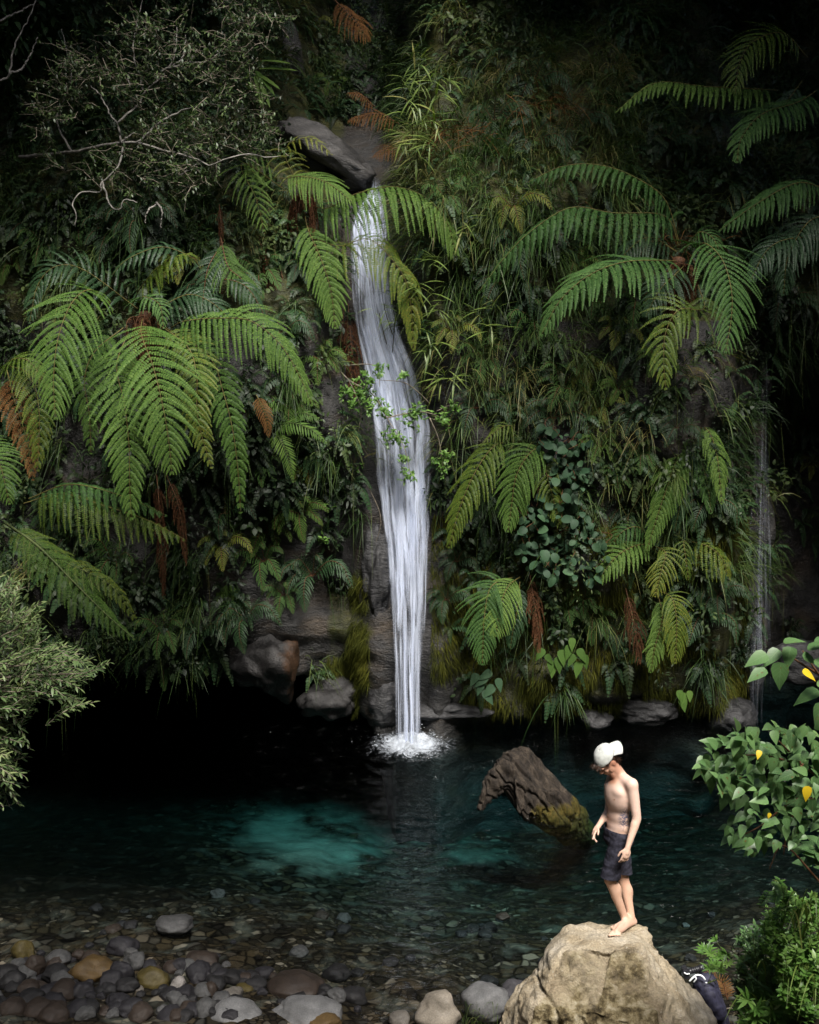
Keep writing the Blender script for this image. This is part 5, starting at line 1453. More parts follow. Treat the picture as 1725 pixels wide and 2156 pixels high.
fern('tree fern in deep shade at the upper right corner', (1640, 170, 20.2), [
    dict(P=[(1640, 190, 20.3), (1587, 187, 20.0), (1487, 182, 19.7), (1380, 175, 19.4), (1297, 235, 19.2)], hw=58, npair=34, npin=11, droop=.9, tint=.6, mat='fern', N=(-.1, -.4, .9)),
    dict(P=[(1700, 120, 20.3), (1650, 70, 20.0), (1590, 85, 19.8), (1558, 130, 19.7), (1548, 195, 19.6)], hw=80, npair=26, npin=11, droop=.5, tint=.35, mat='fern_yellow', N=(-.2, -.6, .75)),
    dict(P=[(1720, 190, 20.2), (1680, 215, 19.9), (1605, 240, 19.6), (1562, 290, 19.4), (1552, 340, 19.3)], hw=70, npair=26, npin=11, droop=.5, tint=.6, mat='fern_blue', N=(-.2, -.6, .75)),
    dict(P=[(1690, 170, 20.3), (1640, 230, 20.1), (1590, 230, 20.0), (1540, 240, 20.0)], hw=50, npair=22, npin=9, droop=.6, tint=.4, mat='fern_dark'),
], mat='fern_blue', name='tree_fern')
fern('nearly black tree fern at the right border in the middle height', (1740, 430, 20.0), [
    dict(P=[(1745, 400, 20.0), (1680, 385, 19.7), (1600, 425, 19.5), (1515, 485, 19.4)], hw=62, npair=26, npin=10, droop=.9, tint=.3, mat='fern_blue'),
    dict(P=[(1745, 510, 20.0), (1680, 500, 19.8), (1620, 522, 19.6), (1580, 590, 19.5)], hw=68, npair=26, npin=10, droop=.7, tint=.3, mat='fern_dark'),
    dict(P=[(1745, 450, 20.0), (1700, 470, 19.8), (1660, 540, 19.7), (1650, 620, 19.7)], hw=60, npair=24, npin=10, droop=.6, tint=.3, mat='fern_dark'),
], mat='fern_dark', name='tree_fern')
# 4  ferns low on the right wall
fern('yellow green fern hanging right of the lower waterfall', (1060, 935, 19.7), [
    dict(P=[(1075, 930, 19.8), (1040, 940, 19.5), (1003, 990, 19.3), (970, 1065, 19.15), (945, 1152, 19.1)], hw=62, npair=26, npin=12, droop=.7, tint=.4, mat='fern_yellow', N=(-.3, -.7, .65)),
    dict(P=[(1070, 935, 19.8), (1080, 900, 19.6), (1055, 900, 19.5), (1020, 930, 19.4)], hw=35, npair=16, npin=8, droop=.8, tint=.4, mat='fern_yellow'),
])
fern('light green fern between the yellow green fern and the round leaved plant', (1140, 940, 19.5), [
    dict(P=[(1160, 940, 19.5), (1120, 950, 19.2), (1088, 1000, 19.05), (1078, 1060, 19.0), (1070, 1118, 18.95)], hw=66, npair=26, npin=12, droop=.6, tint=.55, mat='fern', N=(-.1, -.75, .65)),
    dict(P=[(1165, 945, 19.6), (1150, 985, 19.3), (1165, 1050, 19.2), (1180, 1110, 19.15)], hw=45, npair=20, npin=9, droop=.6, tint=.4, mat='fern_yellow'),
])
fern('slender fern hanging right of the round leaved plant', (1440, 900, 19.7), [
    dict(P=[(1445, 900, 19.7), (1432, 945, 19.45), (1410, 1010, 19.3), (1385, 1085, 19.2), (1362, 1158, 19.15)], hw=52, npair=28, npin=11, droop=.7, tint=.6, mat='fern', N=(-.2, -.75, .6)),
    dict(P=[(1448, 905, 19.8), (1450, 960, 19.5), (1435, 1050, 19.4), (1420, 1120, 19.4)], hw=40, npair=22, npin=9, droop=.7, tint=.35, mat='fern_dark'),
])
fern('fern with curled bright tips at the upper right of the mossy wall', (1470, 900, 19.7), [
    dict(P=[(1465, 905, 19.7), (1490, 905, 19.45), (1510, 960, 19.3), (1520, 1060, 19.2)], hw=45, npair=18, npin=9, droop=.9, tint=.75, mat='fern', N=(.2, -.7, .65)),
    dict(P=[(1465, 910, 19.7), (1475, 960, 19.5), (1490, 1020, 19.4), (1498, 1080, 19.35)], hw=42, npair=18, npin=8, droop=.8, tint=.5, mat='fern_blue'),
])
fern('short fern spreading left below the slender fern', (1370, 1140, 19.6), [
    dict(P=[(1375, 1145, 19.6), (1335, 1150, 19.35), (1295, 1175, 19.2), (1255, 1228, 19.1)], hw=50, npair=18, npin=10, droop=.5, tint=.7, mat='fern', N=(-.2, -.6, .75)),
    dict(P=[(1380, 1150, 19.6), (1402, 1165, 19.35), (1392, 1205, 19.25), (1380, 1255, 19.2)], hw=44, npair=18, npin=9, droop=.5, tint=.55, mat='fern_yellow', N=(0, -.75, .65)),
    dict(P=[(1375, 1140, 19.7), (1345, 1110, 19.5), (1310, 1120, 19.4), (1280, 1160, 19.4)], hw=40, npair=16, npin=8, droop=.6, tint=.4, mat='fern_blue'),
])
fern('golden leggy fern at the right side of the mossy wall', (1470, 1150, 19.7), [
    dict(P=[(1455, 1140, 19.7), (1490, 1150, 19.5), (1520, 1175, 19.4), (1532, 1210, 19.35)], hw=62, npair=12, npin=10, droop=1.2, tint=.45, mat='fern_yellow', gap=.7, N=(0, -.5, .85)),
    dict(P=[(1450, 1145, 19.7), (1440, 1140, 19.5), (1445, 1180, 19.4), (1450, 1220, 19.4)], hw=30, npair=14, npin=7, droop=.8, tint=.4, mat='fern_yellow'),
])
fern('bright broad fern low on the mossy wall right of the waterfall', (1080, 1205, 19.4), [
    dict(P=[(1095, 1215, 19.45), (1070, 1235, 19.2), (1052, 1280, 19.05), (1045, 1338, 18.95)], hw=60, npair=24, npin=12, droop=.45, tint=.75, N=(-.1, -.8, .6), mat='fern'),
    dict(P=[(1080, 1215, 19.5), (1035, 1235, 19.2), (1020, 1300, 19.05), (1016, 1398, 18.95)], hw=62, npair=26, npin=12, droop=.5, tint=.5, N=(-.1, -.8, .6), mat='fern_blue'),
    dict(P=[(1095, 1225, 19.5), (1090, 1280, 19.25), (1080, 1330, 19.2), (1075, 1365, 19.2)], hw=35, npair=18, npin=8, droop=.6, tint=.35, mat='fern_dark'),
])
fern('yellow tinged fern hanging over the low ledge at right', (1400, 1240, 19.6), [
    dict(P=[(1390, 1245, 19.6), (1415, 1260, 19.35), (1425, 1310, 19.25), (1422, 1395, 19.2)], hw=52, npair=24, npin=10, droop=.8, tint=.5, mat='fern_yellow', N=(.1, -.75, .6)),
    dict(P=[(1385, 1250, 19.6), (1395, 1300, 19.4), (1380, 1360, 19.3), (1370, 1415, 19.3)], hw=40, npair=22, npin=9, droop=.8, tint=.7, mat='fern'),
])
fern('brown dead frond below the round leaved plant', (1118, 1205, 19.5), [
    dict(P=[(1115, 1205, 19.5), (1122, 1250, 19.3), (1130, 1300, 19.25), (1135, 1372, 19.2)], hw=36, npair=26, npin=12, droop=1.8, messy=.28, tint=.55, mat='fern_dead', stem='stem_brown', tipw=.4, gap=.8, N=(0, -1, .2)),
], mat='fern_dead', cat='dead frond', name='dead_frond')
fern('faded brown dead frond left of the yellow tinged fern', (1320, 1240, 19.6), [
    dict(P=[(1318, 1240, 19.6), (1330, 1290, 19.4), (1340, 1340, 19.35), (1347, 1395, 19.3)], hw=40, npair=24, npin=10, droop=1.8, messy=.28, tint=.4, mat='fern_dead', stem='stem_brown', tipw=.4, gap=.7, N=(0, -1, .2)),
], mat='fern_dead', cat='dead frond', name='dead_frond')
fern('brown dead frond skirt hanging under the big left tree fern', (335, 1010, 19.4), [
    dict(P=[(330, 1000, 19.5), (335, 1060, 19.3), (340, 1150, 19.25), (345, 1260, 19.2)], hw=36, npair=28, npin=10, droop=1.9, messy=.28, tint=.4, mat='fern_dead', stem='stem_brown', gap=.7, N=(0, -1, .2)),
    dict(P=[(350, 1000, 19.5), (375, 1060, 19.3), (385, 1120, 19.25), (392, 1190, 19.2)], hw=30, npair=24, npin=9, droop=1.9, messy=.28, tint=.6, mat='fern_dead', stem='stem_brown', gap=.7, N=(0, -1, .2)),
], mat='fern_dead', cat='dead frond', name='dead_frond')
fern('brown dead fronds hanging in the shade left of the upper waterfall', (545, 510, 20.2), [
    dict(P=[(545, 500, 20.3), (560, 550, 20.1), (570, 620, 20.05), (575, 720, 20.0)], hw=22, npair=26, npin=8, droop=1.9, messy=.28, tint=.5, mat='fern_dead', stem='stem_brown', gap=.7, N=(0, -1, .2)),
    dict(P=[(462, 430, 20.0), (466, 480, 19.9), (464, 530, 19.9)], hw=14, npair=20, npin=6, droop=1.9, messy=.28, tint=.4, mat='fern_dead', stem='stem_brown', gap=.7, N=(0, -1, .2)),
    dict(P=[(590, 560, 20.3), (605, 640, 20.2), (610, 760, 20.15)], hw=20, npair=24, npin=7, droop=1.9, messy=.28, tint=.35, mat='fern_dead', stem='stem_brown', gap=.7, N=(0, -1, .2)),
], mat='fern_dead', cat='dead frond', name='dead_frond')

# feather palms and strap leaves
def palm(label, crown, fr, mat='fern', cat='palm'):
    t = thing('feather_palm', at(*crown), label, cat)
    for P, hw, tint in fr:
        a = Acc(); P = np.array([at(*q) for q in P]); d = float((P.mean(0) - CAM) @ FWD)
        simple_frond(a, P, hw / FV * d, (0, -.7, .7), 22, tint, .25, .5, wfac=.55)
        a.build('leaf', [M[mat], M['stem_green']], t)


palm('small feather leaved palm left of the middle waterfall', (590, 900, 19.6), [
    ([(575, 905, 19.6), (610, 890, 19.3), (655, 905, 19.2), (690, 935, 19.15)], 42, .6),
    ([(575, 910, 19.6), (590, 925, 19.3), (608, 965, 19.2), (618, 1018, 19.15)], 40, .75),
    ([(580, 900, 19.6), (630, 870, 19.4), (680, 885, 19.3)], 36, .4)])
t = fern('small half brown frond above the feather leaved palm', (545, 835, 19.2), [
    dict(P=[(540, 832, 19.2), (552, 855, 19.0), (562, 885, 18.95), (566, 920, 18.95)], hw=22, npair=18, npin=7, droop=.5, tint=.75, mat='rust', gap=.8)], cat='fern')
sp = thing('broadleaf_plant', at(480, 1195, 20.2), 'plant with long strap leaves fanning down above the cave', 'plant')
a = Acc()
for (x0, x1, l) in [(470, 456, 68), (474, 468, 62), (480, 480, 72), (484, 492, 74), (488, 503, 70), (492, 514, 56)]:
    p0 = at(x0, 1203, 20.2); p1 = at(x1, 1203 + l, 19.95)
    leaves(a, [p0], [p1 - p0], (0, -.8, .5), np.linalg.norm(p1 - p0), .11, rng.uniform(.45, .7), 0, 'strap', .12, .05)
a.build('leaves', M['fern'], sp)
sp = thing('broadleaf_plant', at(560, 200, 21.5), 'plant with long pale strap leaves near the top left of the gully', 'plant')
a = Acc()
for (x0, y0, x1, y1) in [(540, 150, 580, 195), (540, 150, 570, 220), (545, 145, 625, 138), (550, 128, 610, 125), (538, 160, 555, 225), (540, 155, 590, 180)]:
    p0 = at(x0, y0, 21.5); p1 = at(x1, y1, 21.2)
    leaves(a, [p0], [p1 - p0], (0, -.5, .8), np.linalg.norm(p1 - p0), .09, rng.uniform(.5, .9), 0, 'strap', .15, .12)
a.build('leaves', M['fern'], sp)

# round leaved plant on the right wall
rp = thing('round_leaved_plant', at(1180, 1000, 19.5), 'blue green round leaved plant trailing down the right wall', 'plant')
a = Acc(); b = Acc()
poly = [(1130, 905), (1165, 890), (1205, 898), (1238, 930), (1240, 1000), (1222, 1040), (1240, 1090), (1285, 1130), (1300, 1170), (1260, 1215), (1215, 1225), (1150, 1215), (1098, 1190), (1090, 1130), (1110, 1060), (1150, 1010), (1140, 950)]
n = 0
while n < 280:
    x, y = rng.uniform(1085, 1305), rng.uniform(888, 1228)
    if not inpoly(x, y, poly): continue
    Yd = 19.25 + rng.uniform(-.2, .25); p = at(x, y, Yd); d = unit(np.array([rng.normal(0, .6), -.45 + rng.normal(0, .3), -.5 + rng.normal(0, .35)]))
    L = rng.uniform(.07, .19); leaves(a, [p], [d], (rng.normal(0, .5), -.6, .75), L, L * rng.uniform(.7, .98), np.clip(rng.normal(.5, .22), 0, 1), 0, 'round', rng.uniform(.05, .4), rng.uniform(.05, .5))
    if n % 3 == 0: tube(b, catmull([p, p + [rng.normal(0, .1), .2, .1], p + [rng.normal(0, .15), .5, .1]], 6), .006, 4, cap=False)
    n += 1
a.build('leaves', M['round'], rp); b.build('stems', M['stem_brown'], rp)

# vine over the waterfall
vp = thing('vine', at(700, 780, 20.6), 'thin leafy vine branches crossing in front of the middle of the waterfall', 'vine')
a = Acc(); b = Acc()
VB = [[(700, 760, 20.6), (735, 800, 20.1), (785, 830, 19.7), (815, 880, 19.5), (850, 940, 19.4), (865, 1000, 19.4)], [(815, 880, 19.5), (850, 872, 19.5), (895, 868, 19.6), (960, 890, 20.0)],
      [(735, 800, 20.1), (760, 860, 19.9), (755, 920, 19.9), (775, 960, 19.95)], [(990, 940, 20.2), (940, 895, 19.8), (905, 880, 19.6)], [(905, 880, 19.6), (925, 930, 19.6), (935, 1005, 19.6)],
      [(905, 850, 19.8), (880, 825, 19.6), (850, 805, 19.5), (800, 800, 19.6)], [(710, 850, 20.3), (720, 900, 20.1), (740, 960, 20.1), (800, 1080, 19.95), (790, 1150, 20)], [(1010, 890, 20.2), (955, 855, 19.9), (920, 865, 19.7)],
      [(720, 770, 20.4), (790, 770, 19.9), (800, 815, 19.8)], [(650, 1000, 20.4), (690, 1040, 20.2), (715, 1090, 20.2)]]
for P in VB: tube(b, catmull([at(*q) for q in P], 24), np.linspace(.012, .005, 24), 5)
CL = [(730, 825, 30), (760, 820, 34), (790, 850, 30), (810, 865, 24), (745, 845, 24), (718, 915, 22), (865, 880, 34), (880, 862, 22), (845, 925, 30), (825, 915, 22), (860, 1000, 22), (850, 970, 14), (925, 965, 26), (930, 990, 16), (940, 880, 22), (955, 860, 22), (800, 780, 20), (850, 790, 14), (725, 965, 18), (690, 1060, 18), (740, 985, 16), (680, 1135, 16), (700, 950, 14), (770, 795, 20), (590, 1045, 22), (575, 1060, 18)]
for (x, y, s) in CL:
    for q in range(int(s * .9)):
        p = at(x + rng.normal(0, s * .42), y + rng.normal(0, s * .36), 19.6 + rng.normal(0, .12) if 740 < x < 960 else 20.1 + rng.normal(0, .1))
        k = rng.integers(3, 6); d = unit(rng.normal(size=(k, 3)) + [0, -.4, .3]); L = rng.uniform(.05, .085, k)
        leaves(a, np.repeat(p[None], k, 0), d, (0, -.5, .85), L, L * .5, np.clip(rng.normal(.5, .2, k), 0, 1), 0, 'ovate', .15, .2)
a.build('leaves', M['vine'], vp); b.build('stems', M['twig'], vp)


# ------------------------------------------------------------------ shrub with pale crooked branches, upper left
sh = thing('branching_shrub', at(100, 300, 20.2), 'olive leaved shrub with crooked pale branches at the upper left', 'shrub')
b = Acc()
WB = [[(40, 330, 20.4), (150, 320, 19.7), (255, 300, 19.3), (290, 300, 19.2), (350, 318, 19.1), (420, 335, 19.0), (440, 348, 18.9), (480, 332, 18.8), (530, 325, 18.8), (560, 332, 18.8), (590, 330, 18.9)],
      [(255, 300, 19.3), (248, 260, 19.2), (235, 245, 19.2), (210, 200, 19.3), (190, 180, 19.4)], [(255, 300, 19.3), (275, 285, 19.2), (285, 278, 19.2)], [(258, 310, 19.3), (250, 350, 19.2), (215, 385, 19.2), (210, 405, 19.1), (170, 405, 19.1), (152, 430, 19.0), (160, 450, 18.9), (158, 478, 18.9)],
      [(215, 385, 19.2), (232, 430, 19.1), (252, 442, 19.0), (262, 420, 19.0), (290, 426, 19.0)], [(420, 345, 19.0), (400, 355, 19.0), (375, 372, 19.0)], [(330, 425, 19.0), (342, 445, 18.9), (338, 480, 18.9)], [(330, 430, 19.0), (312, 445, 18.9), (305, 470, 18.9)],
      [(300, 200, 19.6), (355, 145, 19.5), (370, 100, 19.6), (372, 55, 19.7)], [(355, 145, 19.5), (385, 120, 19.5), (392, 75, 19.6)], [(340, 148, 19.5), (400, 132, 19.4), (440, 128, 19.4), (470, 105, 19.4)], [(400, 132, 19.4), (415, 105, 19.4)],
      [(0, 170, 19.0), (20, 155, 19.0), (30, 100, 19.0), (60, 40, 19.0), (80, -10, 19.0)], [(20, 155, 19.0), (50, 140, 19.1), (80, 80, 19.2)], [(-10, 48, 19), (40, 25, 19.1), (75, 5, 19.2)], [(275, 175, 19.5), (270, 160, 19.4), (275, 185, 19.3)],
      [(150, 320, 19.7), (120, 250, 19.8), (150, 170, 20.0), (130, 60, 20.2)], [(290, 300, 19.2), (350, 250, 19.3), (430, 220, 19.4), (520, 230, 19.5)], [(248, 260, 19.2), (300, 200, 19.6), (280, 100, 19.9), (300, 0, 20.2)]]
TW = []
for P in WB:
    C = catmull([at(*q) for q in P], 40); C = C + .012 * np.stack([fbm(np.stack([np.arange(40) * .55 + k * 7, np.full(40, P[0][0]), np.zeros(40)], -1), 2) for k in range(3)], -1)
    r0 = .030 if len(P) > 8 else .018
    tube(b, C, np.linspace(r0, .007, 40), 6); TW.append(C)
b.build('branches', M['bark_white'], sh)
a = Acc(); b = Acc()
poly = [(90, 330), (60, 200), (120, 110), (240, 60), (330, 20), (470, 0), (600, 30), (600, 130), (545, 190), (580, 260), (600, 310), (540, 330), (470, 345), (420, 400), (385, 425), (330, 430), (260, 415), (190, 380), (120, 350)]
n = 0
while n < 900:
    x, y = rng.uniform(50, 610), rng.uniform(-10, 430)
    if not inpoly(x, y, poly): continue
    if fbm(np.array([[x * .014, y * .014, 3.0]]), 3)[0] < -.18: continue
    p = at(x, y, 19.3 + rng.uniform(-.55, .9)); d = unit(np.array([rng.normal(0, .7), -.5, rng.normal(.1, .5)])); L = rng.uniform(.2, .5)
    e = p + d * L; C = np.stack([p, (p + e) / 2 + rng.normal(0, .03, 3), e]); tube(b, C, [.006, .005, .003], 4, cap=False)
    k = rng.integers(9, 16); s = rng.uniform(.1, 1, k)[:, None]
    dd = unit(d[None] * .6 + rng.normal(0, .7, (k, 3))); lf = rng.uniform(.05, .085, k)
    leaves(a, p + (e - p) * s, dd, (0, -.4, .9), lf, lf * .42, np.clip(rng.normal(.45, .22), 0, 1) + rng.normal(0, .08, k), 0, 'lance', .15, .15)
    n += 1
a.build('leaves', M['shrub'], sh); b.build('twigs', M['twig'], sh)

# ------------------------------------------------------------------ foreground bush, left border
lb = thing('leafy_bush', at(-160, 1700, 8.9), 'grey green narrow leaved bush reaching in from the left border', 'bush')
a = Acc(); b = Acc()
poly = [(-60, 1190), (20, 1200), (70, 1240), (105, 1300), (120, 1350), (165, 1355), (200, 1385), (240, 1392), (215, 1420), (165, 1440), (200, 1480), (150, 1492), (90, 1490), (50, 1520), (70, 1575), (60, 1640), (48, 1700), (0, 1700), (-60, 1700)]
roots = [at(-200, 1500, 9.0), at(-180, 1350, 9.2), at(-180, 1620, 8.8)]
n = 0
while n < 330:
    x, y = rng.uniform(-60, 245), rng.uniform(1190, 1705)
    if not inpoly(x, y, poly): continue
    Yd = rng.uniform(8.3, 9.5); tip = at(x, y, Yd)
    r = roots[n % 3]; d = unit(tip - r + [0, 0, rng.normal(.1, .25)]) + rng.normal(0, .25, 3); d = unit(d)
    L = rng.uniform(.22, .42); p0 = tip - d * L
    C = catmull([p0, tip - d * L * .5 + [0, 0, .015], tip], 8); tube(b, C, np.linspace(.005, .002, 8), 4, cap=False)
    if n % 6 == 0: tube(b, catmull([r + rng.normal(0, .1, 3), (r + p0) / 2 + [0, 0, .1], p0], 14), np.linspace(.014, .005, 14), 5, cap=False)
    k = 17; s = np.linspace(.08, 1, k); ci = C[np.clip((s * 7).astype(int), 0, 7)]
    an = np.arange(k) * 2.4 + rng.uniform(0, 6); sx = unit(np.cross(d, [0, 0, 1.0])); sy = np.cross(sx, d)
    dd = unit(d[None] * .75 + np.cos(an)[:, None] * sx * .8 + np.sin(an)[:, None] * sy * .5 + rng.normal(0, .1, (k, 3)))
    lf = rng.uniform(.05, .085, k) * np.where(s > .9, .7, 1)
    leaves(a, ci, dd, (0, -.25, 1), lf, lf * .27, np.clip(rng.normal(.45, .15) + rng.normal(0, .12, k) + s * .12, 0, 1), 0, 'lance', .18, .15)
    n += 1
tube(b, catmull([(-4.6, 8.8, float(ground_h(-4.6, 8.8)) - .2), (-4.5, 8.9, 3.4), roots[0]], 14), np.linspace(.06, .03, 14), 7)
for r_ in roots[1:]: tube(b, catmull([(-4.5, 8.9, 3.2), (r_ + roots[0]) / 2, r_], 10), np.linspace(.035, .015, 10), 6)
a.build('leaves', M['willow'], lb); b.build('branches', M['twig'], lb)

# ------------------------------------------------------------------ broad leaved shrub, right border
rs = thing('broadleaf_shrub', at(1800, 1800, 7.8), 'broad leaved bright green shrub with a few yellow leaves at the right border', 'shrub')
a = Acc(); b = Acc(); yl = Acc()
def bl(x, y, L, ang, Yd, tint=None, acc=None, up=(0, -.45, .9), shape='heart', droop=.22):
    acc = a if acc is None else acc
    p = at(x, y, Yd); d = unit(np.array([math.cos(ang), -.35 + rng.normal(0, .2), math.sin(ang)]))
    l = L / FV * Yd * 1.06
    leaves(acc, [p], [d], np.array(up) + rng.normal(0, .18, 3), l, l * rng.uniform(.56, .68), rng.normal(.5, .15) if tint is None else tint, 0, shape, .16, droop)
hub = at(1790, 1720, 7.9)
for (x, y, L, ang) in [(1615, 1378, 52, -2.8), (1640, 1368, 50, -2.5), (1650, 1352, 44, .3), (1665, 1362, 46, -1.9), (1612, 1408, 48, -2.7), (1645, 1395, 58, -1.7), (1700, 1365, 50, .4), (1715, 1350, 55, .2), (1690, 1380, 40, -.4), (1715, 1390, 50, -.5), (1725, 1455, 60, -2.8), (1730, 1480, 50, -1.8), (1720, 1440, 44, .2)]:
    bl(x, y, L, ang, 7.3 + rng.uniform(-.1, .1))
bl(1690, 1412, 34, -.5, 7.2, .5, yl)
for P in [[(1760, 1440, 7.6), (1700, 1405, 7.4), (1650, 1375, 7.35), (1620, 1380, 7.35)], [(1770, 1470, 7.6), (1725, 1420, 7.45), (1690, 1370, 7.4)], [(1790, 1700, 7.9), (1700, 1620, 7.8), (1600, 1590, 7.7), (1520, 1600, 7.7)], [(1790, 1720, 7.9), (1690, 1680, 7.8), (1600, 1740, 7.7), (1560, 1760, 7.7)], [(1790, 1800, 7.9), (1790, 1650, 7.9), (1760, 1500, 7.7), (1765, 1440, 7.6)], [(1700, 1620, 7.8), (1640, 1560, 7.8)], [(1800, 1950, 7.9), (1720, 1850, 7.8), (1650, 1780, 7.75), (1620, 1830, 7.7)], [(1690, 1680, 7.8), (1660, 1740, 7.8), (1650, 1800, 7.8)]]:
    tube(b, catmull([at(*q) for q in P], 24), np.linspace(.012, .004, 24), 5)
poly = [(1462, 1612), (1500, 1570), (1560, 1535), (1625, 1522), (1700, 1528), (1760, 1540), (1760, 1810), (1690, 1780), (1620, 1770), (1590, 1800), (1560, 1770), (1505, 1752), (1530, 1725), (1580, 1700), (1530, 1680), (1500, 1640)]
n = 0
while n < 400:
    x, y = rng.uniform(1460, 1760), rng.uniform(1520, 1815)
    if not inpoly(x, y, poly): continue
    # leaves sit in pairs along shoots that radiate from the right
    ang = math.atan2(-(y - 1700), (x - 1800)) + rng.normal(0, .55); ang = math.pi + rng.normal(0, .7) if rng.random() < .5 else ang
    if rng.random() < .45: ang = -1.7 + rng.normal(0, .5)
    big = 1 if y < 1700 else .8
    L = rng.uniform(20, 44) * big
    bl(x, y, L, ang, 7.7 + rng.uniform(-.35, .35), np.clip(rng.normal(.5, .2) + (.12 if y < 1620 else 0), 0, 1))
    n += 1
for (x, y, L, ang) in [(1700, 1655, 36, -1.6), (1600, 1580, 20, -2), (1622, 1712, 13, -2)]: bl(x, y, L, ang, 7.3, .5, yl)
gx_ = at(1800, 1950, 7.9); tube(b, catmull([(gx_[0] + .15, 8.3, float(ground_h(gx_[0] + .15, 8.3)) - .2), gx_ - [0, 0, .8], gx_, at(1790, 1800, 7.9)], 16), np.linspace(.035, .014, 16), 7)
a.build('leaves', M['broad'], rs); b.build('branches', M['stem_brown'], rs); yl.build('yellow_leaves', M['yellow'], rs)

# lower right bank plants: each a plant of its own
def bank_plant(name, label, cx, cy, w, h, Yd, kind, n, mat, lsz, cat='plant', tint=.5):
    t = thing(name, at(cx, cy + h * .5, Yd), label, cat)
    a = Acc(); b = Acc(); root = at(cx + 20, cy + h * .6, Yd + .25)
    for k in range(n):
        r = math.sqrt(rng.random()); an = rng.uniform(0, 6.28)
        x, y = cx + math.cos(an) * r * w / 2, cy + math.sin(an) * r * h / 2
        tip = at(x, y, Yd + rng.uniform(-.3, .3)); d = unit(tip - root + [0, -.1, .35]); d = unit(d + rng.normal(0, .25, 3))
        if kind == 'grass':
            blades(a, [root + rng.normal(0, .12, 3) * [1, 1, .5]], [unit(tip - root + [0, -.1, .5])], np.linalg.norm(tip - root) * 1.5, lsz, rng.uniform(.4, .8), np.clip(rng.normal(tint, .2), 0, 1), 0, 7)
            continue
        L = rng.uniform(.12, .26); p0 = tip - d * L
        C = catmull([p0, (p0 + tip) / 2 + rng.normal(0, .01, 3), tip], 6); tube(b, C, .0028, 4, cap=False)
        if k % 5 == 0: tube(b, catmull([root + rng.normal(0, .08, 3), (root + p0) / 2, p0], 8), .005, 4, cap=False)
        q = {'small': 11, 'fan': 9, 'pinnate': 12, 'broad': 4}[kind]; s = np.linspace(.1, 1, q); ci = p0 + (tip - p0) * s[:, None]
        an = np.arange(q) * (3.1416 if kind == 'pinnate' else 2.4) + rng.uniform(0, 6); sx = unit(np.cross(d, [0, 0, 1.0])); sy = np.cross(sx, d)
        dd = unit(d[None] * (.5 if kind == 'pinnate' else .7) + np.cos(an)[:, None] * sx + np.sin(an)[:, None] * sy * (.1 if kind == 'pinnate' else .6))
        if kind == 'fan': ci = np.repeat(tip[None], q, 0)
        lf = rng.uniform(.7, 1.15, q) * lsz
        leaves(a, ci, dd, (0, -.4, .9), lf, lf * {'small': .45, 'fan': .24, 'pinnate': .45, 'broad': .65}[kind], np.clip(rng.normal(tint, .14) + rng.normal(0, .1, q), 0, 1), 0, 'lance' if kind in ('fan',) else 'ovate', .15, .2)
    a.build('leaves', M[mat], t)
    if b.n: b.build('stems', M['stem_green'], t)


bank_plant('bank_plant', 'small pinnate leaved sprig standing over the water right of the person', 1640, 1880, 85, 60, 8.6, 'pinnate', 10, 'vine', .055, tint=.35)
bank_plant('bank_plant', 'bright whorled sprig beside the backpack', 1512, 2012, 70, 70, 9.6, 'fan', 13, 'vine', .085, tint=.5)
bank_plant('bank_plant', 'fine leaved bush above the backpack on the right bank', 1606, 2000, 120, 120, 9.3, 'small', 90, 'broad', .055, cat='bush', tint=.55)
bank_plant('bank_plant', 'mid green bush on the right bank below the broad leaved shrub', 1670, 1950, 150, 150, 8.8, 'small', 110, 'vine', .06, cat='bush', tint=.45)
bank_plant('bank_plant', 'dark fine leaved bush at the lower right', 1636, 2080, 130, 110, 9.2, 'pinnate', 80, 'broad', .06, cat='bush', tint=.45)
bank_plant('bank_plant', 'bright whorled plant at the lower right corner', 1618, 2130, 120, 80, 8.9, 'fan', 30, 'vine', .12, tint=.45)
bank_plant('bank_plant', 'leafy bush in the lower right corner', 1700, 2060, 130, 160, 8.6, 'small', 110, 'vine', .07, cat='bush', tint=.5)
bank_plant('bank_plant', 'big leaved weed at the right border above the grass', 1722, 1800, 60, 60, 8.0, 'broad', 8, 'broad', .14, tint=.4)
bank_plant('bank_plant', 'shaded bush filling the bank behind the whorled plants', 1598, 2070, 110, 130, 9.7, 'small', 80, 'under', .06, cat='bush', tint=.6)
bank_plant('grass_tussock', 'long bladed grass arching at the right border', 1690, 1870, 150, 130, 8.4, 'grass', 36, 'reed', .022, 'grass', tint=.4)
bank_plant('grass_tussock', 'grass tuft at the bottom right corner', 1640, 2120, 150, 90, 8.7, 'grass', 44, 'reed', .02, 'grass', tint=.3)
bank_plant('grass_tussock', 'grass tuft with dry blades in the middle of the right bank', 1690, 1990, 110, 120, 8.5, 'grass', 40, 'reed', .018, 'grass', tint=.45)
bank_plant('grass_tussock', 'small grass tuft between the two grey stones left of the boulder', 990, 2140, 60, 24, 10.9, 'grass', 60, 'grass', .008, 'grass', tint=.6)
fern('rusty dry fern frond behind the backpack', (1528, 2092, 10.7), [
    dict(P=[(1530, 2100, 10.75), (1522, 2070, 10.75), (1500, 2054, 10.75), (1480, 2050, 10.75)], hw=16, npair=24, npin=8, droop=.2, tint=.75, mat='rust', stem='stem_brown', N=(0, -.9, .3)),
    dict(P=[(1532, 2104, 10.8), (1530, 2080, 10.8), (1518, 2062, 10.8)], hw=14, npair=18, npin=7, droop=.2, tint=.6, mat='rust', stem='stem_brown', N=(0, -.9, .3))],
    mat='rust', cat='dead frond', name='dead_frond')

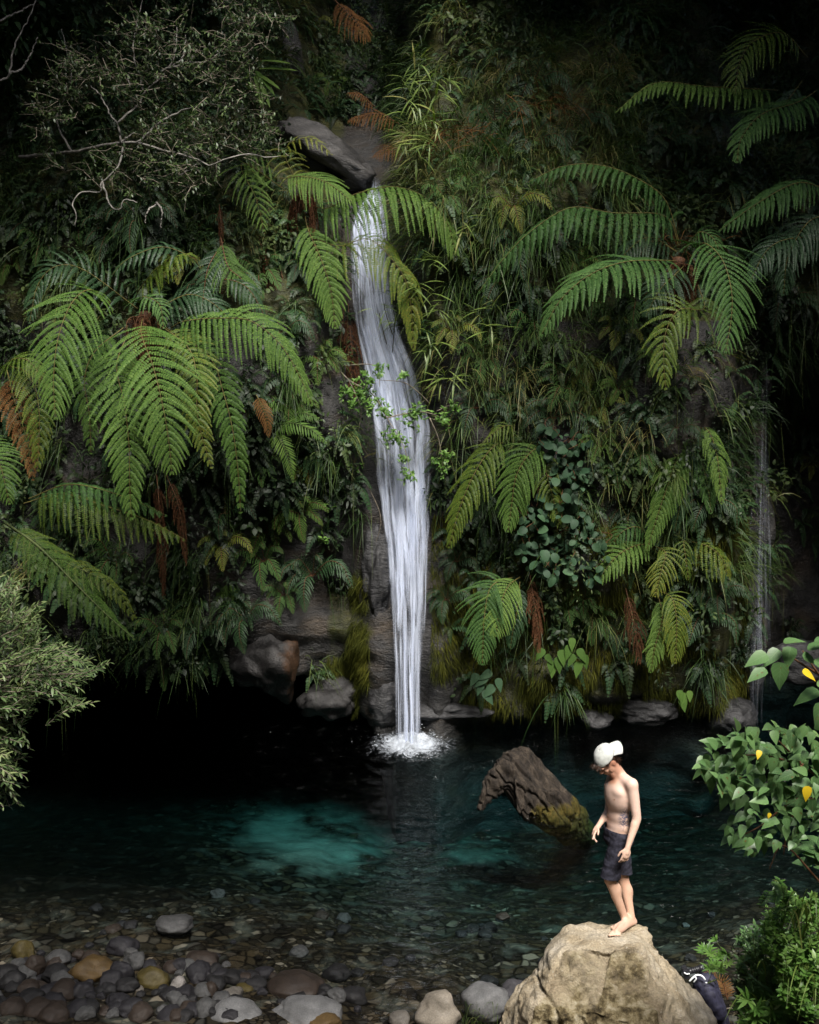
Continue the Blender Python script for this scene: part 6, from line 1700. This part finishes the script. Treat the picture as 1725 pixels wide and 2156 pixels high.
# broad leaves low on the mossy wall
for lab, spots in [('heart leaved plant low on the mossy wall under the brown dead frond', [(1150, 1390), (1160, 1402), (1175, 1395), (1182, 1380), (1145, 1378), (1165, 1412)]),
                   ('plant with drooping pointed leaves right of the heart leaved plant', [(1200, 1370), (1210, 1390), (1220, 1405), (1205, 1355), (1218, 1378), (1230, 1390)]),
                   ('dark broad leaves hanging near the foot of the waterfall', [(1005, 1430), (1015, 1450), (1025, 1435), (1040, 1455), (1035, 1425), (1048, 1440), (1020, 1465)]),
                   ('pair of shiny leaves just above the waterline ledge', [(1430, 1465), (1440, 1470), (1452, 1466), (1436, 1478)])]:
    t = thing('broadleaf_plant', at(spots[0][0], spots[0][1] - 15, 19.8), lab, 'plant'); a = Acc()
    for (x, y) in spots:
        p = at(x, y - 12, 19.45); d = unit(np.array([rng.normal(0, .35), -.3, -.8])); L = rng.uniform(.2, .3)
        leaves(a, [p], [d], (rng.normal(0, .2), -.8, .5), L, L * .55, rng.uniform(.3, .7), 0, 'heart', .15, .1)
    a.build('leaves', M['round' if 'dark' in lab else 'fern'], t)

# reed sprays right of the upper waterfall
def reed(label, shoots, mat='reed', L=.36, W=.03, name='reed_clump', tint=.4):
    t = thing(name, at(shoots[0][0], shoots[0][1], 20.2), label, 'reed'); a = Acc(); b = Acc()
    for (x, y, n, sp) in shoots:
        p = at(x, y, 19.8 + rng.uniform(-.25, .25)); d0 = unit(np.array([rng.normal(0, .4), -.4, .35]))
        C = catmull([p + [rng.normal(0, .15), .7, -.5], p + [0, .3, -.1], p], 10); tube(b, C, .008, 4, cap=False)
        an = rng.uniform(0, 6.28, n)
        d = unit(np.stack([np.cos(an) * sp, -.3 - .3 * rng.random(n), np.sin(an) * sp * .8 - .05], -1) + d0 * .2)
        s = rng.uniform(.6, 1.25, n)
        leaves(a, p + rng.normal(0, .06, (n, 3)), d, (0, -.5, .9), L * s, W * s, np.clip(rng.normal(tint, .18, n), 0, 1), 0, 'lance', .15, rng.uniform(.2, .6, n))
    a.build('leaves', M[mat], t); b.build('stems', M['stem_gold'], t)


reed('bright yellow green reed clump high above the waterfall lip', [(880, 140, 14, 1), (850, 175, 12, 1), (900, 175, 14, 1), (925, 205, 12, 1), (870, 225, 14, 1), (880, 265, 14, 1), (910, 250, 12, 1), (860, 290, 12, 1), (900, 305, 14, 1), (880, 330, 10, 1), (940, 165, 10, 1)], tint=.5)
reed('pale reed shoot right of the fern arching over the waterfall', [(968, 455, 7, 1), (975, 480, 8, 1), (990, 470, 6, 1)], tint=.6)
reed('reed shoots with bent pale leaves in the middle of the right slope', [(1010, 655, 8, 1), (1030, 690, 8, 1), (1045, 650, 6, 1)], tint=.55)
reed('reed shoot with dry tips right of the waterfall at mid height', [(945, 790, 11, 1), (930, 800, 8, 1), (965, 805, 8, 1)], tint=.55)
reed('reed leaves hanging from a thin bowed stem', [(900, 540, 9, .8), (920, 555, 8, .8), (945, 560, 8, .8), (970, 545, 8, .8)], tint=.3, L=.3)
reed('yellowish reeds drooping by the right edge of the waterfall', [(880, 600, 9, .7), (905, 625, 10, .8), (925, 650, 8, .8), (890, 690, 8, .7), (900, 730, 8, .7)], tint=.4)
reed('reed clump on the shaded right slope', [(1180, 640, 8, 1), (1100, 740, 9, 1), (1160, 760, 9, 1), (1220, 720, 8, 1), (1280, 790, 9, 1)], mat='grass', tint=.45)
reed('thin reeds crossing the upper waterfall', [(800, 660, 4, .9), (830, 680, 6, .8), (810, 640, 3, .9)], tint=.3, L=.25, W=.02)

# rusty dry ferns beside the lip and at the top
fern('rusty dry fern above the waterfall lip', (800, 250, 22.0), [
    dict(P=[(790, 225, 22.2), (760, 200, 22.0), (735, 195, 21.9)], hw=32, npair=16, npin=7, droop=.7, tint=.4, mat='rust', stem='stem_brown', gap=.7),
    dict(P=[(840, 260, 22.2), (800, 240, 22.0), (760, 245, 21.9), (735, 255, 21.8)], hw=40, npair=18, npin=7, droop=.7, tint=.45, mat='rust', stem='stem_brown', gap=.7),
    dict(P=[(850, 320, 22.2), (820, 310, 22.0), (790, 330, 21.9)], hw=36, npair=16, npin=7, droop=.7, tint=.4, mat='rust', stem='stem_brown', gap=.7)], mat='rust', cat='dead frond', name='dead_frond')
fern('dim rusty fern frond hanging at the top of the gully', (700, 10, 23.0), [
    dict(P=[(705, 0, 23.0), (735, 30, 22.8), (760, 60, 22.7), (775, 85, 22.7)], hw=50, npair=16, npin=8, droop=.8, tint=.4, mat='rust', stem='stem_brown', gap=.7)], mat='rust', cat='dead frond', name='dead_frond')
for lab, x0, y0 in [('patch of dry orange grass on the right slope below the reeds', 960, 275), ('patch of dry orange stems further right on the slope', 1170, 220), ('dry straw tuft left of the large right tree fern', 1190, 440), ('dry straw tuft above the right tree fern crown', 1420, 505)]:
    t = thing('dry_grass_tuft', at(x0, y0, 20.8), lab, 'dry grass'); a = Acc(); n = 90
    b0 = np.stack([at(x0 + rng.normal(0, 45), y0 + rng.normal(0, 14), 20.4) for _ in range(n)]); d = unit(np.stack([rng.normal(0, .9, n), -.5 + rng.normal(0, .3, n), rng.normal(.1, .5, n)], -1))
    blades(a, b0, d, rng.uniform(.25, .6, n), .012, rng.uniform(.3, .8, n), np.clip(rng.normal(.5, .25, n), 0, 1)); a.build('blades', M['rust'], t)

SKY_STRENGTH, SUN_STRENGTH, SUN_ANGLE, EXPOSURE = 0.065, 2.2, 20.0, 1.95

# ------------------------------------------------------------------ the green skin of the cliff (uncountable cover)
ug, gr, dk, ms = Acc(), Acc(), Acc(), Acc()
NC = 4900
cx = rng.uniform(-9.5, 9.5, NC); cz = rng.uniform(.4, 14.8, NC); cz[:1300] = rng.uniform(8.2, 15, 1300)
P = cliff_pt(cx, cz); N = cliff_n(cx, cz); vx, vy = proj(P)
for k in range(NC):
    p, n, x, y = P[k], N[k], vx[k], vy[k]
    if x < -140 or x > 1870 or y < -160: continue
    if abs(cx[k] - FX(cz[k])) < (.55 if cz[k] < ZLIP else .5) and cz[k] < ZLIP + .6: continue
    if cz[k] < cave_roof(cx[k]) + .15: continue
    if 500 < x < 800 and 1040 < y < 1530 and rng.random() < .82: continue      # bare wet rock left of the fall
    if 1560 < x and y > 760 and rng.random() < .8: continue
    if 600 < x < 800 and 255 < y < 410: continue
    if 585 < x < 640 and 60 < y < 260 and rng.random() < .8: continue
    if x > 905 and cz[k] < .75: continue
    if 905 < x < 1570 and y > 1240 and rng.random() < .6: continue
    tone = np.clip(.42 + .45 * fbm(np.array([[p[0] * .8, 2.0, p[2] * .8]]), 2)[0] + rng.normal(0, .1), .02, .95)
    r = rng.random()
    grassy = (820 < x < 1330 and 120 < y < 960)
    if grassy and r < .78 or (not grassy and r < .22):
        m = rng.integers(22, 40); b = p + n * rng.uniform(0, .12, (m, 1)) + rng.normal(0, .09, (m, 3))
        d = unit(n * .9 + rng.normal(0, .5, (m, 3)) + [0, 0, .45])
        blades(gr, b, d, rng.uniform(.28, .75, m), rng.uniform(.010, .024, m), rng.uniform(.5, 1.1, m), np.clip(tone + rng.normal(0, .16, m), 0, 1))
    elif r < .6:
        m = rng.integers(26, 46); R = rng.uniform(.18, .42)
        q = unit(rng.normal(size=(m, 3)) + n * .7); b = p + n * .08 + q * R * rng.uniform(.5, 1, (m, 1))
        d = unit(q * .7 + rng.normal(0, .5, (m, 3)) + [0, 0, -.25]); s = rng.choice([.06, .085, .12]); L = s * rng.uniform(.7, 1.3, m)
        leaves(ug if y > 250 or x > 650 else dk, b, d, q * .5 + [0, -.3, .7], L, L * rng.choice([.3, .45, .6]), np.clip(tone + rng.normal(0, .12, m), 0, 1), 0, 'lance', .15, .2)
    else:
        m = rng.integers(4, 8); an0 = rng.uniform(0, 6.28)
        for q in range(m):
            an = an0 + q * 6.28 / m + rng.normal(0, .2); o1 = unit(n * .7 + np.array([math.cos(an), 0, math.sin(an)]) * .8); L = rng.uniform(.3, .65)
            simple_frond(dk if rng.random() < .6 else ug, [p, p + o1 * L * .5 + [0, 0, .03], p + o1 * L * .85 - [0, 0, L * .28]], L * .26, n * .6 + [0, 0, .8], 12, tone, .2, rr=.004)
    if x > 0 and rng.random() < .10:
        m = 5; b = p + rng.normal(0, .15, (m, 3)); blades(gr, b, np.tile([0, -.2, -1.0], (m, 1)) + rng.normal(0, .08, (m, 3)), rng.uniform(.6, 1.5, m), .008, .05, np.clip(rng.normal(.55, .2, m), 0, 1))
tag(ug.build('undergrowth', [M['under'], M['stem_green']]), 'dense small leaved plants covering the cliff', kind='stuff')
tag(dk.build('shade_undergrowth', [M['fern_dark'], M['stem_green']]), 'dark small ferns and leaves covering the shaded cliff', kind='stuff')
tag(gr.build('hanging_grass', [M['grass']]), 'drooping grass covering the slope right of the waterfall', kind='stuff')
# moss fuzz
NM = 48000
zx = rng.uniform(.1, 6.5, NM); zz = rng.uniform(.25, 3.8, NM)
zx[:12000] = rng.uniform(-1.7, -.5, 12000); zz[:12000] = rng.uniform(.2, 3.2, 12000)
p = cliff_pt(zx, zz); x, y = proj(p)
ok = ((x > 908) & (x < 1575) & (y > 1080) & (y < 1500)) | ((x > 690) & (x < 778) & (y > 1210) & (y < 1500))
dn = fbm(np.stack([zx * 1.6, zx * 0, zz * 1.6], -1), 3); ok &= (dn > -.35)
p = p[ok]; n = cliff_n(zx[ok], zz[ok]); m = len(p)
blades(ms, p, n * .6 + np.array([0, 0, -.7]) + rng.normal(0, .3, (m, 3)), rng.uniform(.06, .2, m), rng.uniform(.006, .016, m), .5, np.clip(.45 + .5 * dn[ok] + rng.normal(0, .15, m), 0, 1), 0, 3)
tag(ms.build('moss', [M['moss']]), 'olive moss coating the lower wall', kind='stuff')

# ferns too small to trace, each a plant of its own
def small_fern(mat, nfr, L, seed):
    t = thing('fern', (0, 0, 0), 'small shaded fern among the undergrowth of the cliff', 'fern', 'small ferns among the undergrowth')
    for q in range(nfr):
        an = q * 6.28 / nfr + rng.normal(0, .25); o1 = np.array([math.cos(an) * .8, -.45, math.sin(an) * .5 + .35]); l = L * rng.uniform(.75, 1.15)
        a = Acc(); frond(a, [(0, 0, 0), o1 * l * .5 + [0, 0, .06], o1 * l * .85 - [0, 0, .08], o1 * l - [0, 0, .45 * l]], l * .22, N=(0, -.6, .8), npair=18, npin=8, droop=.5, rr=.007, tint=rng.uniform(.3, .6))
        a.build('frond', [M[mat], M['stem_brown']], t)
    return t


SF = [(380, 560), (560, 420), (60, 480), (30, 560), (100, 520), (180, 480), (250, 500), (420, 480), (640, 560), (620, 860), (650, 980), (560, 1120), (480, 1080), (420, 1330), (520, 1300), (600, 1250), (560, 1180), (660, 1210),
      (1020, 700), (1100, 800), (1180, 820), (1260, 860), (1330, 880), (1250, 640), (1080, 440), (980, 380), (1000, 860), (1300, 1000), (1330, 1080), (1480, 1060), (1250, 1300), (1200, 1280), (1300, 1330), (1470, 1300), (1510, 1250), (1640, 640), (1690, 880), (1700, 980), (1600, 480), (1400, 300), (1480, 360), (1200, 280), (1120, 180), (1000, 150), (700, 180), (660, 60), (560, 60), (420, 1390), (360, 1400), (350, 1330), (150, 1130), (240, 1180), (950, 700), (1050, 600), (1130, 680), (1210, 560), (1290, 700), (1340, 640), (1080, 860), (1020, 760), (1230, 780), (1160, 880), (1300, 820), (1380, 760), (1120, 300), (1040, 260), (1280, 230), (1350, 420), (940, 420), (1100, 520), (980, 500), (1420, 900), (1350, 960), (1260, 940), (1400, 1060), (1230, 1260), (1130, 1160), (960, 1180), (940, 1260), (470, 620), (560, 580), (600, 700), (680, 760), (150, 420), (300, 470), (520, 880), (560, 980), (470, 1150), (640, 1080)]
pro = [small_fern('fern_dark', 7, .6, 0), small_fern('fern_blue', 6, .55, 1), small_fern('fern', 7, .5, 2), small_fern('fern_yellow', 5, .5, 3)]
used = set()
for (x, y) in SF:
    # walk the sight line until it meets the cliff
    d = ray(x, y); s = np.linspace(17, 32, 300); q = CAM + d * s[:, None]; inside = q[:, 1] > cliff_y(q[:, 0], q[:, 2]); k = int(np.argmax(inside)) if inside.any() else 150
    i = rng.choice(4, p=[.45, .25, .15, .15]); p = q[k] + [0, -.12, 0]
    if i not in used:
        used.add(i); r = pro[i]; r.location = Vector(p)
    else:
        r = copy_tree(pro[i], p, 0, rng.uniform(.75, 1.3), (rng.uniform(-.2, .2), rng.uniform(-.35, .35)))
for i in range(4):
    if i not in used:
        for ch in list(pro[i].children): bpy.data.objects.remove(ch)
        bpy.data.objects.remove(pro[i])

# ------------------------------------------------------------------ trees over the gorge, most added out of view to shade it
def tree_mesh(seed, R, leaf, nl, lean=0.0):
    r = np.random.default_rng(seed); a = Acc(); b = Acc()
    cl = unit(r.normal(size=(26, 3)) * [1, 1, .8]) * r.uniform(.35, .95, (26, 1)) * R * [1, 1, .62]
    for c in cl:
        m = nl // 26; q = unit(r.normal(size=(m, 3))) * (r.uniform(.1, 1, (m, 1)) ** .5) * R * .36
        d = unit(q + r.normal(0, R * .2, (m, 3)) + [0, 0, -.3]); L = leaf * r.uniform(.7, 1.3, m)
        leaves(a, c + q, d, (0, 0, 1), L, L * .5, np.clip(.5 + r.normal(0, .12) + r.normal(0, .12, m), 0, 1), 0, 'ovate', .1, .2)
        tube(b, catmull([(0, 0, -R * .7), c * .5 + [0, 0, -R * .2], c], 10), np.linspace(.09, .02, 10), 5, cap=False)
    tube(b, catmull([(0, lean * R, -R * 2.3 + lean * R * .6), (.1, .1 + lean * R * .55, -R * 1.3 + lean * R * .4), (0, 0, -R * .6)], 14), np.linspace(.26, .12, 14), 9)
    return a.mesh('crown', M['canopy']), b.mesh('trunk', M['bark'])



TM_ = [tree_mesh(1, 3.0, .2, 9000), tree_mesh(2, 3.0, .2, 9000), tree_mesh(3, 3.0, .2, 9000, 2.3)]
TREES = [(-8.2, 21, 15.8, 1.25, 'dark tree crown overhanging the upper left corner'), (-2.5, 25, 17.5, 1.2, 'dark tree crown closing the view above the gully'), (3.2, 23.4, 15.6, 1.1, 'dark tree crown above the reeds at the top'), (8.0, 21.5, 16.0, 1.3, 'dark tree crown overhanging the upper right corner'),
         (-11, 15, 14, 1.4, ''), (13, 15.5, 14, 1.4, ''), (-10.5, 8, 13, 1.3, ''), (14, 8, 13, 1.3, ''), (-12, 20.5, 10.5, 1.2, ''), (12, 21, 10.5, 1.2, ''), (-6, -7, 17, 1.6, ''), (1.5, -9, 18, 1.6, ''), (9.5, -9, 16, 1.5, ''), (-9.5, 0, 13.5, 1.4, ''), (14, -1.5, 13.5, 1.4, ''), (-6.2, 17.6, 17.6, 1.15, ''), (-2.6, 18.9, 18.6, 1.05, ''), (5.4, 20.2, 18.6, 1.0, ''), (8.6, 16.6, 17.2, 1.15, ''), (5.2, 16.9, 18, 1.15, ''), (-8.8, 17.0, 16.5, 1.3, ''), (10.2, 17.5, 16.5, 1.3, '')]  # unlabelled ones stand out of view, added to block sun and sky
for k, (x, y, z, s, lab) in enumerate(TREES):
    lean = y > 15.6
    t = thing('forest_or_shade_tree', (x, y, z), lab or 'added unseen tree that shades the gorge around the pool', 'tree', None if lab else 'added shade trees around the gorge')
    for nm, me in zip(('crown', 'trunk'), TM_[2 if lean else k % 2]):
        o = bpy.data.objects.new(nm, me); COL.objects.link(o); o.parent = t
    t.scale = (s,) * 3; t.rotation_euler = (0, 0, k * .13 if lean else k * 1.7)

# added out-of-view tree on the left bank, crowns placed to shade the shore
t = thing('forest_or_shade_tree', (-6.8, 4.5, 3.5), 'added unseen tree on the left bank that shades the stony shore', 'tree')
b = Acc(); tube(b, catmull([(-6.8, 4.5, 2.5), (-6.2, 5.0, 7.5), (-4.5, 6.2, 10.8), (-1.8, 6.2, 11.8), (.3, 5.8, 11.9)], 30), np.linspace(.3, .06, 30), 9)
tube(b, catmull([(-4.5, 6.2, 10.8), (-3.2, 8.5, 12.2), (-1.8, 10.0, 12.5)], 16), np.linspace(.14, .05, 16), 7); b.build('trunk', M['bark'], t)
for (x, y, z, s) in [(.5, 5.7, 11.9, .70), (-1.7, 9.9, 12.6, .72), (-3.8, 7.8, 12.6, .6), (-5.6, 10.2, 11.2, .7)]:
    o = bpy.data.objects.new('crown', TM_[0][0]); COL.objects.link(o); o.parent = t; o.location = (x + 6.8, y - 4.5, z - 3.5); o.scale = (s,) * 3
# dark crown filling the upper left corner
t = thing('forest_or_shade_tree', (-7.9, 20.6, 12.6), 'nearly black tree crown in the upper left corner behind bare twigs', 'tree')
for nm, me in zip(('crown', 'trunk'), TM_[0]):
    o = bpy.data.objects.new(nm, me); COL.objects.link(o); o.parent = t
t.scale = (.8,) * 3

# ------------------------------------------------------------------ light, sky, camera
SUN_EL, SUN_AZ = math.radians(58), math.radians(164)     # azimuth clockwise from north (+Y)
w = bpy.data.worlds.new('World'); S.world = w; w.use_nodes = True
nt = w.node_tree; nt.nodes.clear()
sky = nt.nodes.new('ShaderNodeTexSky'); sky.sky_type = 'NISHITA'; sky.sun_disc = False; sky.sun_elevation = SUN_EL; sky.sun_rotation = SUN_AZ; sky.air_density = 1.0; sky.dust_density = 3.0
bg = nt.nodes.new('ShaderNodeBackground'); bg.inputs[1].default_value = SKY_STRENGTH
ow = nt.nodes.new('ShaderNodeOutputWorld'); nt.links.new(sky.outputs[0], bg.inputs[0]); nt.links.new(bg.outputs[0], ow.inputs[0])
sl = bpy.data.lights.new('sun', 'SUN'); sl.energy = SUN_STRENGTH; sl.angle = math.radians(SUN_ANGLE); sl.color = (1, .96, .9)
so = bpy.data.objects.new('sun', sl); COL.objects.link(so); so.location = (3, 2, 30)
sd_ = Vector((math.sin(SUN_AZ) * math.cos(SUN_EL), math.cos(SUN_AZ) * math.cos(SUN_EL), math.sin(SUN_EL)))
so.rotation_euler = sd_.to_track_quat('Z', 'Y').to_euler()

cam = bpy.data.cameras.new('camera'); co = bpy.data.objects.new('camera', cam); COL.objects.link(co)
co.location = (0, 0, H_CAM); co.rotation_euler = (math.pi / 2 - PITCH, 0, 0)
cam.sensor_fit = 'VERTICAL'; cam.sensor_height = 36; cam.lens = 36 * FV / 2156.25; cam.clip_end = 500; cam.clip_start = .1
S.camera = co
S.render.engine = 'CYCLES'
S.cycles.use_denoising = True; S.cycles.max_bounces = 7; S.cycles.diffuse_bounces = 3; S.cycles.glossy_bounces = 3; S.cycles.transmission_bounces = 4; S.cycles.transparent_max_bounces = 24; S.cycles.volume_bounces = 0
S.cycles.sample_clamp_indirect = 4
S.view_settings.view_transform = 'Standard'; S.view_settings.look = 'None'; S.view_settings.gamma = 1; S.view_settings.exposure = EXPOSURE
